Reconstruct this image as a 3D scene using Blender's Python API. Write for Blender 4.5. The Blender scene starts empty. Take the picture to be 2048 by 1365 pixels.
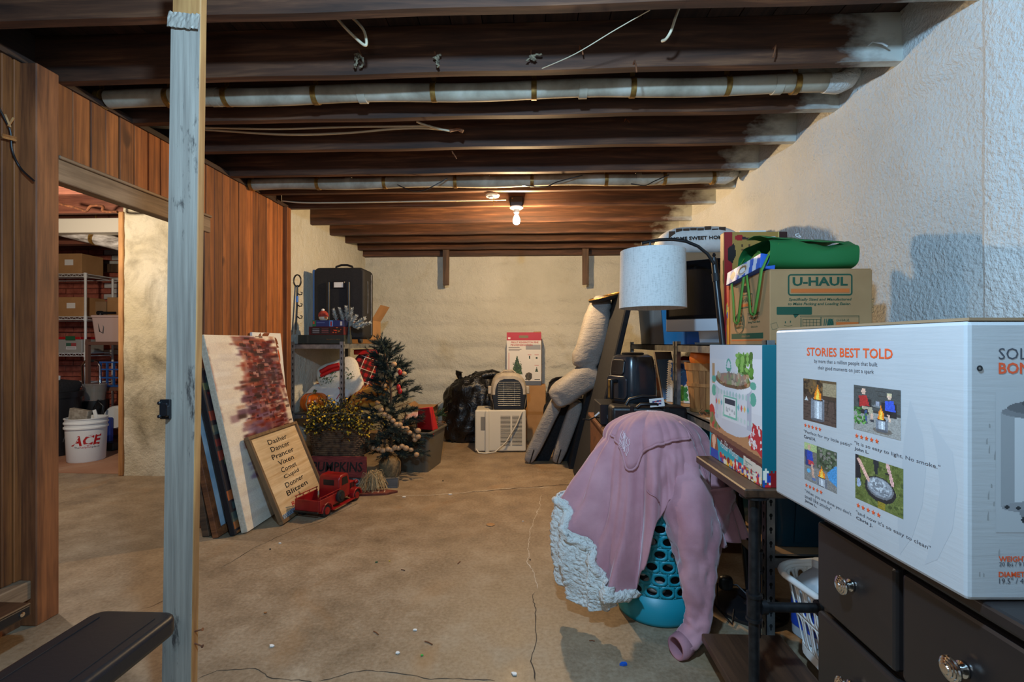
import bpy, math, random
import numpy as np
from mathutils import Vector, Matrix, noise, Euler

random.seed(7)
scene = bpy.context.scene
col = scene.collection

# ------------------------------------------------------------------ camera, light, exposure
FPX = 950.0                      # focal length in pixels of the 2048 px wide frame
YAW = math.atan(40.0 / FPX)
EYE = 1.22
cd = bpy.data.cameras.new('camera'); cam = bpy.data.objects.new('camera', cd); col.objects.link(cam)
cd.sensor_width = 36.0; cd.lens = FPX / 2048 * 36.0; cd.shift_y = 4.5 / 2048; cd.clip_start = 0.02
cam.location = (0, 0, EYE); cam.rotation_euler = (math.pi / 2, 0, YAW)
scene.camera = cam

w = bpy.data.worlds.new('world'); scene.world = w; w.use_nodes = True
w.node_tree.nodes['Background'].inputs[0].default_value = (0.62, 0.75, 1.0, 1)
w.node_tree.nodes['Background'].inputs[1].default_value = 0.22

def lamp(name, loc, power, color, radius):
    l = bpy.data.lights.new(name, 'POINT'); l.energy = power; l.color = color; l.shadow_soft_size = radius
    o = bpy.data.objects.new(name, l); col.objects.link(o); o.location = loc
    return o
lamp('daylight_bulb_over_camera', (-0.12, 0.38, 2.20), 104, (0.40, 0.69, 1.0), 0.05)
lamp('camera_flash', (-0.22, -0.15, 1.50), 11, (0.74, 0.88, 1.0), 0.14)
lamp('storage_room_bulb', (-3.85, 3.0, 2.15), 58, (1.0, 0.86, 0.70), 0.06)
BULB_POWER = 82

vs = scene.view_settings
vs.view_transform = 'Standard'; vs.look = 'None'; vs.gamma = 1.0; vs.use_curve_mapping = False
vs.exposure = 0.80

# ------------------------------------------------------------------ helpers
def S(r, g, b):
    def c(x):
        x /= 255.0
        return x / 12.92 if x <= 0.04045 else ((x + 0.055) / 1.055) ** 2.4
    return (c(r), c(g), c(b))

def at(px, py, Y):
    """World point at depth Y that stands at photograph pixel px, py."""
    u = (px - 1024) / FPX; v = (687 - py) / FPX
    t = Y / (math.cos(YAW) + u * math.sin(YAW))
    return Vector((t * (-math.sin(YAW) + u * math.cos(YAW)), Y, EYE + t * v))

def yl(px, X=-2.2):
    """depth at which the plane x = X crosses photograph column px"""
    u = (px-1024)/FPX; return X*(math.cos(YAW)+u*math.sin(YAW))/(-math.sin(YAW)+u*math.cos(YAW))

def frame(o, x, y):
    x = Vector(x).normalized(); y = Vector(y); y = (y - x * y.dot(x)).normalized(); z = x.cross(y)
    m = Matrix.Identity(4)
    for i in range(3):
        m[i][0], m[i][1], m[i][2], m[i][3] = x[i], y[i], z[i], o[i]
    return m

_TXT = {}
def text_geo(s, bold=0.0, shear=0.0):
    k = (s, bold, shear)
    if k in _TXT: return _TXT[k]
    cu = bpy.data.curves.new('t', 'FONT'); cu.body = s; cu.resolution_u = 2; cu.offset = bold; cu.shear = shear
    o = bpy.data.objects.new('t', cu)
    me = o.to_mesh()
    vv = [tuple(v.co) for v in me.vertices]; ff = [tuple(p.vertices) for p in me.polygons]
    o.to_mesh_clear(); bpy.data.objects.remove(o); bpy.data.curves.remove(cu)
    _TXT[k] = (vv, ff)
    return _TXT[k]

class MB:
    def __init__(s): s.V = []; s.F = []; s.I = []; s.T = None
    def add(s, vs_, fs, mi=0):
        b = len(s.V)
        if s.T is not None: s.V += [tuple(s.T @ Vector(v)) for v in vs_]
        else: s.V += [tuple(v) for v in vs_]
        s.F += [tuple(i + b for i in f) for f in fs]; s.I += [mi] * len(fs)
        return s
    def bx(s, x0, x1, y0, y1, z0, z1, mi=0):
        v = [(x0,y0,z0),(x1,y0,z0),(x1,y1,z0),(x0,y1,z0),(x0,y0,z1),(x1,y0,z1),(x1,y1,z1),(x0,y1,z1)]
        return s.add(v, [(0,3,2,1),(4,5,6,7),(0,1,5,4),(1,2,6,5),(2,3,7,6),(3,0,4,7)], mi)
    def box(s, c, d, mi=0, R=None):
        x, y, z = d[0]/2, d[1]/2, d[2]/2
        v = [Vector(p) for p in [(-x,-y,-z),(x,-y,-z),(x,y,-z),(-x,y,-z),(-x,-y,z),(x,-y,z),(x,y,z),(-x,y,z)]]
        if R is not None: v = [R @ p for p in v]
        c = Vector(c)
        return s.add([p + c for p in v], [(0,3,2,1),(4,5,6,7),(0,1,5,4),(1,2,6,5),(2,3,7,6),(3,0,4,7)], mi)
    def hexa(s, lo, hi, mi=0):
        """solid between two quads given in the same order"""
        return s.add(list(lo) + list(hi), [(0,3,2,1),(4,5,6,7),(0,1,5,4),(1,2,6,5),(2,3,7,6),(3,0,4,7)], mi)
    def tube(s, path, r, n=8, mi=0, cap=True, closed=False):
        P = [Vector(p) for p in path]; k = len(P)
        rr = r if isinstance(r, (list, tuple)) else [r] * k
        vv = []; up = None
        for i in range(k):
            if closed: t = P[(i+1) % k] - P[i-1]
            else: t = P[min(i+1, k-1)] - P[max(i-1, 0)]
            if t.length < 1e-9: t = Vector((0,0,1))
            t.normalize()
            if up is None:
                up = Vector((0,0,1)) if abs(t.z) < 0.9 else Vector((1,0,0))
            a = t.cross(up)
            if a.length < 1e-6: a = t.cross(Vector((0.3,1,0.2)))
            a.normalize(); b = a.cross(t).normalized(); up = b
            for j in range(n):
                q = 2*math.pi*j/n
                vv.append(P[i] + (a*math.cos(q) + b*math.sin(q)) * rr[i])
        ff = []
        for i in range(k if closed else k-1):
            for j in range(n):
                i2 = (i+1) % k
                ff.append((i*n+j, i*n+(j+1)%n, i2*n+(j+1)%n, i2*n+j))
        if cap and not closed:
            ff.append(tuple(range(n))[::-1]); ff.append(tuple((k-1)*n+j for j in range(n)))
        return s.add(vv, ff, mi)
    def cyl(s, p0, p1, r0, r1=None, n=16, mi=0):
        return s.tube([p0, p1], [r0, r0 if r1 is None else r1], n, mi)
    def lathe(s, prof, n=24, mi=0, c=(0,0,0), sx=1, sy=1, cap=True):
        vv = []; ff = []; k = len(prof)
        for r, z in prof:
            for j in range(n):
                q = 2*math.pi*j/n
                vv.append((c[0]+r*math.cos(q)*sx, c[1]+r*math.sin(q)*sy, c[2]+z))
        for i in range(k-1):
            for j in range(n):
                ff.append((i*n+j, i*n+(j+1)%n, (i+1)*n+(j+1)%n, (i+1)*n+j))
        if cap:
            if prof[0][0] > 1e-5: ff.append(tuple(range(n))[::-1])
            if prof[-1][0] > 1e-5: ff.append(tuple((k-1)*n+j for j in range(n)))
        return s.add(vv, ff, mi)
    def grid(s, nu, nv, f, mi=0, cu=False):
        vv = [f(i/nu, j/nv) for i in range(nu if cu else nu+1) for j in range(nv+1)]
        ff = []; m = nv+1; w_ = nu if cu else nu+1
        for i in range(nu):
            i2 = (i+1) % w_
            for j in range(nv):
                ff.append((i*m+j, i2*m+j, i2*m+j+1, i*m+j+1))
        return s.add(vv, ff, mi)
    def sup(s, c, d, e1=1.0, e2=1.0, nu=24, nv=14, mi=0, fn=None, R=None):
        """superellipsoid, half sizes d; small exponents make it boxy"""
        def pw(x, e): return math.copysign(abs(x) ** e, x)
        c = Vector(c)
        def f(u, v):
            a = 2*math.pi*u; b = math.pi*(v-0.5)
            p = Vector((d[0]*pw(math.cos(b),e1)*pw(math.cos(a),e2), d[1]*pw(math.cos(b),e1)*pw(math.sin(a),e2), d[2]*pw(math.sin(b),e1)))
            if fn: p = fn(p)
            if R is not None: p = R @ p
            return p + c
        return s.grid(nu, nv, f, mi, cu=True)
    def prism(s, pts, h, M=None, mi=0):
        """polygon pts in XY, extruded h along Z, placed by M"""
        n = len(pts); v = [Vector((p[0], p[1], 0)) for p in pts] + [Vector((p[0], p[1], h)) for p in pts]
        if M is not None: v = [M @ p for p in v]
        ff = [tuple(range(n))[::-1], tuple(range(n, 2*n))] + [(i, (i+1)%n, n+(i+1)%n, n+i) for i in range(n)]
        return s.add(v, ff, mi)
    def text(s, t, M, w=None, h=None, mi=0, bold=0.0, shear=0.0, align='c'):
        vv, ff = text_geo(t, bold, shear)
        if not vv: return s
        xs = [v[0] for v in vv]; ys = [v[1] for v in vv]
        w0 = max(xs)-min(xs); h0 = max(ys)-min(ys)
        if h and w: sx, sy = w/w0, h/h0
        elif h: sx = sy = h/h0
        else: sx = sy = w/w0
        cx = (min(xs)+max(xs))/2 if align == 'c' else min(xs); cy = (min(ys)+max(ys))/2
        return s.add([M @ Vector(((v[0]-cx)*sx, (v[1]-cy)*sy, 0)) for v in vv], ff, mi)

def setprops(o, label=None, cat=None, group=None, kind=None):
    if label: o['label'] = label
    if cat: o['category'] = cat
    if group: o['group'] = group
    if kind: o['kind'] = kind
    return o

def obj(name, mb, mats, parent=None, loc=(0,0,0), rot=(0,0,0), smooth=None, bevel=0, bseg=2, solid=0, label=None, cat=None, group=None, kind=None, M=None):
    if isinstance(mb, MB):
        me = bpy.data.meshes.new(name)
        me.from_pydata(mb.V, [], mb.F); me.update()
        for m in (mats if isinstance(mats, (list, tuple)) else [mats]): me.materials.append(m)
        if any(mb.I): me.polygons.foreach_set('material_index', mb.I)
        if smooth is not None:
            me.polygons.foreach_set('use_smooth', [True]*len(me.polygons))
            if smooth < 180: me.set_sharp_from_angle(angle=math.radians(smooth))
        me.validate()
    else: me = mb
    o = bpy.data.objects.new(name, me); col.objects.link(o)
    if M is not None: o.matrix_local = M
    else: o.location = loc; o.rotation_euler = rot
    if parent: o.parent = parent
    if solid:
        q = o.modifiers.new('solid', 'SOLIDIFY'); q.thickness = solid; q.offset = 0
    if bevel:
        q = o.modifiers.new('bevel', 'BEVEL'); q.width = bevel; q.segments = bseg; q.limit_method = 'ANGLE'; q.angle_limit = math.radians(40)
    return setprops(o, label, cat, group, kind)

def thing(name, label, cat, loc=(0,0,0), rotz=0, group=None, M=None):
    o = bpy.data.objects.new(name, None); col.objects.link(o); o.empty_display_size = 0.05
    if M is not None: o.matrix_world = M
    else: o.location = loc; o.rotation_euler = (0, 0, rotz)
    return setprops(o, label, cat, group)

def copy_tree(o, parent=None):
    c = o.copy(); col.objects.link(c); c.parent = parent
    for ch in list(o.children):
        if ch.name != c.name: copy_tree(ch, c)
    return c

# ------------------------------------------------------------------ materials (all procedural)
class NT:
    def __init__(s, name):
        s.m = bpy.data.materials.new(name); s.m.use_nodes = True
        s.n = s.m.node_tree.nodes; s.l = s.m.node_tree.links; s.b = s.n['Principled BSDF']
    def node(s, t, **kw):
        x = s.n.new(t)
        for k, v in kw.items():
            if k.startswith('i_'):
                key = k[2:]; key = int(key) if key.isdigit() else key.replace('_', ' ')
                if isinstance(v, bpy.types.NodeSocket): s.l.new(v, x.inputs[key])
                else: x.inputs[key].default_value = v
            else: setattr(x, k, v)
        return x
    def link(s, a, b): s.l.new(a, b)
    def coords(s, stretch=(1,1,1), rand=False, world=False):
        if world: v = s.node('ShaderNodeNewGeometry').outputs['Position']
        else: v = s.node('ShaderNodeTexCoord').outputs['Object']
        if rand:
            oi = s.node('ShaderNodeObjectInfo').outputs['Random']
            m = s.node('ShaderNodeVectorMath', operation='SCALE'); m.inputs[0].default_value = (31.7, 17.3, 23.1); s.link(oi, m.inputs['Scale'])
            a = s.node('ShaderNodeVectorMath', operation='ADD'); s.link(v, a.inputs[0]); s.link(m.outputs[0], a.inputs[1]); v = a.outputs[0]
        mp = s.node('ShaderNodeVectorMath', operation='MULTIPLY'); s.link(v, mp.inputs[0]); mp.inputs[1].default_value = stretch
        return mp.outputs[0]
    def noise(s, v, scale, detail=4, rough=0.55, dist=0):
        x = s.node('ShaderNodeTexNoise'); s.link(v, x.inputs['Vector'])
        x.inputs['Scale'].default_value = scale; x.inputs['Detail'].default_value = detail; x.inputs['Roughness'].default_value = rough; x.inputs['Distortion'].default_value = dist
        return x.outputs['Fac']
    def ramp(s, f, stops):
        r = s.node('ShaderNodeValToRGB'); s.link(f, r.inputs[0]); e = r.color_ramp.elements
        while len(e) < len(stops): e.new(0.5)
        for q, (p, c) in zip(e, stops):
            q.position = p; q.color = (*c, 1) if len(c) == 3 else c
        return r.outputs[0]
    def mix(s, f, a, b, mode='MIX'):
        x = s.node('ShaderNodeMix', data_type='RGBA', blend_type=mode)
        for sk, v in ((x.inputs[0], f), (x.inputs[6], a), (x.inputs[7], b)):
            if isinstance(v, bpy.types.NodeSocket): s.link(v, sk)
            elif isinstance(v, (int, float)): sk.default_value = v
            else: sk.default_value = (*v, 1)
        return x.outputs[2]
    def math(s, op, a, b=0.0, clamp=False):
        x = s.node('ShaderNodeMath', operation=op, use_clamp=clamp)
        for sk, v in ((x.inputs[0], a), (x.inputs[1], b)):
            if isinstance(v, bpy.types.NodeSocket): s.link(v, sk)
            else: sk.default_value = v
        return x.outputs[0]
    def bump(s, h, strength=0.3, dist=0.01):
        x = s.node('ShaderNodeBump'); s.link(h, x.inputs['Height']); x.inputs['Strength'].default_value = strength; x.inputs['Distance'].default_value = dist
        s.link(x.outputs[0], s.b.inputs['Normal'])
    def done(s, c=None, rough=0.6, metal=0.0, spec=None):
        if c is not None:
            if isinstance(c, bpy.types.NodeSocket): s.link(c, s.b.inputs['Base Color'])
            else: s.b.inputs['Base Color'].default_value = (*c, 1)
        if isinstance(rough, bpy.types.NodeSocket): s.link(rough, s.b.inputs['Roughness'])
        else: s.b.inputs['Roughness'].default_value = rough
        s.b.inputs['Metallic'].default_value = metal
        if spec is not None: s.b.inputs['Specular IOR Level'].default_value = spec
        return s.m

def MAT(name, c1, c2=None, scale=6, stretch=(1,1,1), rough=0.6, metal=0.0, bump=0.0, bscale=None, bdist=0.004, rand=False, lo=0.35, hi=0.65, detail=4, spec=None):
    t = NT(name)
    if c2 is None and not bump: return t.done(c1, rough, metal, spec)
    v = t.coords(stretch, rand)
    c = c1
    f = None
    if c2 is not None:
        f = t.noise(v, scale, detail)
        c = t.ramp(f, [(lo, c1), (hi, c2)])
    if bump:
        h = t.noise(v, bscale or scale, 5)
        t.bump(h, bump, bdist)
    return t.done(c, rough, metal, spec)

def wood(name, dark, light, axis=2, scale=9, rough=0.65, vary=0.35, bump=0.15, sep=14, knots=False):
    """long grain along AXIS, each object its own shade"""
    t = NT(name)
    st = [sep, sep, sep]; st[axis] = 0.9
    v = t.coords(tuple(st), True)
    f = t.noise(v, 1.6, 6, 0.6, 0.6)
    g = t.noise(v, 7, 3, 0.5)
    f2 = t.math('ADD', t.math('MULTIPLY', f, 0.75), t.math('MULTIPLY', g, 0.25))
    c = t.ramp(f2, [(0.36, dark), (0.5, tuple((a+b)/2 for a, b in zip(dark, light))), (0.66, light)])
    oi = t.node('ShaderNodeObjectInfo').outputs['Random']
    k = t.math('ADD', t.math('MULTIPLY', oi, vary), 1 - vary/2)
    h = t.node('ShaderNodeHueSaturation'); t.link(k, h.inputs['Value']); t.link(c, h.inputs['Color'])
    v2 = t.coords((1,1,1), True)
    blot = t.ramp(t.noise(v2, 3.0, 4), [(0.3, (0.72,0.72,0.72)), (0.6, (1,1,1))])
    c = t.mix(1.0, h.outputs[0], blot, 'MULTIPLY')
    if knots:
        ks = [3.2, 3.2, 3.2]; ks[axis] = 1.5
        kn = t.noise(t.coords(tuple(ks), True), 2.2, 2, .4, .3)
        c = t.mix(t.ramp(kn, [(.70, (0,0,0)), (.76, (.8,.8,.8))]), c, tuple(x*.35 for x in dark))
    if bump: t.bump(f2, bump, 0.003)
    return t.done(c, rough)

m_print = NT('printed_ink'); _a = m_print.node('ShaderNodeAttribute', attribute_name='Col'); m_print = m_print.done(_a.outputs['Color'], 0.45)
m_printmatte = NT('painted_canvas'); _a = m_printmatte.node('ShaderNodeAttribute', attribute_name='Col'); _b = m_printmatte.noise(m_printmatte.coords(), 120, 3); m_printmatte.bump(_b, 0.25, 0.002); m_printmatte = m_printmatte.done(_a.outputs['Color'], 0.45)

class Cv:
    """a small flat picture, painted cell by cell"""
    def __init__(s, nx, ny, bg=(255,255,255), seed=1):
        s.nx, s.ny = nx, ny; s.a = np.zeros((ny, nx, 3)); s.a[:] = bg
        s.U, s.V = np.meshgrid((np.arange(nx)+0.5)/nx, (np.arange(ny)+0.5)/ny); s.rng = np.random.RandomState(seed)
    def put(s, m, c, al=1.0):
        s.a[m] = s.a[m]*(1-al) + np.array(c)*al; return s
    def r(s, x0, y0, x1, y1, c, al=1.0): return s.put((s.U>=x0)&(s.U<x1)&(s.V>=y0)&(s.V<y1), c, al)
    def e(s, cx, cy, rx, ry, c, al=1.0): return s.put(((s.U-cx)/rx)**2+((s.V-cy)/ry)**2 < 1, c, al)
    def p(s, pts, c, al=1.0):
        m = np.zeros_like(s.U, bool); n = len(pts)
        for i in range(n):
            x0, y0 = pts[i]; x1, y1 = pts[(i+1)%n]
            if y0 == y1: continue
            k = ((s.V >= min(y0,y1)) & (s.V < max(y0,y1)) & (s.U < x0+(s.V-y0)*(x1-x0)/(y1-y0)))
            m ^= k
        return s.put(m, c, al)
    def l(s, x0, y0, x1, y1, wd, c, al=1.0):
        dx, dy = x1-x0, y1-y0; L = dx*dx+dy*dy+1e-12
        t = np.clip(((s.U-x0)*dx+(s.V-y0)*dy)/L, 0, 1)
        return s.put(np.hypot(s.U-x0-t*dx, s.V-y0-t*dy) < wd, c, al)
    def grain(s, amt): s.a = np.clip(s.a*(1+s.rng.uniform(-amt, amt, (s.ny, s.nx, 1))), 0, 255); return s
    def speck(s, n, x0, y0, x1, y1, cols, r=0.02, al=1.0):
        for i in range(n):
            s.e(s.rng.uniform(x0,x1), s.rng.uniform(y0,y1), r*s.rng.uniform(.5,1.3), r*s.rng.uniform(.5,1.3), cols[s.rng.randint(len(cols))], al)
        return s
    def build(s, name, M, w_, h_, parent, mat=None, label=None, holes=None):
        nx, ny = s.nx, s.ny
        X, Yg = np.meshgrid((np.arange(nx+1)/nx-0.5)*w_, (0.5-np.arange(ny+1)/ny)*h_)
        P = np.stack([X.ravel(), Yg.ravel(), np.zeros(X.size), np.ones(X.size)])
        P = (np.array(M) @ P)[:3].T
        i = np.arange(nx*ny); r_ = i//nx; c_ = i % nx; b = r_*(nx+1)+c_
        F = np.stack([b+nx+1, b+nx+2, b+1, b], 1)
        me = bpy.data.meshes.new(name); me.from_pydata(P.tolist(), [], F.tolist()); me.update()
        A = s.a.reshape(-1, 3)/255.0
        A = np.where(A <= 0.04045, A/12.92, ((A+0.055)/1.055)**2.4)
        C = np.concatenate([np.repeat(A, 4, 0), np.ones((nx*ny*4, 1))], 1).astype(np.float32)
        at_ = me.attributes.new('Col', 'FLOAT_COLOR', 'CORNER'); at_.data.foreach_set('color', C.ravel())
        me.materials.append(mat or m_print)
        o = bpy.data.objects.new(name, me); col.objects.link(o); o.parent = parent
        if label: o['label'] = label
        return o
# ------------------------------------------------------------------ shared materials
m_joist = NT('old_joist_wood')
_v = m_joist.coords((1, 14, 14), False); _f = m_joist.noise(_v, 1.7, 6, 0.6, 0.4)
_c = m_joist.ramp(_f, [(0.3, S(40,24,16)), (0.55, S(84,52,34)), (0.72, S(126,84,56))])
_o = m_joist.node('ShaderNodeTexCoord').outputs['Object']; _x = m_joist.node('ShaderNodeSeparateXYZ'); m_joist.link(_o, _x.inputs[0])
_n = m_joist.noise(m_joist.coords((3, 6, 6), True), 2.5, 4)
_k = m_joist.math('MULTIPLY', m_joist.math('SUBTRACT', m_joist.math('ADD', _x.outputs[0], m_joist.math('MULTIPLY', _n, 0.45)), 1.56), 5.0, True)
_c = m_joist.mix(_k, _c, S(205,208,200)); m_joist.bump(_f, 0.25, 0.004); m_joist = m_joist.done(_c, 0.7)
m_plank = wood('cedar_plank', S(112,60,27), S(180,108,52), 2, vary=0.75, bump=0.12, sep=26, knots=True)
m_plankd = wood('stained_jamb_wood', S(88,50,28), S(150,92,52), 2, vary=0.2)
m_header = wood('grey_header_wood', S(112,88,66), S(166,138,108), 1, vary=0.1)
m_sub = wood('subfloor_wood', S(40,28,22), S(74,50,38), 1, vary=0.5)
m_raw = wood('raw_lumber', S(150,98,52), S(198,146,88), 2, vary=0.15)
m_darkwood = wood('dark_stained_wood', S(48,32,22), S(92,62,42), 1, rough=0.45, vary=0.1)
m_darkwoodx = wood('dark_stained_wood_x', S(44,29,20), S(84,56,38), 0, rough=0.45, vary=0.1)
m_hang = wood('weathered_board', S(70,52,38), S(118,88,62), 2, vary=0.2)

t = NT('worn_painted_post')
_v = t.coords((30, 30, 1.0)); _f = t.noise(_v, 2.0, 5, 0.6)
_w = t.noise(t.coords((10, 10, 2.5)), 1.6, 6, 0.7)
_c = t.ramp(_f, [(0.3, S(124,116,106)), (0.65, S(158,149,136))])
_c = t.mix(t.ramp(_w, [(0.34, (1,1,1)), (0.41, (0,0,0))]), _c, S(72,66,62)); t.bump(_f, 0.5, 0.004)
m_postpaint = t.done(_c, 0.6)

t = NT('concrete_floor')
_p = t.coords(world=True); _a = t.noise(_p, 0.9, 6, 0.6, 0.3); _b = t.noise(_p, 5, 6, 0.65); _d = t.noise(_p, 60, 4, 0.6)
_c = t.ramp(_a, [(0.30, S(98,76,52)), (0.46, S(136,110,80)), (0.70, S(162,136,104))])
_c = t.mix(0.55, _c, t.ramp(_b, [(0.3, S(86,70,52)), (0.5, S(142,120,94)), (0.68, S(178,160,134))]))
_c = t.mix(0.25, _c, t.ramp(_d, [(0.3, S(104,88,70)), (0.7, S(196,178,152))]))
_s = t.noise(t.coords((1,1,1), world=True), 1.7, 3, 0.5, 0.8)
_c = t.mix(t.ramp(_s, [(0.60, (0,0,0)), (0.72, (0.35,0.35,0.35))]), _c, S(158,116,70))
t.bump(t.math('ADD', t.math('MULTIPLY', _b, 0.6), t.math('MULTIPLY', _d, 0.4)), 0.18, 0.008)
m_floor = t.done(_c, t.ramp(_b, [(0.3, (0.42,)*3), (0.7, (0.7,)*3)]))

def plaster(name, c1, c2, stain, sscale=1.2, amount=0.5, bump=0.6, bs=22, lo=0.55, hi=0.75, bd=.02):
    t = NT(name); p = t.coords(world=True)
    a = t.noise(p, 1.5, 5); b = t.noise(p, bs, 6, 0.6); d = t.noise(p, sscale, 6, 0.65, 0.5); e = t.noise(p, 70, 3)
    c = t.ramp(a, [(0.3, c1), (0.7, c2)])
    c = t.mix(t.ramp(d, [(lo, (0,0,0)), (hi, (amount,)*3)]), c, stain)
    c = t.mix(t.ramp(t.noise(p, 9, 5, 0.7), [(0.70, (0,0,0)), (0.76, (0.6,)*3)]), c, tuple(x*0.35 for x in stain))
    t.bump(t.math('ADD', b, t.math('MULTIPLY', e, 0.4)), bump, bd)
    return t.done(c, 0.85)
m_wallr = plaster('lumpy_white_wall', S(204,207,205), S(224,225,221), S(186,188,182), 1.1, 0.3, 0.75, 52, bd=.024)
m_wallb = plaster('cream_painted_wall', S(204,200,182), S(222,218,202), S(176,162,126), 1.6, 0.55, 0.7, 16, bd=.03)
m_mold = plaster('mouldy_plaster', S(196,180,142), S(216,206,182), S(112,102,80), 2.6, 0.8, 0.5, 34, 0.45, 0.68)
m_mortar = MAT('red_painted_mortar', S(120,62,48), S(140,78,60), 20, bump=0.4)
m_brick = MAT('red_painted_brick', S(150,76,58), S(184,104,82), 14, rough=0.8, bump=0.5, bscale=30, rand=True)
m_brickw = MAT('white_painted_brick', S(176,174,168), S(206,204,198), 10, rough=0.8, bump=0.5, bscale=30, rand=True)
m_redfloor = plaster('worn_red_floor', S(150,100,72), S(178,132,100), S(196,168,140), 2.2, 0.8, 0.3, 20)

def plain(name, rgb, rough=0.5, metal=0.0, spec=None): return MAT(name, S(*rgb), rough=rough, metal=metal, spec=spec)
m_black = plain('black_plastic', (22,22,24), 0.4)
m_blackm = plain('black_metal', (24,25,28), 0.35, 0.0)
m_blackf = MAT('black_fabric', S(16,16,18), S(30,30,33), 60, rough=0.9, bump=0.3, bscale=160)
m_white = plain('white_plastic', (226,226,222), 0.45)
m_whitep = plain('white_paper', (232,230,224), 0.7)
m_cream = plain('cream_plastic', (206,198,180), 0.5)
m_steel = MAT('galvanised_steel', S(120,122,124), S(158,158,156), 18, rough=0.42, metal=0.75)
m_steeld = MAT('dull_steel', S(84,86,90), S(120,120,122), 18, rough=0.45, metal=0.7)
m_chrome = plain('polished_nickel', (214,210,204), 0.12, 1.0)
m_brass = MAT('old_brass', S(112,82,38), S(168,130,66), 30, rough=0.45, metal=0.6)
m_cable = plain('cable_sheath', (206,190,160), 0.55)
m_cardb = MAT('brown_cardboard', S(168,124,78), S(184,140,92), 4, rough=0.85, bump=0.08, bscale=40)
m_cardd = MAT('dull_cardboard', S(140,112,82), S(156,126,94), 4, rough=0.85)
m_red = plain('red_paint', (176,26,28), 0.4)
m_hole = plain('dark_void', (10,10,11), 0.9)
m_rope = MAT('frayed_twine', S(96,84,66), S(140,124,98), 60, rough=0.9)
m_rust = MAT('rusty_iron', S(92,52,30), S(140,84,48), 40, rough=0.8)

# ------------------------------------------------------------------ the room
JB = 2.43           # underside of the joists
XR, XL, YB = 1.60, -2.20, 6.35
o = obj('floor', MB().add([(-7.2,-3.2,0),(2.2,-3.2,0),(2.2,6.6,0),(-7.2,6.6,0)], [(0,1,2,3)]), m_floor, kind='structure')
floor = o
def crack(pts, width, mat, name='crack'):
    """irregular crack line, a narrow raised-edge strip let into the slab"""
    mb = MB(); L = []; R = []
    P = [Vector((p[0], p[1], 0)) for p in pts]; Q = []
    for a, b in zip(P, P[1:]):
        n = max(2, int((b-a).length/0.02))
        for i in range(n):
            q = a.lerp(b, i/n); q += Vector((noise.noise(q*9), noise.noise(q*9+Vector((5,5,5))), 0))*0.018 + Vector((noise.noise(q*40), noise.noise(q*40+Vector((3,1,0))), 0))*0.006
            Q.append(q)
    for i, q in enumerate(Q):
        d = (Q[min(i+1, len(Q)-1)]-Q[max(i-1, 0)]).normalized(); s = Vector((-d.y, d.x, 0))
        wd = width*(0.4+0.9*abs(noise.noise(q*14)))*(0.25 if i in (0, len(Q)-1) else 1)
        L.append(q+s*wd+Vector((0,0,0.0012))); R.append(q-s*wd+Vector((0,0,0.0012)))
    n = len(Q); mb.add(L+R, [(i, n+i, n+i+1, i+1) for i in range(n-1)])
    return obj(name, mb, mat, floor)
def fl(px, py):
    Y = 1.0; p = at(px, py, 1.0); k = EYE/(EYE-p.z); return (p.x*k, k)
m_crack = plain('crack_shadow', (62,50,40), 0.95); m_chalk = MAT('crack_mineral', S(176,160,138), S(206,194,176), 40, rough=0.95)
crack([fl(1066,1365), fl(1068,1290), fl(1072,1240), fl(1066,1190), fl(1074,1180)], 0.003, m_crack)
crack([fl(1074,1180), fl(1066,1140), fl(1056,1125), fl(1060,1060), fl(1075,1030), fl(1083,990)], 0.0035, m_chalk)
crack([fl(398,1358), fl(440,1338), fl(500,1342), fl(580,1362), fl(640,1365)], 0.0022, m_crack)
crack([fl(640,1362), fl(700,1350), fl(790,1345), fl(860,1362), fl(1000,1365)], 0.002, m_crack)
crack([fl(940,985), fl(1010,980), fl(1060,975), fl(1100,972), fl(1180,968)], 0.006, m_crack)
crack([fl(790,993), fl(860,991), fl(940,985), fl(1000,979), fl(1100,975)], 0.008, m_chalk)
crack([fl(445,1135), fl(520,1090), fl(590,1060), fl(640,1045), fl(720,1005)], 0.002, m_crack)
crack([fl(330,1200), fl(300,1215), fl(270,1222)], 0.002, m_crack)

# ceiling: subfloor boards over joists
ceil = obj('ceiling', MB().bx(-7.2, 2.2, -3.2, 6.6, 2.68, 2.72), m_sub, kind='structure')
bm_ = MB().bx(-0.068, 0.068, -3.2, 6.6, 0, 0.022)
me_sub = None
for i in range(34):
    x = -2.95 + i*0.14
    o = obj('subfloor_board', bm_ if me_sub is None else me_sub, m_sub, ceil, loc=(x, 0, 2.642 + 0.003*random.random())); me_sub = o.data
jm = None
JY = [-2.7,-2.3,-1.9,-1.5,-1.1,-0.7,-0.3,0.10,0.50,0.91,1.31,1.72,2.125,2.537,2.942,3.375,3.773,4.206,4.75,5.23,5.65,6.06]
for y in JY:
    if jm is None:
        mb = MB()
        n = 40
        mb.grid(n, 1, lambda u, v: (-2.42+4.10*u, -0.021, (0.004*noise.noise(Vector((u*9,1,2)))) if v == 0 else 0.21))
        mb.grid(n, 1, lambda u, v: (-2.42+4.10*u, 0.021 if v else -0.021, (0.004*noise.noise(Vector((u*9,1,2))))))
        mb.grid(n, 1, lambda u, v: (-2.42+4.10*u, 0.021, 0.21 if v == 0 else (0.004*noise.noise(Vector((u*9,1,2))))))
        mb.bx(-2.42, 1.68, -0.0205, 0.0205, 0.2, 0.211)
        o = obj('joist', mb, m_joist, ceil, loc=(0, y, JB)); jm = o.data
    else: obj('joist', jm, m_joist, ceil, loc=(0, y, JB + random.uniform(-.004, .004)))
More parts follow.
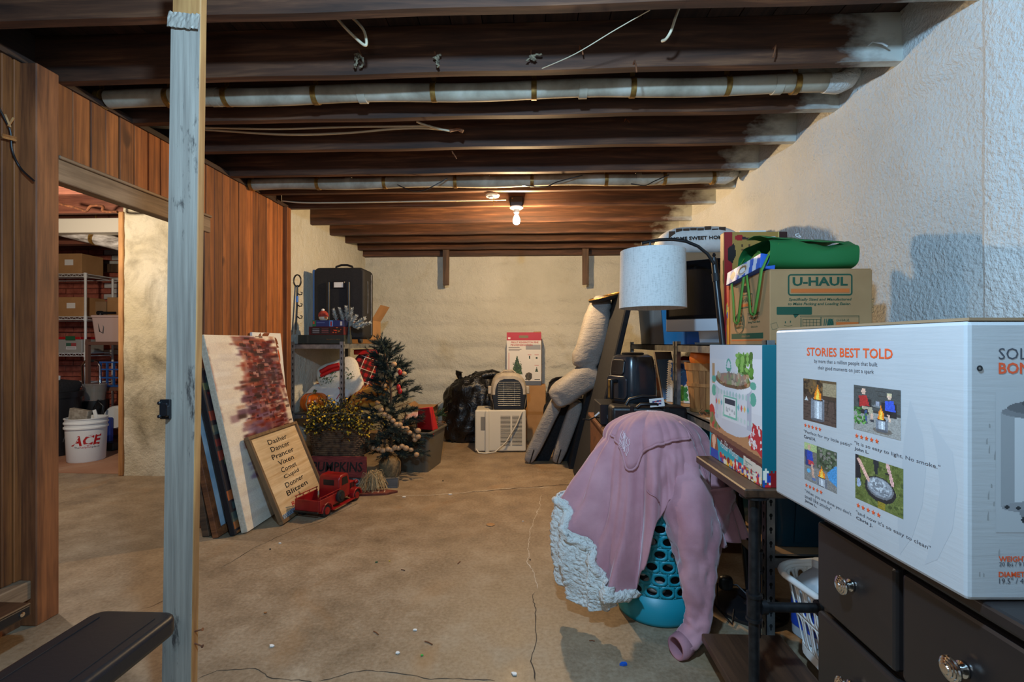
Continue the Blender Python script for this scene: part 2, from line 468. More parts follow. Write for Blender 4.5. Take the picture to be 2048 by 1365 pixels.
obj('sill_plate', MB().bx(-2.3, 1.68, 6.24, 6.35, JB-0.05, JB+0.21), m_joist, ceil)

# right wall: lumpy spray-painted masonry
def wallgrid(name, f, nu, nv, mat, **kw): return obj(name, MB().grid(nu, nv, f), mat, smooth=180, kind='structure', **kw)
def frw(u, v):
    y = -3.2 + 9.6*u; z = 2.66*v
    d = 0.022*noise.noise(Vector((y*1.3, z*1.6, 0))) + 0.012*noise.noise(Vector((y*5, z*5, 3))) + 0.006*noise.noise(Vector((y*14, z*14, 7)))
    if z > 2.25: d += -0.02 + 0.05*noise.noise(Vector((y*2.4, 0, 9)))
    return (XR + d, y, z)
wallgrid('wall_right', frw, 240, 70, m_wallr)
def pil(u, v):
    # pilaster profile: camera side face along Y, rounded corner, short return
    pts = [(1.43, -3.2), (1.43, 1.535), (1.437, 1.57), (1.455, 1.597), (1.48, 1.605), (1.75, 1.61)]
    k = u*(len(pts)-1); i = min(int(k), len(pts)-2); f = k-i
    x = pts[i][0]*(1-f)+pts[i+1][0]*f; y = pts[i][1]*(1-f)+pts[i+1][1]*f; z = 2.66*v
    d = 0.010*noise.noise(Vector((y*4, z*4, 11))) + 0.005*noise.noise(Vector((y*13, z*13, 2)))
    return (x+d, y+d*0.5, z)
wallgrid('wall_right_pilaster', pil, 150, 60, m_wallr)
# back wall: painted courses
def fbw(u, v):
    x = -2.35 + 4.1*u; z = 2.66*v
    r = (z/0.29) % 1.0
    d = -0.016*math.exp(-((r-0.5)/0.40)**4) + 0.018*noise.noise(Vector((x*1.7, z*3, 4))) + 0.012*noise.noise(Vector((x*5, z*11, 1)))
    return (x, YB + d, z)
wallgrid('wall_back', fbw, 140, 130, m_wallb)
def flw(u, v):
    y = 4.18 + 2.25*u; z = 2.66*v
    return (-2.25 + 0.014*noise.noise(Vector((y*2, z*2, 8))) + 0.006*noise.noise(Vector((y*9, z*9, 8))), y, z)
wallgrid('wall_left_masonry', flw, 50, 50, m_wallb)
obj('wall_rear', MB().bx(-2.4, 1.7, -3.25, -3.2, 0, 1.1).bx(-2.4, 1.7, -3.25, -3.2, 2.2, 2.66).bx(-2.4, -1.2, -3.25, -3.2, 1.1, 2.2).bx(0.4, 1.7, -3.25, -3.2, 1.1, 2.2), m_wallb, kind='structure')

# left wall of boards, with the doorway Y 2.14 .. 3.12
wl = obj('wall_left', MB().bx(-2.26,-2.226,-3.2,2.05,0,JB).bx(-2.26,-2.226,2.05,3.05,2.05,JB).bx(-2.26,-2.226,3.05,4.17,0,JB).bx(-2.3,-2.19,-3.2,4.22,JB,JB+0.03).bx(-2.34,-2.30,-3.2,4.6,JB,2.66), m_sub, kind='structure')
def plank(y0, y1, z0, z1):
    g = 0.0024; x = -2.2 + random.uniform(-.003, .003)
    mb = MB().bx(-0.024, 0, -(y1-y0)/2+g, (y1-y0)/2-g, 0, z1-z0)
    return obj('plank', mb, m_plank, wl, loc=(x, (y0+y1)/2, z0), bevel=0.003, bseg=1)
ys = [0.6, 0.75, 0.88, 1.01, 1.15, 1.28, 1.42, 1.55, 1.69, 1.79, 1.88, 1.925, 1.965]
for a, b in zip(ys, ys[1:]): plank(a, b, 0.20, JB)
ys = [2.07]+[yl(q) for q in (145,181,212,239,268,296,320,344,368,388)]+[3.06]
for a, b in zip(ys, ys[1:]): plank(a, b, 2.03, JB)
ys = [3.06, 3.12]+[yl(q) for q in (429,446,461,478,493,507,518,533,545,555)]+[4.115]
for a, b in zip(ys, ys[1:]): plank(a, b, 0.0, JB)
obj('door_jamb', MB().bx(-2.21,-2.13,1.955,2.055,0.0,JB), m_plankd, wl, bevel=0.004, bseg=1)
obj('door_jamb', MB().bx(-2.30,-2.155,3.04,3.10,0.0,2.0), m_plankd, wl, bevel=0.003, bseg=1)
obj('door_header', MB().bx(-2.21,-2.14,2.056,3.08,1.955,2.055), m_header, wl, bevel=0.004, bseg=1)
obj('door_header_moulding', MB().bx(-2.205,-2.128,2.056,3.08,2.055,2.07), m_header, wl, bevel=0.003, bseg=1)
obj('corner_board', MB().bx(-2.24,-2.165,4.115,4.185,0.0,JB), m_plank, wl, bevel=0.003, bseg=1)
obj('sole_plate', MB().bx(-2.21,-2.15,0.6,1.954,0.12,0.20), m_header, wl, bevel=0.004, bseg=1)
obj('sole_plate', MB().bx(-2.23,-2.2,0.6,1.954,0.0,0.12), m_plankd, wl)

# ------------------------------------------------------------------ post in the foreground
pt = thing('support_post', 'tall wooden support post with worn pale blue grey paint beside the doorway', 'post', (-1.083, 1.42, 0))
lean = 0.034
def postpart(x0, x1, y0, y1, z0, z1):
    def X(x, z): return x + lean*(z/2.4)
    lo = [(X(x0,z0),y0,z0),(X(x1,z0),y0,z0),(X(x1,z0),y1,z0),(X(x0,z0),y1,z0)]
    hi = [(X(x0,z1),y0,z1),(X(x1,z1),y0,z1),(X(x1,z1),y1,z1),(X(x0,z1),y1,z1)]
    return lo, hi
obj('timber', MB().hexa(*postpart(-.045, .045, -.0175, .012, 0, 2.425)), m_raw, pt, bevel=0.003, bseg=1)
obj('painted_face', MB().hexa(*postpart(-.0455, .0440, -.020, -.0177, 0, 2.22)), m_postpaint, pt)
mb = MB(); mb.T = Matrix.Translation((lean*0.92, -.024, 2.195)) @ Matrix.Rotation(0.12, 4, 'Y')
mb.grid(14, 5, lambda u, v: ((u-.5)*.096, -.004-.006*abs(noise.noise(Vector((u*7,v*4,1)))), (v-.5)*.045+.004*noise.noise(Vector((u*8,v*8,5)))))
obj('bent_flashing', mb, m_postpaint, pt, solid=0.004, label='crumpled pale metal strip at the top of the post')
lt = MB().bx(-.057,-.025,-.03,-.0205,.99,1.05).bx(-.052,-.028,-.038,-.03,1.0,1.04)
lt.cyl((-.05,-.03,1.04),(-.05,-.043,1.04),.006,n=8).cyl((-.05,-.03,1.0),(-.05,-.043,1.0),.006,n=8).tube([(-.035,-.03,1.035),(-.02,-.042,1.03),(-.02,-.042,1.005),(-.035,-.03,1.0)],.005,6)
lt.V = [(v[0]+lean*.42, v[1], v[2]) for v in lt.V]
obj('latch', lt, m_blackm, pt, bevel=0.003, bseg=1, label='black iron latch on the post')
for z, a in ((.335,.3),(.30,-.25)):
    obj('nail', MB().cyl((.047,-.005,z),(.075,-.008,z+a*.03),.0022,n=6).cyl((.075,-.008,z+a*.03),(.077,-.008,z+a*.031),.005,n=8), m_rust, pt)

# ------------------------------------------------------------------ pipes under the floor above
t = NT('wrapped_pipe')
_p = t.coords((2,2,2)); _a = t.noise(_p, 1.6, 5, 0.6, 0.4); _c = t.ramp(_a, [(0.3, S(116,104,86)), (0.55, S(176,166,146)), (0.75, S(206,200,186))])
t.bump(t.noise(_p, 20, 4), 0.2, 0.004); m_pipe = t.done(_c, 0.7)
def heating_pipe(Y, z, r, x0, x1, straps, label, elbow=True):
    p = thing('heating_pipe', label, 'pipe', (0, Y, z))
    n = 30
    obj('pipe_body', MB().tube([(x0+(x1-x0)*i/n, 0, 0.006*math.sin(i*.7)) for i in range(n+1)], r, 20), m_pipe, p, smooth=40)
    if elbow: obj('pipe_elbow', MB().tube([(x1-.01,0,0),(x1+.05,0,.0),(x1+.10,0.02,.03),(x1+.15,.05,.08),(x1+.26,.08,.12)], [r*1.0,r*1.12,r*1.18,r*1.12,r], 18), m_wallr, p, smooth=40, label='whitewashed pipe elbow by the wall')
    for sx in straps:
        obj('strap', MB().tube([(sx-.013,0,0),(sx+.013,0,0)], r+.004, 20), m_brass, p, smooth=40)
        obj('strap_hanger', MB().bx(sx-.012,sx+.012,-.006,-.003,r,.17), m_brass, p)
    for sx in straps[1::2]:
        obj('joint_band', MB().tube([(sx+.22,0,0),(sx+.26,0,0)], r+.0025, 20), m_pipe, p, smooth=40)
xs = lambda L, Y: [at(q, 400, Y).x for q in L]
heating_pipe(2.35, 2.472, .043, -2.17, 1.42, xs([205,340,455,632,868,1068,1265,1453,1590], 2.35), 'large wrapped pipe strapped below the nearer joists')
heating_pipe(3.60, 2.452, .043, -2.17, 1.38, xs([505,637,770,911,1064,1212,1328,1425], 3.60), 'wrapped pipe strapped under the joists beyond the larger pipe')

# ------------------------------------------------------------------ bare bulb
bl = thing('ceiling_bulb', 'glowing bare bulb in a socket below a black junction box on a joist', 'light bulb', (at(1033,400,4.12).x, 4.12, 0))
obj('junction_box', MB().bx(-.055,.055,-.03,.06,2.405,2.49), m_blackm, bl, bevel=0.006, bseg=1)
obj('box_cover_screw', MB().cyl((-.035,-.03,2.47),(-.035,-.034,2.47),.006,n=8), m_brass, bl)
obj('socket', MB().lathe([(.058,2.404),(.058,2.394),(.045,2.384),(.026,2.378),(.024,2.352),(.019,2.348)], 24), m_white, bl, smooth=35)
t = NT('lit_bulb_glass'); t.b.inputs['Emission Color'].default_value = (1.0, .74, .42, 1); t.b.inputs['Emission Strength'].default_value = 45; m_glow = t.done((1,.9,.75), .3)
obj('bulb', MB().lathe([(.013,2.352),(.014,2.338),(.022,2.318),(.031,2.296),(.032,2.280),(.027,2.264),(.016,2.253),(.0,2.249)], 24), m_glow, bl, smooth=60, label='lit glass bulb')
L = lamp('bulb_light', (0,0,0), BULB_POWER, (1.0, .68, .36), .034); L.parent = bl; L.location = (0,-.0,2.232)
ph = thing('pull_chain_holder', 'white porcelain lampholder without a bulb, left of the lit bulb', 'lampholder', (at(985,393,3.85).x, 3.85, 0))
obj('porcelain_base', MB().lathe([(.055,2.428),(.058,2.422),(.052,2.412),(.035,2.406),(.026,2.40),(.022,2.405)], 24), m_white, ph, smooth=35)
obj('pull_chain', MB().tube([(.01,-.02,2.405),(.012,-.02,2.37),(.010,-.02,2.335)], .003, 6), m_brass, ph)

# ------------------------------------------------------------------ cables and odds under the joists
def cable(name, pts, r, mat, label, group=None, cat='cable'):
    P = []
    V_ = [Vector(p) for p in pts]
    for i in range(len(V_)-1):
        p0 = V_[max(i-1,0)]; p1 = V_[i]; p2 = V_[i+1]; p3 = V_[min(i+2,len(V_)-1)]
        for k in range(6):
            s_ = k/6; P.append(.5*((2*p1)+(-p0+p2)*s_+(2*p0-5*p1+4*p2-p3)*s_*s_+(-p0+3*p1-3*p2+p3)*s_**3))
    P.append(V_[-1])
    return obj(name, MB().tube(P, r, 6), mat, label=label, cat=cat, group=group, smooth=60)
A = lambda px, py, Y: at(px, py, Y)
cable('electric_cable', [A(300,252,2.75),A(430,256,2.75),A(560,258,2.75),A(700,254,2.75),A(800,253,2.75),A(860,252,2.72)], .006, m_cable, 'upper of two pale cables sagging between joists behind the post')
cable('electric_cable', [A(290,254,2.77),A(430,261,2.77),A(560,269,2.77),A(680,267,2.77),A(790,258,2.77),A(855,257,2.74),A(899,261,2.72)], .006, m_cable, 'lower of two pale cables sagging between joists behind the post')
cable('electric_cable', [A(833,243,2.66),A(850,250,2.68),A(880,258,2.7),A(900,262,2.72)], .006, m_cable, 'short pale cable end meeting the two sagging cables')
cable('cable_clamp', [A(899,261,2.72),A(915,258,2.72),A(926,263,2.72)], .011, m_rust, 'rusty clamp where the pale cables meet under the joists', cat='clamp')
cable('electric_cable', [A(565,402,4.0),A(620,406,4.0),A(790,404,4.0),A(900,402,4.0),A(1012,400,4.05)], .006, m_cable, 'long straight pale cable running to the bulb')
cable('electric_cable', [A(672,34,1.9),A(690,55,1.9),A(710,75,1.9),A(728,90,1.9),A(733,85,1.9),A(728,62,1.9),A(715,45,1.9),A(700,31,1.9)], .006, m_cable, 'looped pale cable hanging behind the nearest joist at left')
cable('electric_cable', [A(1358,16,1.9),A(1350,38,1.9),A(1342,62,1.9),A(1332,78,1.92),A(1324,82,1.94)], .006, m_cable, 'short pale cable hanging behind the nearest joist at right')
cable('thin_wire', [A(795,370,3.5),A(825,382,3.5),A(850,380,3.5),A(875,368,3.5),A(895,357,3.5)], .004, m_blackm, 'thin dark wire looping under the far pipe, left loop', cat='wire')
cable('thin_wire', [A(1045,371,3.5),A(1090,374,3.5),A(1115,364,3.5),A(1165,351,3.5)], .004, m_blackm, 'thin dark wire looping under the far pipe, middle loop', cat='wire')
cable('thin_wire', [A(1262,368,3.5),A(1290,371,3.5),A(1310,362,3.5),A(1338,350,3.5)], .004, m_blackm, 'thin dark wire looping under the far pipe, right loop', cat='wire')
cable('thin_wire', [A(1084,137,2.07),A(1150,108,1.95),A(1230,60,1.85),A(1300,20,1.76)], .0018, m_cable, 'thin taut string rising from a knot to the nearest joist', cat='string')
def knot(px, py, lab, seed, tail=1):
    rr = random.Random(seed); p = A(px, py, 2.09)
    k = thing('twine_knot', lab, 'twine', tuple(p))
    obj('nail', MB().cyl((0,.02,.02),(0,-.03,.03),.003,n=6), m_rust, k)
    for j in range(4):
        P = [Vector((0,-.02,.012))]
        for i in range(5): P.append(P[-1]+Vector((rr.uniform(-.014,.016),rr.uniform(-.008,.004),rr.uniform(-.022,.008)*tail)))
        obj('twine_strand', MB().tube(P, rr.uniform(.003,.006), 6), m_rope, k, smooth=60)
knot(722,120,'frayed rope knot hanging from a nail on the second joist, leftmost',1,1.3); knot(872,125,'small twine tied to a nail, between two other knots on the joist',2); knot(1062,122,'twine bundle on a nail above the bulb, third knot from the left',3,.4)
for px, py, Y, dx, dz, lab in ((1160,95,2.09,.01,-.05,'bent nail in the second joist right of the twine bundles'),(1548,95,2.09,-.02,-.06,'long nail in the second joist near the whitewashed end'),(1740,88,2.09,.05,-.03,'whitewashed nail in the joist end by the right wall'),(1268,125,2.09,.005,-.06,'dark hanging cord end on the second joist above the pipe'),(1250,240,2.9,.02,-.03,'short wire hook under the joist right of centre'),(905,305,2.9,.03,-.05,'loose wire end under the third joist left of centre')):
    p = A(px, py, Y)
    obj('bent_nail', MB().tube([p+Vector((0,.02,0)), p+Vector((0,-.015,0)), p+Vector((dx*.6,-.03,dz*.6)), p+Vector((dx,-.03,dz))], .0035, 6), m_rust if px != 1740 else m_wallr, label=lab, cat='nail')
# two boards hanging against the back wall
for px, lab in ((892,'short weathered board hanging from the ceiling left of the bulb'),(1171,'short weathered board hanging from the ceiling right of the bulb')):
    p = at(px, 540, 6.12)
    obj('hanging_board', MB().hexa([(p.x-.038,6.11,1.97),(p.x+.036,6.11,1.975),(p.x+.036,6.15,1.975),(p.x-.038,6.15,1.97)], [(p.x-.042,6.11,2.6),(p.x+.042,6.11,2.6),(p.x+.042,6.15,2.6),(p.x-.042,6.15,2.6)]), m_hang, bevel=.003, bseg=1, label=lab, cat='board')
# ================================================================== LEFT SIDE
# ------------------------------------------------------------------ padded bench and low wooden bench at the bottom left
t = NT('black_vinyl'); t.bump(t.noise(t.coords(), 90, 3), 0.12, 0.002); m_vinyl = t.done(S(22,22,25), 0.42)
bn = thing('weight_bench', 'black padded exercise bench in the bottom left corner', 'bench', (-1.06, 0.73, 0))
mb = MB()
def rrect(w_, h_, r, n=5):
    P = []
    for cx, cy, a0 in ((w_/2-r,h_/2-r,0),(-w_/2+r,h_/2-r,90),(-w_/2+r,-h_/2+r,180),(w_/2-r,-h_/2+r,270)):
        for i in range(n+1):
            a = math.radians(a0+90*i/n); P.append((cx+r*math.cos(a), cy+r*math.sin(a)))
    return P
mb.prism(rrect(.23, 1.02, .035), .055, Matrix.Translation((0,0,.445)))
obj('pad', mb, m_vinyl, bn, bevel=.014, bseg=3, smooth=40)
for sx in (-.075,.075):
    obj('pad_seam', MB().tube([(sx,-.5,.5005),(sx,.47,.5005)], .0016, 6), m_black, bn)
obj('frame_rail', MB().bx(-.03,.03,-.5,.42,.385,.443), m_blackm, bn, bevel=.004, bseg=1)
obj('frame_leg', MB().bx(-.025,.025,.30,.36,.0,.385).bx(-.2,.2,.30,.36,0,.04), m_blackm, bn, bevel=.004, bseg=1)
obj('frame_leg', MB().bx(-.025,.025,-.42,-.36,.0,.385).bx(-.2,.2,-.42,-.36,0,.04), m_blackm, bn, bevel=.004, bseg=1)
lb = thing('low_wooden_bench', 'low dark wood bench end with a black bracket beside the door jamb', 'bench', (-2.035,1.385,0))
obj('bench_top', MB().bx(-.10,.115,-.35,.36,.175,.225), m_darkwood, lb, bevel=.004, bseg=1)
obj('bench_leg', MB().bx(-.03,.03,.235,.30,0,.175), m_darkwood, lb, bevel=.003, bseg=1)
obj('bench_leg', MB().bx(-.03,.03,-.30,-.235,0,.175), m_darkwood, lb, bevel=.003, bseg=1)
br = obj('bracket', MB().bx(.1155,.120,.17,.35,.183,.218), m_blackm, lb, bevel=.002, bseg=1, label='black metal bracket with two bolts')
for y in (.20,.32): obj('bolt', MB().lathe([(.009,0),(.009,.004),(.004,.005),(.0,.005)],8,c=(0,0,0)), m_chrome, br, M=frame((.120,y,.2),(0,1,0),(0,0,1)))

# black cable pegged to the boards, two clothes pegs
cable('black_cable', [at(q,w_,yl(q,-2.185 if q < 45 else -2.12)) for q, w_ in ((-4,212),(8,235),(20,262),(24,300),(40,335),(68,362))], .004, m_black, 'black cable hanging on the boards at the far left edge')
for px, py, lab in ((16,243,'wooden clothes peg standing upright, upper of two on the black cable'),(16,275,'wooden clothes peg lying flat, lower of two on the black cable')):
    p = at(px, py, yl(px,-2.18)); k = thing('clothes_peg', lab, 'clothes peg', tuple(p))
    for s_ in (-1, 1):
        d = Vector((0,.026,.004)) if py > 250 else Vector((.0,.010*s_,.022))
        off = Vector((.006, 0, .005*s_)) if py > 250 else Vector((.006,.006*s_,0))
        obj('peg_half', MB().tube([off-d, off+d], .0045, 4), m_raw, k)

# ------------------------------------------------------------------ leaning pictures
def leanM(bx_, wallx, L, y0):
    sx = (wallx-bx_)/L; sz = math.sqrt(max(1e-6, 1-sx*sx))
    m = Matrix(((0, sx, sz, bx_), (1, 0, 0, y0), (0, sz, -sx, 0), (0,0,0,1)))
    return m        # local x = +Y, local y = up the slope, local z = out of the picture
def leaning(name, label, bx_, wallx, L, y0, W, thick, edge, cat='picture'):
    """the front face is local z = thick; the bottom edge rests on the floor"""
    r = thing(name, label, cat, M=leanM(bx_, wallx, L, y0))
    return r
# big abstract canvas
D = leaning('canvas_painting', 'tall abstract canvas in cream and dark red leaning on the plank wall', -1.86, -2.150, 1.30, 2.965, .84, .04, None, 'painting')
m_canvas = MAT('primed_canvas', S(206,190,164), S(226,212,188), 60, rough=.8)
obj('canvas_stretcher', MB().bx(0,.84,0,1.30,0,.042), m_canvas, D, bevel=.003, bseg=1)
cv = Cv(120, 186, (232,220,200), 5); R = cv.rng
for i in range(150):
    x = R.uniform(-.1,1); y = R.uniform(0,1); w_ = R.uniform(.08,.5); h_ = R.uniform(.015,.06)
    cv.r(x,y,x+w_,y+h_, [(238,228,210),(222,208,190),(208,196,186),(240,234,222),(216,198,178)][R.randint(5)], .5)
for i in range(620):
    y = abs(R.normal(.30,.24)); x = R.normal(.60,.23)
    edge = .30 + .14*math.sin(y*9) + .12*max(0,(y-.45))*3 + .10*R.uniform(-1,1)
    if y > .82 or x < edge: continue
    w_ = R.uniform(.03,.22); h_ = R.uniform(.008,.035)
    c = [(96,22,18),(128,30,20),(70,20,24),(150,60,40),(90,50,70),(60,30,40),(112,66,84),(160,96,70),(46,18,18)][R.randint(9)]
    cv.r(x-w_/2,y,x+w_/2,y+h_,c,R.uniform(.45,.95))
for i in range(90):
    x = R.uniform(.35,1.0); y = R.uniform(.03,.72); cv.r(x,y,x+R.uniform(.01,.03),y+R.uniform(.03,.14),[(190,150,150),(120,30,24),(206,170,140),(90,30,30),(120,100,140)][R.randint(5)],.55)
for i in range(34):
    x = R.uniform(.18,.55); y = R.uniform(.35,.78); cv.r(x,y,x+R.uniform(.08,.3),y+R.uniform(.01,.03),[(120,96,130),(150,120,140),(100,70,96)][R.randint(3)],.5)
cv.p([(.90,.30),(1,.45),(1,.8),(.95,.8)],(228,214,190),.9)
for i in range(50):
    x = R.uniform(.62,.86); y = R.uniform(.72,.95); cv.r(x,y,x+R.uniform(.05,.2),y+R.uniform(.01,.04),[(110,100,140),(150,140,170),(90,70,100),(130,60,70)][R.randint(4)],.45)
for dx_ in (1,2,1): cv.a = .5*cv.a+.25*np.roll(cv.a,dx_,1)+.25*np.roll(cv.a,-dx_,1)
cv.a = cv.a*.6+.2*np.roll(cv.a,1,0)+.2*np.roll(cv.a,-1,0); cv.grain(.03)
for i in range(330):
    y = abs(R.normal(.28,.20)); x = R.normal(.68,.16)
    if y > .72 or x < .36+.10*math.sin(y*9): continue
    w_ = R.uniform(.01,.10); h_ = R.uniform(.005,.02)
    cv.r(x-w_/2,y,x+w_/2,y+h_,[(60,10,10),(96,16,12),(34,10,12),(130,36,20),(50,20,34),(70,24,20),(186,140,130)][R.randint(7)],R.uniform(.4,.85))
cv.build('painted_surface', Matrix.Translation((.42,.65,.0428)), .836, 1.296, D, m_printmatte, 'cream ground with dark red and violet blocky strokes')
# dark canvas and two wooden frames between it and the wall
C = leaning('canvas_painting', 'dark edged canvas with orange and red strokes just behind the big abstract', -1.905, -2.165, 1.16, 2.92, .78, .035, None, 'painting')
obj('canvas_stretcher', MB().bx(0,.70,0,1.08,0,.036), plain('black_canvas_edge',(24,22,26),.7), C, bevel=.003, bseg=1)
cv = Cv(50, 70, (40,30,34), 9)
for i in range(160):
    x = cv.rng.uniform(0,1); y = cv.rng.uniform(0,1); cv.r(x-.1,y,x+.1,y+.05,[(150,50,30),(180,110,50),(60,90,90),(40,30,40),(120,30,30),(90,110,70)][cv.rng.randint(6)],.7)
cv.build('painted_surface', Matrix.Translation((.35,.54,.0368)), .69, 1.07, C, m_printmatte)
Bf = leaning('framed_picture', 'wooden framed pale blue picture leaning behind the black edged canvas', -1.99, -2.193, .93, 2.88, .6, .03, None, 'picture frame')
for (x0,x1,y0,y1) in ((0,.6,0,.05),(0,.6,.80,.85),(0,.05,.05,.80),(.55,.6,.05,.80)): obj('frame_bar', MB().bx(x0,x1,y0,y1,0,.035), m_plankd, Bf, bevel=.002, bseg=1)
obj('picture_sheet', MB().bx(.05,.55,.05,.80,.01,.014), MAT('pale_blue_print',S(150,180,200),S(220,228,232),5,rough=.5), Bf)
Af = leaning('framed_picture', 'small rough wooden frame nearest the plank wall behind the other pictures', -2.07, -2.195, .70, 2.90, .5, .03, None, 'picture frame')
for (x0,x1,y0,y1) in ((0,.5,0,.06),(0,.5,.64,.70),(0,.06,.06,.64),(.44,.5,.06,.64)): obj('frame_bar', MB().bx(x0,x1,y0,y1,0,.045), m_hang, Af, bevel=.002, bseg=1)
obj('picture_sheet', MB().bx(.06,.44,.06,.64,.01,.014), m_cardd, Af)
# small canvas with a leaf above, on the wall end
Ef = leaning('canvas_painting', 'white canvas with a brown leaf peeking above the big abstract painting', -2.07, -2.19, 1.28, 3.60, .4, .03, None, 'painting')
obj('canvas_stretcher', MB().bx(0,.42,0,1.31,0,.022), m_whitep, Ef, bevel=.003, bseg=1)
mb = MB()
for cx, cy, a, ln in ((.12,1.27,.4,.16),(.20,1.24,-.3,.18),(.07,1.20,1.2,.12),(.28,1.27,-.6,.10),(.34,1.02,1.5,.16),(.32,.92,1.2,.14)):
    P = [(ln*s_, .028*math.sin(math.pi*min(1,s_*1.05))) for s_ in (0,.2,.4,.6,.8,1)] + [(ln*s_, -.028*math.sin(math.pi*min(1,s_*1.05))) for s_ in (.8,.6,.4,.2)]
    ca, sa = math.cos(a), math.sin(a)
    pts = [(min(.418,max(.002,cx+ca*x-sa*y)), min(1.308,cy+sa*x+ca*y)) for x, y in P]
    mb.prism(pts, .0012, Matrix.Translation((0,0,.0222)), 0 if cy > 1.1 else 1)
obj('painted_leaf', mb, [plain('brown_leaf_paint',(126,66,34),.6), plain('orange_leaf_paint',(196,84,24),.6)], Ef, label='brown and orange painted leaves')
# reindeer sign
Rg = leaning('reindeer_sign', 'framed wooden sign listing reindeer names leaning against the abstract canvas', -1.685, -1.93, .63, 3.10, .66, .03, None, 'sign')
m_signw = wood('sign_pine', S(196,160,112), S(232,206,164), 0, vary=.05, bump=.05)
m_frame = wood('sign_frame_wood', S(96,72,48), S(138,108,74), 1, vary=.1)
obj('sign_panel', MB().bx(.02,.64,.02,.61,.006,.016), m_signw, Rg)
for (x0,x1,y0,y1) in ((0,.66,0,.022),(0,.66,.608,.63),(0,.022,.022,.608),(.638,.66,.022,.608)): obj('frame_bar', MB().bx(x0,x1,y0,y1,0,.034), m_frame, Rg, bevel=.002, bseg=1)
m_ink = plain('black_ink', (22,22,24), .6); m_inkr = plain('red_ink', (176,30,30), .6)
mb = MB()
for i, s_ in enumerate(['Dasher','Dancer','Prancer','Vixen','Comet','Cupid','Donner','Blitzen']):
    mb.text(s_, Matrix.Translation((.34,.545-.055*i,.0165)), h=.037, w=.043*len(s_), bold=.012)
mb.text('&', Matrix.Translation((.34,.115,.0165)), h=.034)
obj('lettering', mb, m_ink, Rg, label='black typewriter lettering of eight reindeer names')
obj('lettering', MB().text('Rudolph', Matrix.Translation((.34,.07,.0165)), h=.045, w=.28, bold=.01), m_inkr, Rg, label='red lettering of a ninth reindeer name')
mb = MB()
for i in range(28):
    x = .03+.0215*i; mb.tube([(x,.024,.017),(x+.011,.05,.017),(x+.0215,.024,.017)], .0012, 4)
obj('patterned_border', mb, m_ink, Rg)
obj('snow_band', MB().bx(.022,.638,.022,.05,.016,.0166), plain('grey_blue_paint',(150,164,178),.6), Rg)

# ------------------------------------------------------------------ red toy truck
tr = thing('toy_truck', 'red vintage metal toy pickup truck on the floor by the reindeer sign', 'toy truck', (-1.555,3.225,0), -math.radians(13))
m_tred = MAT('worn_red_enamel', S(118,14,16), S(156,24,24), 10, rough=.35)
W2 = .098
obj('bed_floor', MB().bx(-W2,W2,.0,.235,.062,.072), m_tred, tr)
for s_ in (-1,1):
    obj('bed_side', MB().bx(s_*W2-.004,s_*W2+.004,.0,.235,.06,.135), m_tred, tr, bevel=.002, bseg=1)
    obj('rail', MB().tube([(s_*W2,.0,.152),(s_*W2,.235,.152)],.0035,6).tube([(s_*W2,.01,.13),(s_*W2,.01,.152)],.003,6).tube([(s_*W2,.08,.13),(s_*W2,.08,.152)],.003,6).tube([(s_*W2,.15,.13),(s_*W2,.15,.152)],.003,6).tube([(s_*W2,.225,.13),(s_*W2,.225,.152)],.003,6), m_tred, tr)
obj('tailgate', MB().bx(-W2,W2,-.006,.002,.058,.135), m_tred, tr, bevel=.003, bseg=1)
obj('bumper', MB().bx(-.10,.10,-.018,-.007,.048,.06), m_black, tr, bevel=.003, bseg=1)
cabp = [(.235,.062),(.235,.205),(.245,.232),(.265,.242),(.335,.242),(.352,.232),(.372,.165),(.372,.062)]
mb = MB(); mb.prism(cabp, .176, frame((-.088,0,0),(0,1,0),(0,0,1)))
cab = obj('cab', mb, m_tred, tr, bevel=.01, bseg=2, smooth=50)
for s_ in (-1,1): obj('side_window', MB().prism([(.27,.165),(.27,.222),(.33,.222),(.345,.165)], .003, frame((s_*.0885-.0015,0,0),(0,1,0),(0,0,1))), m_black, cab)
obj('rear_window', MB().bx(-.045,.045,.2325,.2345,.17,.21), m_black, cab)
obj('windscreen', MB().hexa([(-.07,.3625,.172),(.07,.3625,.172),(.07,.370,.172),(-.07,.370,.172)],[(-.07,.350,.222),(.07,.350,.222),(.07,.3575,.222),(-.07,.3575,.222)]), m_black, cab)
hood = [(.372,.07),(.372,.158),(.45,.152),(.49,.142),(.497,.12),(.497,.07)]
mb = MB(); mb.prism(hood, .12, frame((-.06,0,0),(0,1,0),(0,0,1)))
hd = obj('bonnet', mb, m_tred, tr, bevel=.014, bseg=3, smooth=50)
for i in range(4): obj('louvre', MB().bx(.0605,.0625,.39+.02*i,.40+.02*i,.10,.14), m_black, hd)
obj('grille', MB().bx(-.04,.04,.497,.502,.075,.135), m_black, tr, bevel=.002, bseg=1)
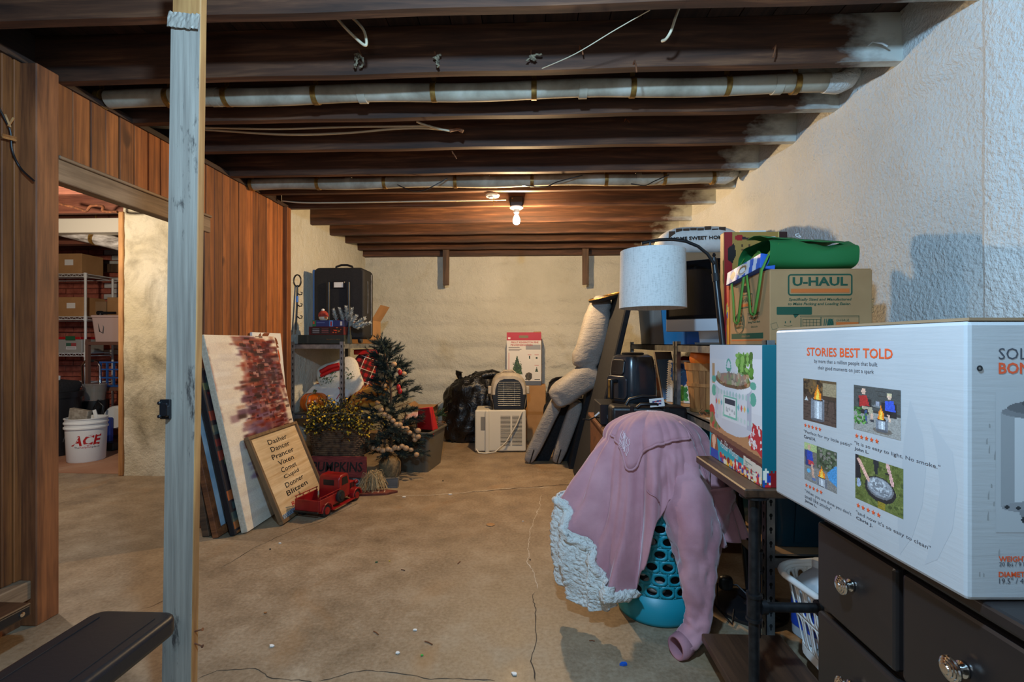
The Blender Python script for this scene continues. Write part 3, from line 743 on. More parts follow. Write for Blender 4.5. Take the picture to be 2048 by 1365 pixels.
for s_ in (-1,1):
    for y0 in (.075,.435):
        P = []
        for i in range(13):
            a = math.pi*i/12; P.append((y0-.062*math.cos(a), .042+.062*math.sin(a)))
        Q = [(y0+.050*math.cos(math.pi*i/12), .042+.050*math.sin(math.pi*i/12)) for i in range(13)]
        mb = MB(); mb.prism(P+Q, .05, frame((s_*.088-.025,0,0),(0,1,0),(0,0,1)))
        obj('mudguard', mb, m_tred, tr, bevel=.003, bseg=1)
        wh = obj('wheel', MB().lathe([(.012,-.016),(.040,-.016),(.044,-.010),(.044,.010),(.040,.016),(.012,.016)], 24), plain('rubber_tyre',(26,25,24),.8) if y0 < .1 and s_ < 0 else bpy.data.materials['rubber_tyre'], tr, M=frame((s_*.088,y0,.044),(0,1,0),(0,0,1)), smooth=35)
        obj('hubcap', MB().lathe([(.026,0),(.024,.006),(.0,.009)], 16), m_tred, wh, loc=(0,0,.0162 if s_ > 0 else -.0252))
    obj('running_board', MB().bx(s_*.108-.014,s_*.108+.014,.12,.39,.034,.042), m_tred, tr)
    obj('headlamp', MB().sup((s_*.066,.478,.135),(.016,.018,.016),nu=12,nv=8), m_tred, tr, smooth=180)
sp = obj('spare_wheel', MB().lathe([(.012,-.012),(.038,-.012),(.042,-.006),(.042,.006),(.038,.012),(.012,.012)], 24), bpy.data.materials['rubber_tyre'], tr, M=frame((.112,.215,.105),(0,1,0),(0,0,1)), smooth=35)
obj('hubcap', MB().lathe([(.024,0),(.022,.005),(.0,.007)], 16), m_blackm, sp, loc=(0,0,.0125))

# ------------------------------------------------------------------ steel shelving by the left wall
def perforated(p, h, wdt=.035, face='both', mat=m_steel):
    """L-shaped upright with punched keyholes"""
    mb = MB(); sx, sy = p
    mb.bx(0, sx*wdt, 0, sy*.0025, 0, h) if sx > 0 else mb.bx(sx*wdt, 0, 0, sy*.0025, 0, h)
    mb.bx(0, sx*.0025, 0, sy*wdt, 0, h)
    return mb
def rack(name, label, x0, x1, y0, y1, h, levels, mat, hole=True, deckmat=None):
    r = thing(name, label, 'shelving', (x0, y0, 0))
    dx, dy = x1-x0, y1-y0
    for (px, sx) in ((0,1),(dx,-1)):
        for (py, sy) in ((0,1),(dy,-1)):
            mb = MB(); a, b = sorted((0, sx*.035)); c, d = sorted((0, sy*.0025)); mb.bx(a,b,c,d,0,h)
            a, b = sorted((0, sx*.0025)); c, d = sorted((0, sy*.035)); mb.bx(a,b,c,d,0,h)
            up = obj('upright', mb, mat, r, loc=(px,py,0))
            hm = MB(); n = int(h/.055)
            for i in range(n):
                z = .04+.055*i
                P = [(.0065*math.cos(q), .0085*math.sin(q)) for q in [math.pi*2*k/8 for k in range(8)]]
                yo = -.0003 if sy > 0 else .0003
                hm.prism(P, .0004, frame((sx*.019, yo, z),(1,0,0),(0,0,1)))
                hm.prism(P, .0004, frame((-.0003*sx+ (0 if sx>0 else .0), sy*.019, z),(0,-1,0),(0,0,1)))
                hm.prism([(p_[0]*.5, p_[1]*.8) for p_ in P], .0004, frame((sx*.019, yo, z-.012),(1,0,0),(0,0,1)))
                hm.prism([(p_[0]*.5, p_[1]*.8) for p_ in P], .0004, frame((-.0003*sx, sy*.019, z-.012),(0,-1,0),(0,0,1)))
            if hole: setprops(obj('punched_holes', hm, m_hole, up), kind='stuff')
    for z in levels:
        obj('shelf_beam', MB().bx(.003,dx-.003,.004,.012,z-.045,z).bx(.003,dx-.003,.004,.03,z-.006,z), mat, r)
        obj('shelf_beam', MB().bx(.003,dx-.003,dy-.012,dy-.004,z-.045,z), mat, r)
        obj('shelf_beam', MB().bx(.004,.012,.013,dy-.013,z-.045,z).bx(.004,.03,.013,dy-.013,z-.006,z), mat, r)
        obj('shelf_beam', MB().bx(dx-.012,dx-.004,.013,dy-.013,z-.045,z), mat, r)
        obj('shelf_deck', MB().bx(.013,dx-.013,.013,dy-.013,z-.016,z-.003), deckmat or m_cardd, r)
    return r
LX0, LX1, LY0, LY1 = -2.205, -1.715, 4.255, 5.53
rack('steel_shelving', 'grey steel shelving unit against the left wall under the suitcase', LX0, LX1, LY0, LY1, 1.235, (1.215, .575, .20), m_steel)
ST = 1.2155; SM = .5755
# suitcase on top
m_suit = MAT('black_luggage_fabric', S(18,18,20), S(28,28,31), 80, rough=.75, bump=.3, bscale=220)
sc_ = thing('suitcase', 'large black upright suitcase on top of the left steel shelving', 'suitcase', (-1.885,4.70,ST), 0)
mb = MB(); mb.prism(rrect(.50,.70,.05), .27, frame((0,-.135+.27,.395),(1,0,0),(0,0,1)))
sb = obj('suitcase_shell', mb, m_suit, sc_, bevel=.02, bseg=3, smooth=50)
for x in (-.10,.10): obj('rail', MB().tube([(x,-.14,.12),(x,-.143,.60)], .018, 8), m_black, sc_, smooth=60)
tg = obj('name_tag', MB().bx(-.06,.06,-.142,-.136,.54,.61), m_black, sc_, bevel=.003, bseg=1); obj('name_card', MB().bx(-.045,.045,-.1435,-.142,.55,.60), m_whitep, tg, label='white card in the name tag')
obj('top_handle', MB().tube([(-.09,0,.74),(-.08,0,.775),(-.03,0,.79),(.03,0,.79),(.08,0,.775),(.09,0,.74)], .011, 8), m_black, sc_, smooth=60)
obj('side_zip', MB().tube([(.253,.06,.09),(.253,.06,.70)], .005, 6), m_steeld, sc_)
obj('side_pocket_zip', MB().tube([(.252,-.04,.3),(.252,-.03,.5),(.252,-.04,.62)], .004, 6), m_steeld, sc_)
for x in (-.2,.2): obj('wheel', MB().lathe([(.03,-.015),(.035,0),(.03,.015)], 16), m_black, sc_, M=frame((x,-.10,.035),(0,1,0),(0,0,1)), smooth=40)
obj('blue_edge_panel', MB().bx(-.275,-.256,-.10,.10,.05,.73), plain('blue_plastic',(60,110,170),.5), sc_, label='blue panel standing behind the suitcase edge')
# cardboard box behind, open flap
cb = thing('cardboard_box', 'open brown cardboard box behind the suitcase on the shelving', 'box', (-1.84,5.2,ST))
obj('box_body', MB().bx(-.12,.10,-.12,.2,0,.26), m_cardb, cb, bevel=.002, bseg=1)
obj('box_flap', MB().hexa([(.10,-.12,.255),(.103,-.12,.255),(.103,.2,.255),(.10,.2,.255)],[(.20,-.12,.42),(.204,-.12,.42),(.204,.2,.42),(.20,.2,.42)]), m_cardb, cb)
# boxes stacked in front
m_dgreen = MAT('dark_green_card', S(30,36,32), S(38,46,40), 6, rough=.6)
gb = thing('gift_box', 'flat dark green gift box at the bottom of the stack before the suitcase', 'box', (-1.865,4.40,ST))
obj('box_body', MB().bx(-.30,.135,-.09,.10,0,.082), m_dgreen, gb, bevel=.002, bseg=1)
obj('lettering', MB().text('Season\'s Greetings', frame((.035,-.0905,.04),(1,0,0),(0,0,1)), h=.016, w=.13), m_brass, gb, label='gold lettering')
b2 = thing('light_set_box', 'dark red box of light sets in the middle of the stack before the suitcase', 'box', (-1.865,4.40,ST+.0825))
obj('box_body', MB().bx(-.20,.13,-.085,.08,0,.075), plain('maroon_card',(92,16,22),.5), b2, bevel=.002, bseg=1)
cv = Cv(60,14,(70,14,18),3); cv.r(.06,.1,.62,.9,(30,26,28)); 
for i in range(3): cv.r(.1,.2+.25*i,.3,.3+.25*i,(130,130,134)); cv.r(.36,.2+.25*i,.56,.3+.25*i,(120,70,70))
cv.r(.66,.05,.98,.95,(40,18,14)).speck(16,.68,.1,.97,.9,[(230,90,40),(250,140,60),(200,30,30),(80,90,40)],.04)
cv.build('printed_front', frame((-.035,-.0858,.0375),(1,0,0),(0,0,1)), .325,.07, b2)
b3 = thing('toy_brick_box', 'thin blue printed box on top of the stack before the suitcase', 'box', (-1.865,4.40,ST+.158))
obj('box_body', MB().bx(-.17,.125,-.08,.08,0,.06), plain('navy_card',(28,44,92),.5), b3, bevel=.002, bseg=1)
cv = Cv(60,12,(36,52,104),3); cv.r(0,0,.11,1,(36,110,70)).r(.02,.15,.07,.6,(210,60,50)); cv.r(.55,.0,.66,1,(90,150,210)).r(.58,.2,.63,.9,(170,40,40)).r(.14,.3,.4,.38,(110,130,180)).r(.14,.55,.36,.62,(110,130,180)).r(.9,.2,.96,.8,(210,200,190))
cv.build('printed_front', frame((-.0225,-.0808,.03),(1,0,0),(0,0,1)), .29,.056, b3)
sn = thing('snowman_figure', 'small figure in a red knitted hat with orange nose on the blue box', 'figurine', (-1.965,4.40,ST+.2185))
obj('head', MB().sup((0,0,.026),(.042,.036,.030),nu=16,nv=10), plain('ivory_clay',(226,206,176),.6), sn, smooth=180)
obj('hat', MB().lathe([(.046,.036),(.047,.046),(.040,.072),(.022,.090),(.0,.094)],16), MAT('red_knit',S(140,44,34),S(170,66,50),60,rough=.9,bump=.5,bscale=90), sn, smooth=60)
obj('pompom', MB().sup((-.004,0,.10),(.015,.015,.013),nu=10,nv=8), m_whitep, sn, smooth=180)
obj('nose', MB().cyl((.028,-.03,.026),(.062,-.045,.024),.008,.001,8), plain('orange_clay',(220,110,40),.5), sn)
# frosted greenery in front of the case
m_frost = MAT('frosted_needles', S(150,160,156), S(226,228,226), 40, rough=.8)
fg = thing('frosted_pine_spray', 'frosted white pine sprigs with red berries lying before the suitcase', 'artificial sprig', (-1.73,4.42,ST+.16))
rr = random.Random(4)
def sprig(mb, base, d, ln, nn=26, w_=.0022, nl=.03, rr=rr, mi=0):
    base = Vector(base); d = Vector(d).normalized(); s1 = d.cross(Vector((.2,.5,.8))).normalized(); s2 = d.cross(s1)
    mb.tube([base, base+d*ln], .002, 4, mi)
    for i in range(nn):
        k = (i+.5)/nn; a = rr.uniform(0,6.28); p = base+d*ln*k
        e = (s1*math.cos(a)+s2*math.sin(a))*nl*(1-.45*k)*rr.uniform(.7,1.2)+d*nl*.75
        q = s1*math.sin(a)*-1+s2*math.cos(a)
        mb.add([p-q*w_, p+q*w_, p+e], [(0,1,2)], mi)
for k,(bx_,bz,dx,dz,ln) in enumerate(((-.10,.05,-.1,.8,.11),(0,.05,.05,1,.13),(.03,.05,.25,.9,.12),(-.03,.05,-.2,.9,.12),(.05,.0,.8,.45,.16),(.06,-.01,.95,.25,.18),(.02,.0,.6,.7,.13))):
    mb = MB(); sprig(mb, (bx_,-.04,bz), (dx,-.3,dz), ln, 120, .0055, .034)
    obj('sprig', mb, m_frost, fg)
for k,(x,z) in enumerate(((-.02,.07),(.06,.045),(-.09,.06),(.09,.03))): obj('berry', MB().sup((x,-.03,z),(.009,.009,.009),nu=10,nv=6), m_red, fg, smooth=180)
obj('stem_holder', MB().tube([(0,0,-.158),(0,.0,-.04),(.0,0,.05)],[.035,.018,.006],8), m_dgreen, fg)

# pillows, pumpkin and gear on the middle shelf
def pillow(name, label, loc, R, size, mats, fn=None, parts=()):
    r = thing(name, label, 'pillow', M=Matrix.Translation(loc) @ R)
    def shape(p):
        k = (1-(p.x/size[0])**4*.35)*(1-(p.z/size[2])**4*.35); e = 1+.10*abs(p.x/size[0])*abs(p.z/size[2])
        return Vector((p.x*e, p.y*k + .006*noise.noise(p*12), p.z*e))
    obj('pillow_cover', MB().sup((0,0,0), size, .55, .55, 32, 20, fn=lambda p: shape(p), R=None), mats[0], r, smooth=180)
    for n_, mb_, m_ in parts: obj(n_, mb_, m_, r, smooth=180)
    return r
t = NT('plaid_cloth'); _v = t.node('ShaderNodeTexCoord').outputs['Object']; _s = t.node('ShaderNodeSeparateXYZ'); t.link(_v, _s.inputs[0])
def stripe(ax, fq, th, ph=0): return t.math('LESS_THAN', t.math('FRACT', t.math('ADD', t.math('MULTIPLY', _s.outputs[ax], fq), 10.13+ph)), th)
_c = t.mix(t.math('MULTIPLY', stripe(0, 16, .45), .75), S(178,24,26), S(20,26,22)); _c = t.mix(t.math('MULTIPLY', stripe(2, 16, .45), .75), _c, S(20,26,22)); _c = t.mix(stripe(0, 8, .05, .2), _c, S(220,210,190)); _c = t.mix(stripe(2, 8, .05, .2), _c, S(220,210,190))
m_plaid = t.done(_c, .9)
m_pwhite = MAT('white_cotton', S(206,206,204), S(226,226,222), 12, rough=.9, bump=.2, bscale=14, bdist=.02)
m_plin = MAT('linen_cotton', S(206,198,180), S(222,214,198), 80, rough=.9, bump=.3, bscale=150)
m_must = MAT('mustard_canvas', S(200,128,40), S(222,156,64), 18, rough=.9, bump=.35, bscale=12, bdist=.02)
RX = lambda a: Matrix.Rotation(a, 4, 'X'); RY = lambda a: Matrix.Rotation(a, 4, 'Y'); RZ = lambda a: Matrix.Rotation(a, 4, 'Z')
pw = pillow('throw_pillow', 'white pillow with thin red piping on the middle shelf above the pumpkin', (-1.98,4.50,SM+.135), RX(-1.0) @ RY(.25), (.205,.06,.15), [m_pwhite],
  parts=[('piping', MB().tube([(-.16,-.052,.09),(-.08,-.062,.10),(0,-.066,.10),(.09,-.06,.09),(.15,-.05,.03),(.165,-.046,-.06)], .004, 6), m_red)])
p2 = pillow('throw_pillow', 'off white pillow with a red truck and green sprigs, behind the white pillow', (-1.885,4.60,SM+.29), RZ(.15) @ RY(-.35) @ RX(-.25), (.20,.07,.19), [m_plin])
mb = MB()
mb.tube([(-.14,-.060,.12),(-.05,-.075,.13),(.05,-.075,.12)], .025, 8).tube([(-.15,-.06,.08),(-.02,-.074,.09),(.09,-.073,.08)], .018, 8)
obj('red_motif', mb, m_red, p2, smooth=60, label='red felt motif')
mb = MB(); rr = random.Random(3)
for cx, cz in ((-.13,.04),(-.03,.05),(.09,.06),(-.08,.02),(.12,.0)):
    for i in range(26):
        p = Vector((cx+rr.uniform(-.035,.035), -.077+rr.uniform(-.006,.01), cz+rr.uniform(-.05,.03))); e = Vector((rr.uniform(-.012,.012), -.004, rr.uniform(-.012,.012))); q = Vector((e.z,0,-e.x))*.35
        mb.add([p-e, p+q, p+e, p-q], [(0,1,2,3)])
obj('green_sprigs', mb, plain('green_stitching',(44,78,44),.8), p2, label='green stitched sprigs')
setprops(p2.children[-1], kind='stuff')
pillow('throw_pillow', 'red and black plaid pillow standing on edge beside the shelf upright', (-1.80,4.95,SM+.29), RZ(.25) @ RY(.38), (.13,.055,.23), [m_plaid],
  parts=[('pale_backing', MB().sup((.006,.030,0),(.125,.045,.222),.55,.55,28,16), m_plin)])
p4 = pillow('throw_pillow', 'mustard yellow pillow with dark red lettering at the right of the shelf', (-1.575,4.50,SM+.135), RZ(-.25) @ RY(-.28) @ RX(-.95), (.20,.055,.17), [m_must])
mb = MB()
for ch, x, z, a in (('N',-.05,.0,.1),('I',-.11,.0,.1),('H',-.04,.10,.1),('A',.03,.10,.1),('P',.09,.10,.1)):
    mb.text(ch, frame((x,-.062,z),(1,0,.1),(0,0,1)), h=.06, bold=.02)
obj('lettering', mb, plain('dark_red_print',(128,30,34),.8), p4, label='dark red printed letters')
# carved pumpkin
m_pump = MAT('glazed_orange', S(196,84,16), S(226,120,30), 8, rough=.3)
pk = thing('ceramic_pumpkin', 'glossy orange ceramic pumpkin on the middle shelf at left', 'pumpkin', (-2.03,4.35,SM+.001))
def pumpfn(R_, H_, k=9, dep=.09):
    def f(u, v):
        a = 2*math.pi*u; b = math.pi*(v-.5); q = 1-dep*abs(math.sin(k*a/2))**.5*0 - dep*(1-abs(math.sin(k*a/2)))**2
        r = R_*math.cos(b)**.75*q; z = H_*(.5+.5*math.sin(b)) - .18*H_*math.exp(-(max(0,r)/(R_*.35))**2)*(1 if b > 0 else -1)
        return (r*math.cos(a), r*math.sin(a), z)
    return f
obj('pumpkin_body', MB().grid(72, 18, pumpfn(.125,.19), cu=True), m_pump, pk, smooth=180)
obj('pumpkin_stem', MB().tube([(0,0,.15),(0,.0,.185),(.012,0,.205)], [.02,.014,.017], 8), MAT('green_stem',S(60,76,34),S(96,104,52),20), pk, smooth=60)
# gear at the right end of the shelf
dk = thing('black_equipment_case', 'black hard case stacked under the top shelf behind the plaid pillow', 'case', (-1.88,5.28,SM+.001))
obj('case_lower', MB().bx(-.19,.15,-.2,.2,0,.20), m_black, dk, bevel=.012, bseg=2); obj('case_upper', MB().bx(-.18,.15,-.19,.19,.205,.36), m_black, dk, bevel=.02, bseg=2)
obj('paper_stack', MB().bx(.151,.155,-.16,.02,.10,.17), m_whitep, dk, label='white paper label on the case')
ln_ = thing('camera_lens', 'black lens with a red centre lying under the top shelf right side', 'lens', (-1.78,5.28,SM+.362))
obj('lens_barrel', MB().lathe([(.05,0),(.055,.01),(.055,.05),(.048,.06),(.048,.14)], 24), m_black, ln_, M=frame((.02,-.10,.056),(1,0,0),(0,0,1)) @ RX(math.pi), smooth=35)
obj('lens_ring', MB().lathe([(.040,0),(.050,0),(.050,.004),(.040,.004),(.040,0)], 24, cap=False), m_chrome, ln_, M=frame((.02,-.106,.056),(1,0,0),(0,0,1)))
obj('lens_glass', MB().lathe([(.018,0),(.0,.004)], 16), m_red, ln_, M=frame((.02,-.1045,.056),(1,0,0),(0,0,1)))
tp = thing('tripod', 'folded black tripod lying on the cases, its tip sticking out past the shelving', 'tripod', (-1.74,5.34,SM+.39))
for i,(dy,dz) in enumerate(((0,0),(.03,.0),(.015,.026))): obj('tripod_leg', MB().cyl((-.2,dy,dz),(.32-.02*i,dy-.05,dz+.0),.012,.009,8), m_black, tp)
rt = thing('red_tin', 'flat red tin lid tucked just under the top shelf', 'tin', (-1.80,5.0,1.10))
obj('tin_body', MB().bx(-.06,.10,-.12,.22,.0,.05), plain('glossy_red',(190,24,24),.25), rt, bevel=.006, bseg=2); obj('tin_ledge', MB().bx(-.065,.105,-.125,.225,.050,.055), plain('dark_red_rim',(120,16,16),.3), rt)
# white yarn bundle on the low shelf
yb = thing('white_yarn_bundle', 'bundle of white cord on the low shelf right of the wicker basket', 'yarn', (-1.66,4.52,.33))
mb = MB()
for i in range(26):
    a = i*.24; P = [(.10*math.cos(q)*(.75+.25*math.sin(a)), .07*math.sin(q)+.03*math.cos(a), .11+.10*math.sin(a)*math.cos(q*.5+a)) for q in [k*.42 for k in range(16)]]
    mb.tube(P, .006, 5, closed=True)
obj('cord_loops', mb, m_pwhite, yb, smooth=60); obj('cord_core', MB().sup((0,0,.10),(.09,.065,.10),nu=14,nv=10), m_pwhite, yb, smooth=180)
obj('bundle_base', MB().bx(-.12,.12,-.1,.1,-.129,.01), m_cardd, yb)

# ------------------------------------------------------------------ wicker basket with yellow branches
m_wick = MAT('dark_wicker', S(58,40,28), S(112,84,58), 30, rough=.8)
cr = thing('wooden_crate', 'dark wooden crate hidden behind the pumpkins sign, carrying the wicker basket', 'crate', (-1.73,4.13,0))
for z in (.0,.075,.15): obj('crate_slat', MB().bx(-.21,.21,-.115,-.10,z,z+.065), m_hang, cr); obj('crate_slat', MB().bx(-.21,.21,.10,.115,z,z+.065), m_hang, cr)
obj('crate_top', MB().bx(-.21,.21,-.115,.115,.215,.23), m_hang, cr)
wb = thing('wicker_basket', 'dark wicker basket full of yellow flowering branches', 'basket', (-1.70,4.13,.2305))
mb = MB(); n = 44
for k in range(17):
    z = .012+.0165*k; sc2 = 1+.16*k/16
    P = []
    for i in range(n):
        a = 2*math.pi*i/n; w_ = 1+.022*(1 if (i+k) % 2 else -1)
        P.append((.215*sc2*w_*math.copysign(abs(math.cos(a))**.6, math.cos(a)), .105*sc2*w_*math.copysign(abs(math.sin(a))**.6, math.sin(a)), z+.003*noise.noise(Vector((a*2,k,0)))))
    mb.tube(P, .0085, 5, closed=True)
obj('wicker_weave', mb, m_wick, wb, smooth=60)
setprops(wb.children[0], kind='stuff')
for i in range(0,n,2):
    a = 2*math.pi*i/n; f_ = lambda s_: (.215*s_*math.copysign(abs(math.cos(a))**.6, math.cos(a)), .105*s_*math.copysign(abs(math.sin(a))**.6, math.sin(a)))
    obj('wicker_stake', MB().tube([(*f_(1.0),0),(*f_(1.17),.285)], .006, 5), m_wick, wb)
P = [(.215*1.18*math.copysign(abs(math.cos(a))**.6, math.cos(a)), .105*1.18*math.copysign(abs(math.sin(a))**.6, math.sin(a)), .29) for a in [2*math.pi*i/n for i in range(n)]]
obj('basket_rim', MB().tube(P, .013, 6, closed=True), m_wick, wb, smooth=60)
obj('basket_lining', MB().bx(-.19,.19,-.085,.085,.0,.02), m_wick, wb)
fb = thing('yellow_flower_branches', 'tangle of dark twigs with small yellow blossoms rising from the wicker basket', 'artificial flowers', (-1.70,4.10,.2505))
rr = random.Random(11); mbt = MB(); mbf = MB(); mbl = MB()
def petal(mb, p, s_, rr):
    e = Vector((rr.uniform(-1,1), rr.uniform(-1,1), rr.uniform(-1,1))).normalized()*s_; q = e.cross(Vector((rr.uniform(-1,1), rr.uniform(-1,1), rr.uniform(-1,1)))).normalized()*s_*.45
    mb.add([p-e*.2, p+e*.5+q, p+e, p+e*.5-q], [(0,1,2,3)])
for i in range(84):
    x = rr.uniform(-.2,.2); P = [Vector((x*.7, rr.uniform(-.06,.04), .17))]; d = Vector((x*2.4+rr.uniform(-.3,.4), rr.uniform(-.45,.2), rr.uniform(.3,1.0))).normalized()
    for k in range(9):
        P.append(P[-1]+d*.037); d = (d+Vector((rr.uniform(-.3,.32), rr.uniform(-.25,.2), rr.uniform(-.36,.12)))).normalized()
        if P[-1].x < -.22: d.x = abs(d.x)
        if P[-1].y < -.15: d.y = abs(d.y)
        if P[-1].z < .15: d.z = abs(d.z)
        if P[-1].y > .15: d.y = -abs(d.y)
    mbt.tube(P, .0028, 4)
    for p in P[3:]:
        for j in range(5): petal(mbf if rr.random() < .33 else mbl, p+Vector((rr.uniform(-.025,.025), rr.uniform(-.025,.025), rr.uniform(-.025,.025))), rr.uniform(.012,.024), rr)
setprops(obj('twigs', mbt, plain('dark_twig',(44,36,28),.8), fb), kind='stuff')
setprops(obj('blossoms', mbf, MAT('yellow_petals',S(206,158,26),S(236,200,60),30,rough=.7), fb), kind='stuff')
setprops(obj('dark_leaves', mbl, MAT('dark_leaves',S(34,38,26),S(62,58,34),30,rough=.7), fb), kind='stuff')
obj('cane_handle', MB().tube([(-.22,-.13,.28),(-.18,-.14,.33),(-.05,-.14,.37),(.10,-.14,.38),(.2,-.13,.36)], .006, 6), m_rope, fb, smooth=60, label='curved pale cane')
obj('cane_handle', MB().tube([(-.20,-.10,.32),(-.23,-.12,.45),(-.21,-.12,.52),(-.16,-.10,.55)], .006, 6), m_rope, fb, smooth=60, label='curved pale cane')

# ------------------------------------------------------------------ pumpkins sign
ps = thing('pumpkins_sign', 'red painted board lettered PUMPKINS standing behind the toy truck', 'sign', (-1.63,3.985,0))
obj('sign_board', MB().bx(-.26,.22,0,.02,.075,.252), MAT('weathered_red_board',S(104,36,34),S(140,56,52),14,(1,8,8),rough=.8), ps, bevel=.002, bseg=1)
obj('lettering', MB().text('PUMPKINS', frame((-.03,-.001,.165),(1,0,0),(0,0,1)), w=.44, h=.085, bold=.02, shear=.12), m_ink, ps, label='black hand painted capitals')
lo_ = obj('lower_board', MB().bx(-.26,.20,0,.02,0,.072), plain('charcoal_board',(50,52,54),.8), ps, bevel=.002, bseg=1)
obj('lettering', MB().text('LD', frame((.115,-.001,.04),(1,0,0),(0,0,1)), w=.11, h=.055, bold=.02), plain('grey_letter',(136,138,136),.8), lo_)
for sx in (-.2,.17): obj('sign_stake', MB().bx(sx-.02,sx+.02,.021,.035,0,.25), m_hang, ps)
# straw bunch and leaf sign
st_ = thing('straw_bunch', 'dry straw bunch flopped on the floor by the truck bonnet', 'straw', (-1.31,3.86,0))
mb = MB(); rr = random.Random(8)
for i in range(210):
    a = rr.uniform(0,6.28); r = rr.uniform(.02,.13); P = [(rr.uniform(-.03,.03), rr.uniform(-.03,.03), rr.uniform(.10,.175)), (r*.6*math.cos(a), r*.6*math.sin(a), rr.uniform(.08,.17)), (r*math.cos(a), r*math.sin(a), rr.uniform(.003,.06))]
    mb.tube(P, .0018, 3)
setprops(obj('straw_stems', mb, MAT('dry_straw',S(148,122,84),S(196,170,124),40,rough=.9), st_), kind='stuff')
obj('straw_tie', MB().sup((0,0,.055),(.045,.045,.055),nu=12,nv=8), m_rope, st_, smooth=180)
lf = thing('leaf_sign', 'brown pointed wooden sign lying flat in front of the straw', 'sign', (-1.28,3.80,.0), math.radians(10))
obj('sign_board', MB().prism([(-.17,-.02),(-.12,-.055),(.10,-.055),(.19,0),(.10,.045),(-.12,.045)], .018), MAT('red_brown_board',S(88,38,26),S(120,58,42),14,rough=.8), lf, bevel=.002, bseg=1)
obj('lettering', MB().text('H I', frame((.04,-.01,.0186),(1,0,0),(0,1,0)), w=.10, h=.05), plain('pale_letter',(176,150,130),.8), lf)
gbk = obj('grey_wood_block', MB().hexa([(-.06,-.02,0),(.07,-.02,0),(.07,.02,0),(-.06,.02,0)],[(-.06,-.015,.075),(.075,-.015,.085),(.075,.02,.085),(-.06,.02,.075)]), wood('grey_weathered_wood',S(96,90,84),S(140,134,126),0), loc=(-1.20,3.97,0), label='small grey weathered wood block behind the leaf sign', cat='wood block', bevel=.002, bseg=1)

# ------------------------------------------------------------------ little christmas tree
xt = thing('christmas_tree', 'small artificial pine tree with a wooden bead garland before the back wall', 'christmas tree', (-1.305,4.32,0))
m_needle = MAT('dark_blue_green_needles', S(18,30,30), S(44,60,54), 20, rough=.75)
rr = random.Random(21); H0, H1 = .20, 1.20
def trunkx(z): return -.015+.03*math.sin(z*3)-(.05*(z-.95)/.3 if z > .95 else 0) + (.05 if z > 1.12 else 0)*0
obj('trunk', MB().tube([(trunkx(.14+.1*i),0,.14+.1*i) for i in range(11)], [.018-.001*i for i in range(11)], 8), m_wick, xt)
mb = MB()
for i in range(62):
    k = (i+.5)/62; k = k**1.12; z = H0+(H1-H0)*k; a = i*2.399+rr.uniform(-.4,.4); ln = (.31*(1-k)**.62+.045)*rr.uniform(.7,1.12)
    d = Vector((math.cos(a), math.sin(a), rr.uniform(-.22,.25)+.75*k)).normalized()
    if d.y > .3 and ln > .2: ln = .2
    B = Vector((trunkx(z), 0, z)); sprig(mb, B, d, ln, 40, .003, .04, rr)
    for j in range(9):
        q = B+d*ln*rr.uniform(.25,1.0); e = (d+Vector((rr.uniform(-.8,.8), rr.uniform(-.8,.8), rr.uniform(-.5,.45)))).normalized()
        sprig(mb, q, e, rr.uniform(.05,.11), 34, .003, .036, rr)
setprops(obj('needles', mb, m_needle, xt), kind='stuff')
for i in range(10):
    mb = MB(); z = rr.uniform(.3,1.15); a = rr.uniform(0,6.28)
    mb.tube([(trunkx(z),0,z), (trunkx(z)+.18*math.cos(a), .18*math.sin(a), z+.06)], .003, 4); obj('bare_twig', mb, m_wick, xt)
obj('tree_pot', MB().lathe([(.0,0),(.085,0),(.10,.05),(.10,.13),(.075,.17),(.03,.19)], 20), MAT('burlap',S(110,88,60),S(140,116,82),60,rough=.95,bump=.6,bscale=120), xt, smooth=50)
m_bead = MAT('wooden_bead', S(150,112,76), S(190,158,122), 18, rough=.6, rand=True)
m_beadw = MAT('white_bead', S(186,184,180), S(212,210,204), 18, rough=.6)
bead_px = [(788,729),(797,741),(808,748),(768,772),(755,806),(762,820),(770,830),(779,835),(786,842),(793,850),(800,850),(806,858),(813,858),(819,866),(828,872),(836,874)] + [(748,897),(757,899),(766,902),(776,899),(783,901),(790,896),(797,897),(804,893),(812,897),(822,900)] + [(833,910),(836,862),(830,880)]
be0 = None
for i, (px, py) in enumerate(bead_px):
    zz = at(px, py, 4.12).z; Yb = 4.32 - (.31*(1-max(0,zz-.2))**.8*.75+.04) * (.9 if px < 815 else .55)
    p = at(px, py, Yb)
    lp = p-Vector((-1.305,4.32,0)); r = .024 if i % 3 else .027
    if be0 is None: o = obj('bead', MB().sup((0,0,0),(1,1,.88),nu=14,nv=9), m_bead, xt, loc=lp, smooth=180); be0 = o
    else: o = obj('bead', be0.data, None, xt, loc=lp)
    o.scale = (r,r,r)
for px, py in ((800,745),(797,775),(800,783)):
    p = at(px, py, 4.18)-Vector((-1.305,4.32,0)); obj('red_ornament', MB().sup((0,0,0),(.02,.012,.026),nu=10,nv=8), m_red, xt, loc=p, smooth=180)

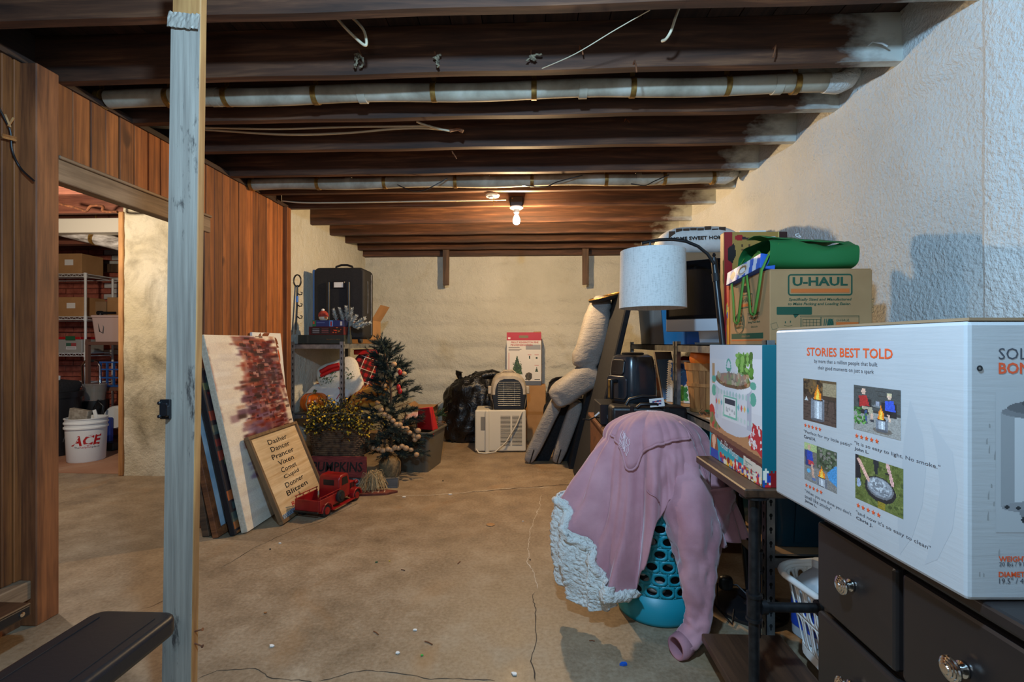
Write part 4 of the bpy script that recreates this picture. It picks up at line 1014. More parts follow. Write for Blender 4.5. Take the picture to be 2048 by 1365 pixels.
# grey tote, red gift bag, cardboard box
tb = thing('storage_tote', 'dark grey plastic storage tote on the floor beside the christmas tree', 'tote', (-1.10,4.66,0), math.radians(-8))
m_tote = plain('grey_tote_plastic',(92,86,74),.5)
mb = MB()
def tub(mb, w0, d0, w1, d1, h, th=.004):
    n = 7; lo = rrect(w0,d0,.03,n); hi = rrect(w1,d1,.035,n); k = len(lo)
    li = rrect(w0-2*th,d0-2*th,.028,n); hi2 = rrect(w1-2*th,d1-2*th,.033,n)
    vv = [(*p,0) for p in lo]+[(*p,h) for p in hi]+[(*p,h) for p in hi2]+[(*p,th) for p in li]
    ff = []
    for q in range(3):
        for i in range(k): ff.append((q*k+i, q*k+(i+1)%k, (q+1)*k+(i+1)%k, (q+1)*k+i))
    ff.append(tuple(range(k))[::-1]); ff.append(tuple(3*k+i for i in range(k)))
    mb.add(vv, ff); return mb
tub(mb, .29,.40,.36,.50,.38)
obj('tub_body', mb, m_tote, tb, smooth=40)
mb = MB(); mb.prism(rrect(.385,.525,.04), .03, Matrix.Translation((0,0,.355)));
obj('tub_rim', MB().tube([(*p,.378) for p in rrect(.375,.515,.04,6)], .012, 6, closed=True), m_tote, tb, smooth=60)
for x in (-.10,.0,.10): obj('tub_rib', MB().hexa([(x-.006,-.208,.01),(x+.006,-.208,.01),(x+.006,-.198,.01),(x-.006,-.198,.01)],[(x-.006,-.255,.35),(x+.006,-.255,.35),(x+.006,-.245,.35),(x-.006,-.245,.35)]), m_tote, tb)
rg = thing('red_gift_bag', 'bright red paper gift bag leaning on the grey tote', 'gift bag', (-1.01,4.56,.391), math.radians(-20))
obj('bag_body', MB().hexa([(-.09,-.05,0),(.09,-.05,0),(.09,.05,0),(-.09,.05,0)],[(-.07,-.06,.20),(.06,-.06,.22),(.06,.0,.22),(-.07,.0,.20)]), m_red, rg, bevel=.004, bseg=1)
obj('bag_ribbon', MB().tube([(.09,-.055,.20),(.095,-.058,.08),(.10,-.058,-.06)], .004, 4), m_red, rg)
ff_ = thing('wrapped_garland', 'brown twig garland and clear plastic wrap heaped on the storage tote', 'garland', (-1.12,4.74,.392))
mb = MB(); rr = random.Random(5)
for i in range(120):
    P = [Vector((rr.uniform(-.13,.15), rr.uniform(-.1,.12), rr.uniform(.0,.10)))]; d = Vector((rr.uniform(-1,1), rr.uniform(-.5,.5), rr.uniform(-.1,.25))).normalized()
    for k in range(3): P.append(P[-1]+d*.04); d = (d+Vector((rr.uniform(-.3,.3),)*3)).normalized()
    mb.tube(P, .0025, 3)
setprops(obj('brown_twigs', mb, MAT('brown_twigs',S(92,58,34),S(140,96,58),30,rough=.9), ff_), kind='stuff')
obj('plastic_wrap', MB().grid(24, 14, lambda u, v: (-.16+.30*u, -.10+.2*v, .13+.02*noise.noise(Vector((u*7,v*6,1)))-.10*(abs(u-.5)*1.6)**3-.06*(abs(v-.5)*1.7)**3)), MAT('pinkish_cellophane',S(206,150,150),S(226,214,206),9,rough=.15), ff_, smooth=180, solid=.002)
mb = MB()
for i in range(7): sprig(mb, (.16,.0,.10), (rr.uniform(-.2,1), rr.uniform(-.5,.5), rr.uniform(0,1)), .09, 40, .003, .03, rr)
setprops(obj('green_sprig', mb, MAT('green_needles',S(30,56,34),S(56,86,50),20,rough=.8), ff_), kind='stuff')
c2 = thing('cardboard_box', 'brown cardboard box standing behind the grey tote near the trash bag', 'box', (-1.29,5.72,0))
obj('box_body', MB().bx(-.12,.12,-.15,.15,0,.46), m_cardb, c2, bevel=.003, bseg=1)
for x in (-.12,.12): obj('box_flap', MB().hexa([(x-.002,-.15,.46),(x+.002,-.15,.46),(x+.002,.15,.46),(x-.002,.15,.46)],[(x*1.45-.002,-.15,.50),(x*1.45+.002,-.15,.50),(x*1.45+.002,.15,.50),(x*1.45-.002,.15,.50)]), m_cardb, c2)

# iron hook rack at the end of the plank wall
hk = thing('hook_rack', 'black iron hook strip with blue tape hanging at the end of the plank wall', 'hook rack', (-2.16,4.26,0))
def hz(py): return at(572, py, 4.26).z
z0, z1 = hz(660), hz(560)
obj('hook_bar', MB().tube([(0,0,z0),(.012,0,(z0+z1)/2),(.015,0,z1-.05)], .009, 8), m_blackm, hk, smooth=60)
obj('leash_strap', MB().tube([(-.03,-.008,z0-.02),(-.02,-.008,z0+.1),(.0,-.01,z1-.06)], .006, 6), m_black, hk)
obj('ring', MB().tube([(.015+.034*math.cos(q), 0, z1-.01+.055*math.sin(q)) for q in [2*math.pi*i/20 for i in range(20)]], .007, 6, closed=True), m_blackm, hk, smooth=60)
obj('blue_tape', MB().tube([(.012,0,hz(605)),(.013,0,hz(593))], .011, 10), plain('blue_tape',(30,110,200),.5), hk, label='blue tape wrapped on the bar')
for py in (590,613,637): obj('hook', MB().tube([(.01,0,hz(py)+.02),(.04,-.01,hz(py)-.002),(.065,-.02,hz(py)),(.07,-.02,hz(py)+.018),(.055,-.02,hz(py)+.022)], .005, 6), m_blackm, hk, smooth=60)
# ================================================================== BACK OF THE ROOM
# trash bag
t = NT('black_bin_liner'); _h = t.noise(t.coords((1,1,1)), 7, 5, .6, 1.2); t.bump(_h, .9, .03); m_bin = t.done(S(14,14,16), .28)
def bagfn(seed, amp=.05):
    def f(p):
        n = p.normalized(); k = 1+.16*noise.noise(n*1.7+Vector((seed,0,0)))
        r = abs(noise.noise(Vector((n.x*4+seed, n.y*4, n.z*1.4))))*amp*2 + abs(noise.noise(Vector((n.x*9, n.y*9+seed, n.z*3))))*amp
        q = p*k; q = q - n*r
        return q
    return f
tbg = thing('trash_bag', 'big shiny black trash bag slumped against the back wall', 'trash bag', (-.77,5.99,0))
def fbag(p):
    q = bagfn(3.1)(p); 
    if q.z < -.36: q.z = -.36+(q.z+.36)*.08
    q.x += .22*max(0,q.z)*.8; return q
obj('bag_body', MB().sup((0,0,.368),(.42,.29,.50), .72, .85, 72, 44, fn=fbag), m_bin, tbg, smooth=180)
obj('bag_knot', MB().tube([(-.10,-.05,.68),(-.13,-.06,.76),(-.15,-.07,.84),(-.14,-.07,.87)], [.05,.022,.04,.05], 9), m_bin, tbg, smooth=60)
obj('bag_fold', MB().tube([(-.1,-.1,.70),(.1,-.12,.80),(.28,-.1,.84),(.4,-.06,.82)], [.03,.05,.06,.03], 9), m_bin, tbg, smooth=60)
# window air conditioner
ac = thing('air_conditioner', 'cream window air conditioner on the floor carrying the pet carrier', 'air conditioner', (-.36,5.42,0), math.radians(4))
obj('housing', MB().bx(-.28,.28,-.10,.28,0,.47), m_cream, ac, bevel=.02, bseg=2)
obj('front_panel', MB().bx(-.285,.285,-.135,-.102,.012,.475), m_cream, ac, bevel=.015, bseg=2)
for x0, x1 in ((.0,.11),(.13,.24)):
    gr = obj('grille_recess', MB().bx(x0,x1,-.1365,-.1355,.08,.41), m_black, ac)
    for i in range(22): obj('grille_slat', MB().bx(x0,x1,-.141,-.1366,.084+.015*i,.091+.015*i), m_cream, gr)
obj('control_panel', MB().bx(-.22,-.13,-.1375,-.1355,.25,.40), plain('grey_panel',(120,116,108),.5), ac, bevel=.003, bseg=1)
obj('accordion_strip', MB().bx(-.17,-.125,-.165,-.138,.0,.47), m_cream, ac, bevel=.006, bseg=1)
obj('power_cord', MB().tube([(.24,-.15,.46),(.18,-.17,.32),(.06,-.18,.12),(-.06,-.19,.02),(-.16,-.2,.008),(-.24,-.19,.012),(-.27,-.17,.05)], .009, 6), m_cream, ac, smooth=60)
# pet carrier
pc = thing('pet_carrier', 'beige and black pet carrier with a wire door on the air conditioner', 'pet carrier', (-.27,5.44,.476), math.radians(6))
def carr(r, w_, h_): return rrect(w_, h_, r, 6)
def loft(mb, secs, mi=0, cap=True):
    k = len(secs[0]); vv = [p for s_ in secs for p in s_]; ff = []
    for q in range(len(secs)-1):
        for i in range(k): ff.append((q*k+i, q*k+(i+1)%k, (q+1)*k+(i+1)%k, (q+1)*k+i))
    if cap: ff.append(tuple(range(k))[::-1]); ff.append(tuple((len(secs)-1)*k+i for i in range(k)))
    return mb.add(vv, ff, mi)
def arch(w0, w1, h, y, z0, n=9):
    P = [(-w0/2, y, z0), (w0/2, y, z0)]
    for i in range(n+1):
        a = math.pi*i/n; P.append((w1/2*math.copysign(abs(math.cos(a))**.6, math.cos(a)), y, z0+h*(.30+.70*math.sin(a)**.7)))
    return P
mb = MB(); loft(mb, [arch(.34,.37,.38,-.13,.0), arch(.36,.41,.41,-.10,.0), arch(.36,.41,.41,.16,.0), arch(.33,.37,.37,.20,.0)])
obj('upper_shell', mb, MAT('beige_carrier',S(160,148,130),S(186,174,156),12,rough=.5), pc, smooth=40)
obj('lower_shell', MB().bx(-.205,.205,-.118,.19,.0,.15), m_black, pc, bevel=.03, bseg=2)
obj('side_latch', MB().bx(-.235,-.19,-.08,-.03,.17,.26), bpy.data.materials['beige_carrier'], pc, bevel=.008, bseg=1); obj('side_latch', MB().bx(.19,.235,-.08,-.03,.17,.26), bpy.data.materials['beige_carrier'], pc, bevel=.008, bseg=1)
obj('lower_front', MB().hexa([(-.165,-.136,.0),(.165,-.136,.0),(.19,-.10,.0),(-.19,-.10,.0)],[(-.19,-.136,.17),(.19,-.136,.17),(.20,-.10,.17),(-.20,-.10,.17)]), m_black, pc, bevel=.006, bseg=1)
mb = MB(); P = [(p[0]*.86, -.1368, .02+p[2]*.86) for p in arch(.30,.37,.38,0,.0)]; mb.add(P, [tuple(range(len(P)))])
dr = obj('door_opening', mb, m_black, pc, label='dark opening behind the wire door')
for i in range(13):
    z = .05+.0215*i; hw = .125 if z < .25 else .125*math.sqrt(max(.1, 1-((z-.25)/.14)**2))
    obj('door_bar', MB().tube([(-hw,-.1425,z),(hw,-.1425,z)], .0024, 5), m_steel, dr)
for x in (-.06,.06): obj('door_bar', MB().tube([(x,-.139,.05),(x,-.139,.30)], .0022, 5), m_steel, dr)
obj('carry_handle', MB().tube([(-.08,0,.405),(-.05,0,.43),(.05,0,.43),(.08,0,.405)], .012, 6), bpy.data.materials['beige_carrier'], pc, smooth=60)
# artificial tree carton on a brown box
c3 = thing('cardboard_box', 'tall brown cardboard box under the artificial tree carton', 'box', (.01,6.06,0))
obj('box_body', MB().bx(-.18,.16,-.14,.14,0,.695), m_cardb, c3, bevel=.003, bseg=1)
obj('tape', MB().bx(-.18,.16,-.1412,-.1404,.33,.37), plain('brown_tape',(160,116,66),.25), c3)
tx = thing('artificial_tree_carton', 'white and red carton picturing a pre-lit pine tree before the back wall', 'box', (-.10,6.03,.6955))
obj('carton_body', MB().bx(-.215,.215,-.11,.11,0,.66), m_cardb, tx, bevel=.003, bseg=1)
cv = Cv(56, 86, (222,216,206), 4)
cv.r(0,0,1,.15,(178,24,40)).r(.36,.06,.62,.105,(120,110,70)).e(.07,.11,.035,.022,(240,220,220))
cv.r(.55,.23,.98,.33,(150,150,150)); 
for i in range(5): cv.r(.06,.265+.018*i,.06+.36-.05*(i%3),.272+.018*i,(120,112,108))
cv.r(.06,.38,.55,.385,(200,120,110)).r(.06,.38,.065,.8,(200,120,110)).r(.545,.38,.55,.8,(200,120,110))
cv.p([(.30,.43),(.46,.79),(.14,.79)],(46,72,34)); cv.speck(60,.18,.55,.43,.79,[(60,90,40),(34,54,26),(90,110,60)],.014)
for x0,y0,x1,y1 in ((.60,.42,.72,.55),(.80,.42,.93,.55),(.80,.62,.93,.76)): cv.r(x0,y0,x1,y1,(196,120,110)).r(x0+.01,y0+.007,x1-.01,y1-.007,(226,220,210))
cv.e(.66,.47,.025,.03,(40,60,34)).e(.865,.48,.03,.02,(40,60,34)).p([(.865,.65),(.91,.74),(.82,.74)],(46,66,34)).r(.655,.48,.665,.53,(40,40,30))
cv.e(.64,.83,.10,.075,(70,60,40)).speck(30,.56,.77,.72,.89,[(96,84,60),(44,44,28)],.014)
cv.r(0,.92,1,1,(96,100,108)).r(.8,.88,.96,.90,(60,60,60))
cv.build('printed_front', frame((0,-.1108,.33),(1,0,0),(0,0,1)), .43,.66, tx)
obj('lettering', MB().text('PRE-LIT KENSINGTON PINE', frame((.01,-.1115,.535),(1,0,0),(0,0,1)), w=.34, h=.024, bold=.02).text('PIN KENSINGTON', frame((-.03,-.1115,.502),(1,0,0),(0,0,1)), w=.27, h=.024, bold=.02), m_inkr, tx, label='red capitals naming the tree')
obj('carton_flap', MB().hexa([(.13,-.11,.66),(.215,-.11,.66),(.215,.11,.66),(.13,.11,.66)],[(.12,-.11,.668),(.21,-.11,.672),(.21,.11,.672),(.12,.11,.668)]), m_cardb, tx)
# soft black bag
db = thing('duffel_bag', 'soft black travel bag on the floor right of the tree carton', 'bag', (.40,5.85,0), math.radians(-6))
obj('bag_body', MB().sup((0,0,.39),(.22,.16,.40),.45,.5,40,24,fn=lambda p: p*(1+.05*noise.noise(p*6))), m_blackf, db, smooth=180)
obj('bag_pocket', MB().sup((-.09,-.16,.36),(.16,.04,.16),.5,.5,24,14), m_blackf, db, smooth=180)
obj('zip', MB().tube([(-.22,-.155,.62),(-.08,-.172,.67),(.1,-.172,.66),(.22,-.155,.62)], .006, 5), m_steeld, db)
obj('bag_strap', MB().tube([(-.18,-.1,.74),(-.1,-.13,.80),(.05,-.13,.82),(.16,-.1,.76)], .012, 6), m_black, db, smooth=60)

# ------------------------------------------------------------------ grey upholstered chair stood on end, with its black underside panel
m_gfab = NT('grey_heather_upholstery'); _p = m_gfab.coords(); _a = m_gfab.noise(_p, 160, 3); _b = m_gfab.noise(_p, 6, 4)
_c = m_gfab.mix(.6, m_gfab.ramp(_a, [(.35, S(112,108,104)), (.65, S(176,170,164))]), m_gfab.ramp(_b, [(.3, S(136,130,124)), (.7, S(164,158,150))])); m_gfab.bump(m_gfab.math('ADD', m_gfab.math('MULTIPLY', _a, .12), m_gfab.noise(m_gfab.coords((1,1,2.4)), 14, 4, .55, .6)), .45, .02); m_gfab = m_gfab.done(_c, .95)
gc = thing('upended_armchair', 'grey upholstered armchair tipped on end beside the right shelving', 'armchair', (0,0,0))
def soft(mb, A_, B_, wa, wb_, th, n=20, m=12, bulge=.12, wr=.02, depthdir=Vector((0,1,0)), seed=0):
    """a padded slab from A to B, half widths wa..wb across, half thickness th along depthdir"""
    A_ = Vector(A_); B_ = Vector(B_); ax = (B_-A_); ln = ax.length; ax.normalize(); sd = ax.cross(depthdir).normalized(); dp = sd.cross(ax).normalized()
    def f(u, v):
        a = 2*math.pi*u; b = math.pi*(v-.5)
        pw = lambda x, e: math.copysign(abs(x)**e, x)
        t_ = .5+.5*pw(math.sin(b),.42); cr_ = pw(math.cos(b),.42)
        w_ = wa+(wb_-wa)*t_
        k = 1+bulge*math.sin(math.pi*t_)
        p = A_+ax*ln*t_+sd*(w_*cr_*pw(math.cos(a),.55)*k)+dp*(th*cr_*pw(math.sin(a),.55)*k)
        w3 = wr*noise.noise(Vector((p.x*11+seed, p.y*6, p.z*11)))+wr*.6*noise.noise(Vector((p.x*4, p.z*26+seed, 2)))
        return p + dp*w3*.8 + sd*w3*.5
    return mb.grid(n*2, m*2, f, cu=True)
obj('back_cushion', soft(MB(), at(1166,738,4.55), at(1206,594,4.55), .135,.095,.15, bulge=.06, wr=.03, seed=1), m_gfab, gc, smooth=180)
obj('seat_cushion', soft(MB(), at(1106,800,4.60), at(1196,738,4.55), .115,.12,.15, bulge=.06, wr=.024, seed=5), m_gfab, gc, smooth=180)
pa = at(1058,920,4.86); pa.z = .05
obj('armrest', soft(MB(), (pa.x-.012,pa.y,.012), at(1119,794,4.72), .060,.066,.075, bulge=.04, wr=.007, seed=9), m_gfab, gc, smooth=180)
pb = at(1113,922,4.86)
obj('armrest', soft(MB(), (pb.x-.004,pb.y,.012), at(1156,802,4.72), .060,.066,.075, bulge=.04, wr=.007, seed=12), m_gfab, gc, smooth=180)
for q, Y in ((1060,4.76),(1114,4.76)):
    a_, b_ = at(q,926,Y), at(q+8,900,Y-.02); obj('arm_slit', MB().tube([a_, b_], .006, 5), m_hole, gc)
obj('arm_roll', MB().sup(at(1120,800,4.66),(.075,.10,.075),.7,.7,20,12), m_gfab, gc, smooth=180)
# black frame sheets beside the arms and the tall black underside
x0b, x0t = .385, .765
mb = MB()
mb.hexa([(x0b,3.75,.0),(x0b+.05,3.75,.0),(x0b+.05,4.53,.0),(x0b,4.53,.0)], [(x0t,3.75,1.66),(x0t+.05,3.75,1.66),(x0t+.05,4.55,1.67),(x0t,4.55,1.67)])
obj('underside_panel', mb, m_blackf, gc, bevel=.01, bseg=1, label='tall black fabric underside panel')
for q0, q1 in ((1075,1128),(1130,1165)):
    A0, B0 = at(q0,915,4.97), at(q1,800,4.86)
    obj('inner_arm_panel', MB().hexa([(A0.x-.04,4.93,.002),(A0.x+.12,4.93,.002),(A0.x+.12,5.03,.002),(A0.x-.04,5.03,.002)],[(B0.x-.06,4.80,.66),(B0.x+.10,4.80,.66),(B0.x+.10,4.9,.66),(B0.x-.06,4.9,.66)]), m_blackf, gc)
obj('chair_frame', MB().hexa([(.36,4.62,.0),(.62,4.62,0),(.62,4.9,0),(.36,4.9,0)],[(.72,4.62,1.55),(.90,4.62,1.55),(.90,4.8,1.55),(.72,4.8,1.55)]), m_blackf, gc)
ht = thing('round_hat', 'dark round brimmed hat resting on top of the upended armchair', 'hat', tuple(at(1212,596,4.40)+Vector((.02,0,-.03))))
obj('brim', MB().lathe([(.0,.0),(.12,.01),(.17,.03),(.175,.045),(.165,.045),(.12,.025),(0,.015)],28), plain('dark_felt',(36,32,30),.9), ht, smooth=60, rot=(.1,-.25,0))
obj('hat_band', MB().tube([(.165*math.cos(q),.165*math.sin(q),.048) for q in [2*math.pi*i/28 for i in range(28)]], .008, 6, closed=True), m_brass, ht, rot=(.1,-.25,0))
# ================================================================== RIGHT SIDE
# ------------------------------------------------------------------ dresser and the big white carton in the foreground
m_dress = MAT('espresso_lacquer', S(27,23,23), S(34,29,28), 3, rough=.33, bump=.05, bscale=120, bdist=.001)
dz = thing('dresser', 'dark espresso dresser with nickel knobs in the bottom right corner', 'dresser', (.66,.135,0))
obj('carcass', MB().bx(.018,.46,0,1.0,0,.822), m_dress, dz, bevel=.003, bseg=1)
obj('dresser_top', MB().bx(-.012,.475,-.012,1.010,.824,.848), m_dress, dz, bevel=.006, bseg=2)
knob0 = None
def drawer(y0, y1, z0, z1, knobs):
    global knob0
    d = obj('drawer', MB().bx(-.004,.0175,y0,y1,z0,z1), m_dress, dz, bevel=.007, bseg=2)
    for ky, kz in knobs:
        if knob0 is None:
            mb = MB(); mb.T = Matrix.Diagonal((1,1,.78,1)); mb.lathe([(.006,0),(.012,.002),(.012,.005),(.007,.009),(.006,.016),(.010,.019),(.0175,.022),(.019,.026),(.018,.029),(.0155,.030),(.015,.032),(.012,.033),(.0115,.035),(.008,.036),(.007,.038),(.0,.039)], 24)
            k = obj('knob', mb, m_chrome, d, M=frame((-.004,ky,kz),(0,0,1),(0,1,0)), smooth=40, label='ringed nickel knob'); knob0 = k
        else: k = obj('knob', knob0.data, None, d, M=frame((-.004,ky,kz),(0,0,1),(0,1,0)), label='ringed nickel knob')
drawer(.752,.988,.622,.812, [(.87,.722)]); drawer(.500,.738,.622,.812, [(.615,.724)]); drawer(.252,.486,.622,.812, [(.37,.724)]); drawer(.012,.238,.622,.812, [(.12,.724)])
for z0, z1 in ((.42,.607),(.215,.405),(.03,.20)): drawer(.507,.988,z0,z1,[(.63,(z0+z1)/2),(.87,(z0+z1)/2)]); drawer(.012,.493,z0,z1,[(.13,(z0+z1)/2),(.37,(z0+z1)/2)])
t = NT('white_printed_carton'); _p = t.coords(); _a = t.noise(_p, 3, 5); _b = t.noise(t.coords((1,1,14)), 9, 3)
t.bump(t.math('ADD', _a, t.math('MULTIPLY', _b, .25)), .22, .006); m_carton = t.done(t.ramp(_a, [(.3, S(168,168,168)), (.7, S(182,181,180))]), .42)
sv = thing('fire_pit_carton', 'large white carton of a smokeless fire pit on the dresser', 'box', (.625,.709,.849), math.radians(2.3))
WX, WY, WZ = .50, .50, .403
obj('carton_body', MB().bx(0,WX,0,WY,0,WZ), m_carton, sv, bevel=.006, bseg=2)
obj('top_flap', MB().bx(.004,WX*.5-.002,.002,WY-.002,WZ+.0005,WZ+.005), m_cardd, sv); obj('top_flap', MB().bx(WX*.5+.002,WX-.004,.002,WY-.002,WZ+.0005,WZ+.005), m_cardd, sv)
m_or = plain('orange_print',(222,82,34),.5); m_gr = plain('charcoal_print',(64,66,74),.5)
def LF(px, py):
    """photograph pixel -> point on the carton's left face (local y, z)"""
    u = (px-1024)/FPX; dx = -math.sin(YAW)+u*math.cos(YAW); dy = math.cos(YAW)+u*math.sin(YAW)
    th = math.radians(2.3); nx, ny = math.cos(th), math.sin(th)
    k = (.625*nx+.709*ny)/(dx*nx+dy*ny); X, Yw, Z = k*dx, k*dy, EYE+k*(687-py)/FPX
    return ((X-.625)*-math.sin(th)+(Yw-.709)*math.cos(th), Z-.849)
def onleft(px, py, off=-.0012):
    y, z = LF(px, py); return frame((off,y,z),(0,-1,0),(0,0,1))
def spanleft(x0, x1, y0, y1):
    a = LF(x0, (y0+y1)/2); b = LF(x1, (y0+y1)/2); xm = (x0+x1)/2
    return abs(a[0]-b[0]), abs(LF(xm,y0)[1]-LF(xm,y1)[1])
def tleft(mb, s_, x0, x1, yc, hpx, mi=0, bold=0.0, shear=0.0):
    w_, h_ = spanleft(x0, x1, yc-hpx/2, yc+hpx/2); a = LF(x0, yc); b = LF(x1, yc)
    # the line of writing runs level on the carton: keep the height of its middle
    y = (a[0]+b[0])/2; z = LF((x0+x1)/2, yc)[1]
    mb.text(s_, frame((-.0005,y,z),(0,-1,0),(0,0,1)), w=w_, h=h_, mi=mi, bold=bold, shear=shear)
mb = MB(); tleft(mb, 'STORIES BEST TOLD', 1614,1786,706,19,bold=.018); obj('lettering', mb, m_or, sv, label='orange capitals')
mb = MB(); tleft(mb,'by more than a million people that built',1629,1755,727,10); tleft(mb,'their good moments on just a spark',1636,1748,741,10)
obj('lettering', mb, m_gr, sv, label='small grey lines of print')
def star(cx, cy, r): return [(cx+(r if i%2==0 else r*.42)*math.sin(math.pi*i/5), cy+(r if i%2==0 else r*.42)*math.cos(math.pi*i/5)) for i in range(10)]
def photo(cv, x0, x1, y0l, y1l, lines):
    """x range and left edge y range of a printed photo on the carton, with its stars and quotation"""
    a = LF(x0, y0l); b = LF(x0, y1l); c = LF(x1, y0l)
    w_ = a[0]-c[0]; h_ = a[1]-b[1]
    cv.build('printed_photo', frame((-.0004,(a[0]+c[0])/2,(a[1]+b[1])/2),(0,-1,0),(0,0,1)), w_, h_, sv)
    mb = MB(); zb = b[1]
    for i in range(5): mb.prism([(p[0],p[1]) for p in star(0,0,.0048)], .0003, frame((-.0006,a[0]-.008-.0125*i,zb-.012),(0,-1,0),(0,0,1)))
    obj('printed_stars', mb, m_or, sv); setprops(sv.children[-1], kind='stuff')
    mb = MB()
    for i, s_ in enumerate(lines):
        mb.text(s_, frame((-.0005,a[0]-.002,zb-.027-.0105*i),(0,-1,0),(0,0,1)), h=.0085 if any(c_ in s_ for c_ in 'gjpy"') else .0072, w=.0052*len(s_), bold=.02 if i == len(lines)-1 else 0, align='l')
    obj('lettering', mb, m_gr, sv)
def firepit(cv, cx, top, bot, rx, silver=(170,172,176)):
    cv.r(cx-rx,top,cx+rx,bot,silver); cv.r(cx-rx,top,cx-rx*.5,bot,(120,122,128)); cv.r(cx-rx*.1,top,cx+rx*.25,bot,(216,218,220)); cv.r(cx+rx*.6,top,cx+rx,bot,(110,112,118))
    cv.e(cx,bot,rx,.035,(90,90,94)); cv.e(cx,top,rx,.04,(140,140,146)); cv.e(cx,top,rx*.8,.028,(40,34,32))
def flame(cv, cx, base, h_, w_):
    cv.p([(cx-w_,base),(cx-w_*.7,base-h_*.45),(cx-w_*.2,base-h_*.7),(cx,base-h_),(cx+w_*.3,base-h_*.6),(cx+w_*.9,base-h_*.4),(cx+w_,base)],(240,130,30)); cv.p([(cx-w_*.5,base),(cx-w_*.2,base-h_*.5),(cx+w_*.1,base-h_*.7),(cx+w_*.5,base)],(252,200,80))
c1 = Cv(44,52,(70,54,44),1); c1.r(0,0,1,.3,(96,74,50)).r(.62,.05,1,.35,(150,130,100)).speck(40,0,0,.6,.35,[(60,46,34),(120,86,50),(44,36,30)],.05).r(0,.45,1,1,(84,66,58))
for i in range(7): c1.l(0,.5+.08*i,1,.52+.1*i,.006,(60,48,44))
c1.r(.7,.42,.98,.46,(60,50,44)).l(.78,.45,.74,.75,.012,(50,42,38)).l(.94,.45,.97,.75,.012,(50,42,38)); c1.p([(.05,.52),(.1,.42),(.16,.52)],(200,200,196)); firepit(c1,.46,.46,.93,.2); flame(c1,.46,.46,.36,.12); c1.grain(.1)
photo(c1,1607,1673,757,839,['"Perfect for my little patio"','Carol H.'])
c2_ = Cv(52,54,(60,60,58),2); c2_.r(0,.0,1,.5,(74,76,74)).r(0,.55,1,1,(150,144,136))
for i in range(5): c2_.l(0,.06+.09*i,1,.1+.09*i,.004,(56,58,56))
c2_.p([(.1,.28),(.4,.28),(.4,.62),(.12,.62)],(40,42,44)).p([(.62,.3),(.92,.3),(.92,.6),(.62,.6)],(40,42,44))
c2_.p([(.12,.22),(.3,.2),(.36,.42),(.14,.46)],(176,44,44)).e(.23,.12,.05,.07,(214,170,146)).p([(.2,.44),(.42,.44),(.46,.62),(.36,.62),(.32,.5),(.2,.52)],(170,156,130)).l(.42,.6,.42,.72,.03,(214,170,146)).l(.28,.55,.27,.78,.03,(60,80,120)).e(.28,.8,.05,.03,(90,90,100)).e(.42,.73,.05,.03,(60,60,64))
c2_.p([(.7,.26),(.86,.24),(.9,.46),(.7,.46)],(52,84,190)).e(.78,.16,.045,.06,(216,176,150)).e(.78,.12,.05,.035,(200,180,140)).p([(.7,.46),(.88,.46),(.8,.56),(.7,.54)],(34,34,38)).l(.76,.55,.79,.66,.022,(216,176,150)); c2_.e(.52,.4,.1,.025,(120,120,118)).r(.5,.3,.58,.38,(150,150,160))
c2_.speck(40,.0,.5,.3,.85,[(70,120,56),(110,160,80),(50,90,44)],.03).e(.64,.9,.2,.07,(110,100,90)); firepit(c2_,.62,.66,.9,.125); flame(c2_,.61,.66,.32,.07); c2_.grain(.1)
photo(c2_,1708,1802,770,858,['"It is so easy to light. No smoke."','John L.'])
c3_ = Cv(44,52,(110,104,96),3); c3_.r(0,0,.4,.2,(170,180,120)).r(.42,0,1,.55,(74,84,62)).speck(50,.42,0,1,.5,[(50,60,44),(110,120,90),(130,120,110)],.04).r(0,.6,1,1,(130,126,120))
c3_.p([(.02,.2),(.25,.2),(.32,.6),(.05,.6)],(44,60,110)).p([(.08,.18),(.26,.2),(.3,.44),(.1,.46)],(44,70,160)).e(.16,.1,.05,.07,(206,160,136)).p([(.12,.44),(.3,.44),(.32,.54),(.14,.56)],(190,60,70)).l(.26,.55,.3,.85,.035,(206,160,136)).e(.32,.9,.07,.035,(90,110,150)).e(.14,.73,.06,.055,(90,170,210)).p([(.72,.6),(.96,.35),(1,.35),(1,.85),(.78,.75)],(70,140,190)); firepit(c3_,.56,.76,1.02,.16); flame(c3_,.56,.76,.3,.1); c3_.grain(.12)
photo(c3_,1609,1674,884,958,['"When you are done you don\'t','smell like smoke"','James L.'])
c4_ = Cv(52,60,(96,104,52),4); c4_.speck(160,0,0,1,1,[(80,88,40),(116,120,66),(70,80,40)],.03).p([(0,0),(.08,0),(.14,.5),(0,.55)],(34,36,40)).e(.08,.62,.05,.1,(150,160,180)).p([(.4,0),(.52,0),(.5,.3),(.44,.3)],(40,44,48))
c4_.e(.54,.6,.32,.27,(40,40,42)).e(.54,.57,.28,.22,(110,110,112)).e(.54,.55,.25,.19,(150,152,156)); c4_.speck(60,.36,.42,.72,.68,[(186,188,190),(120,122,126)],.03).l(.08,.1,.3,.48,.035,(226,170,150)).l(.7,.02,.8,.4,.035,(214,160,150)).r(.66,.2,.74,.24,(40,40,40)).r(.5,.85,.66,1,(140,120,40)); c4_.grain(.12)
photo(c4_,1711,1807,908,996,['"and now it\'s so easy to clean"','Chris J.'])
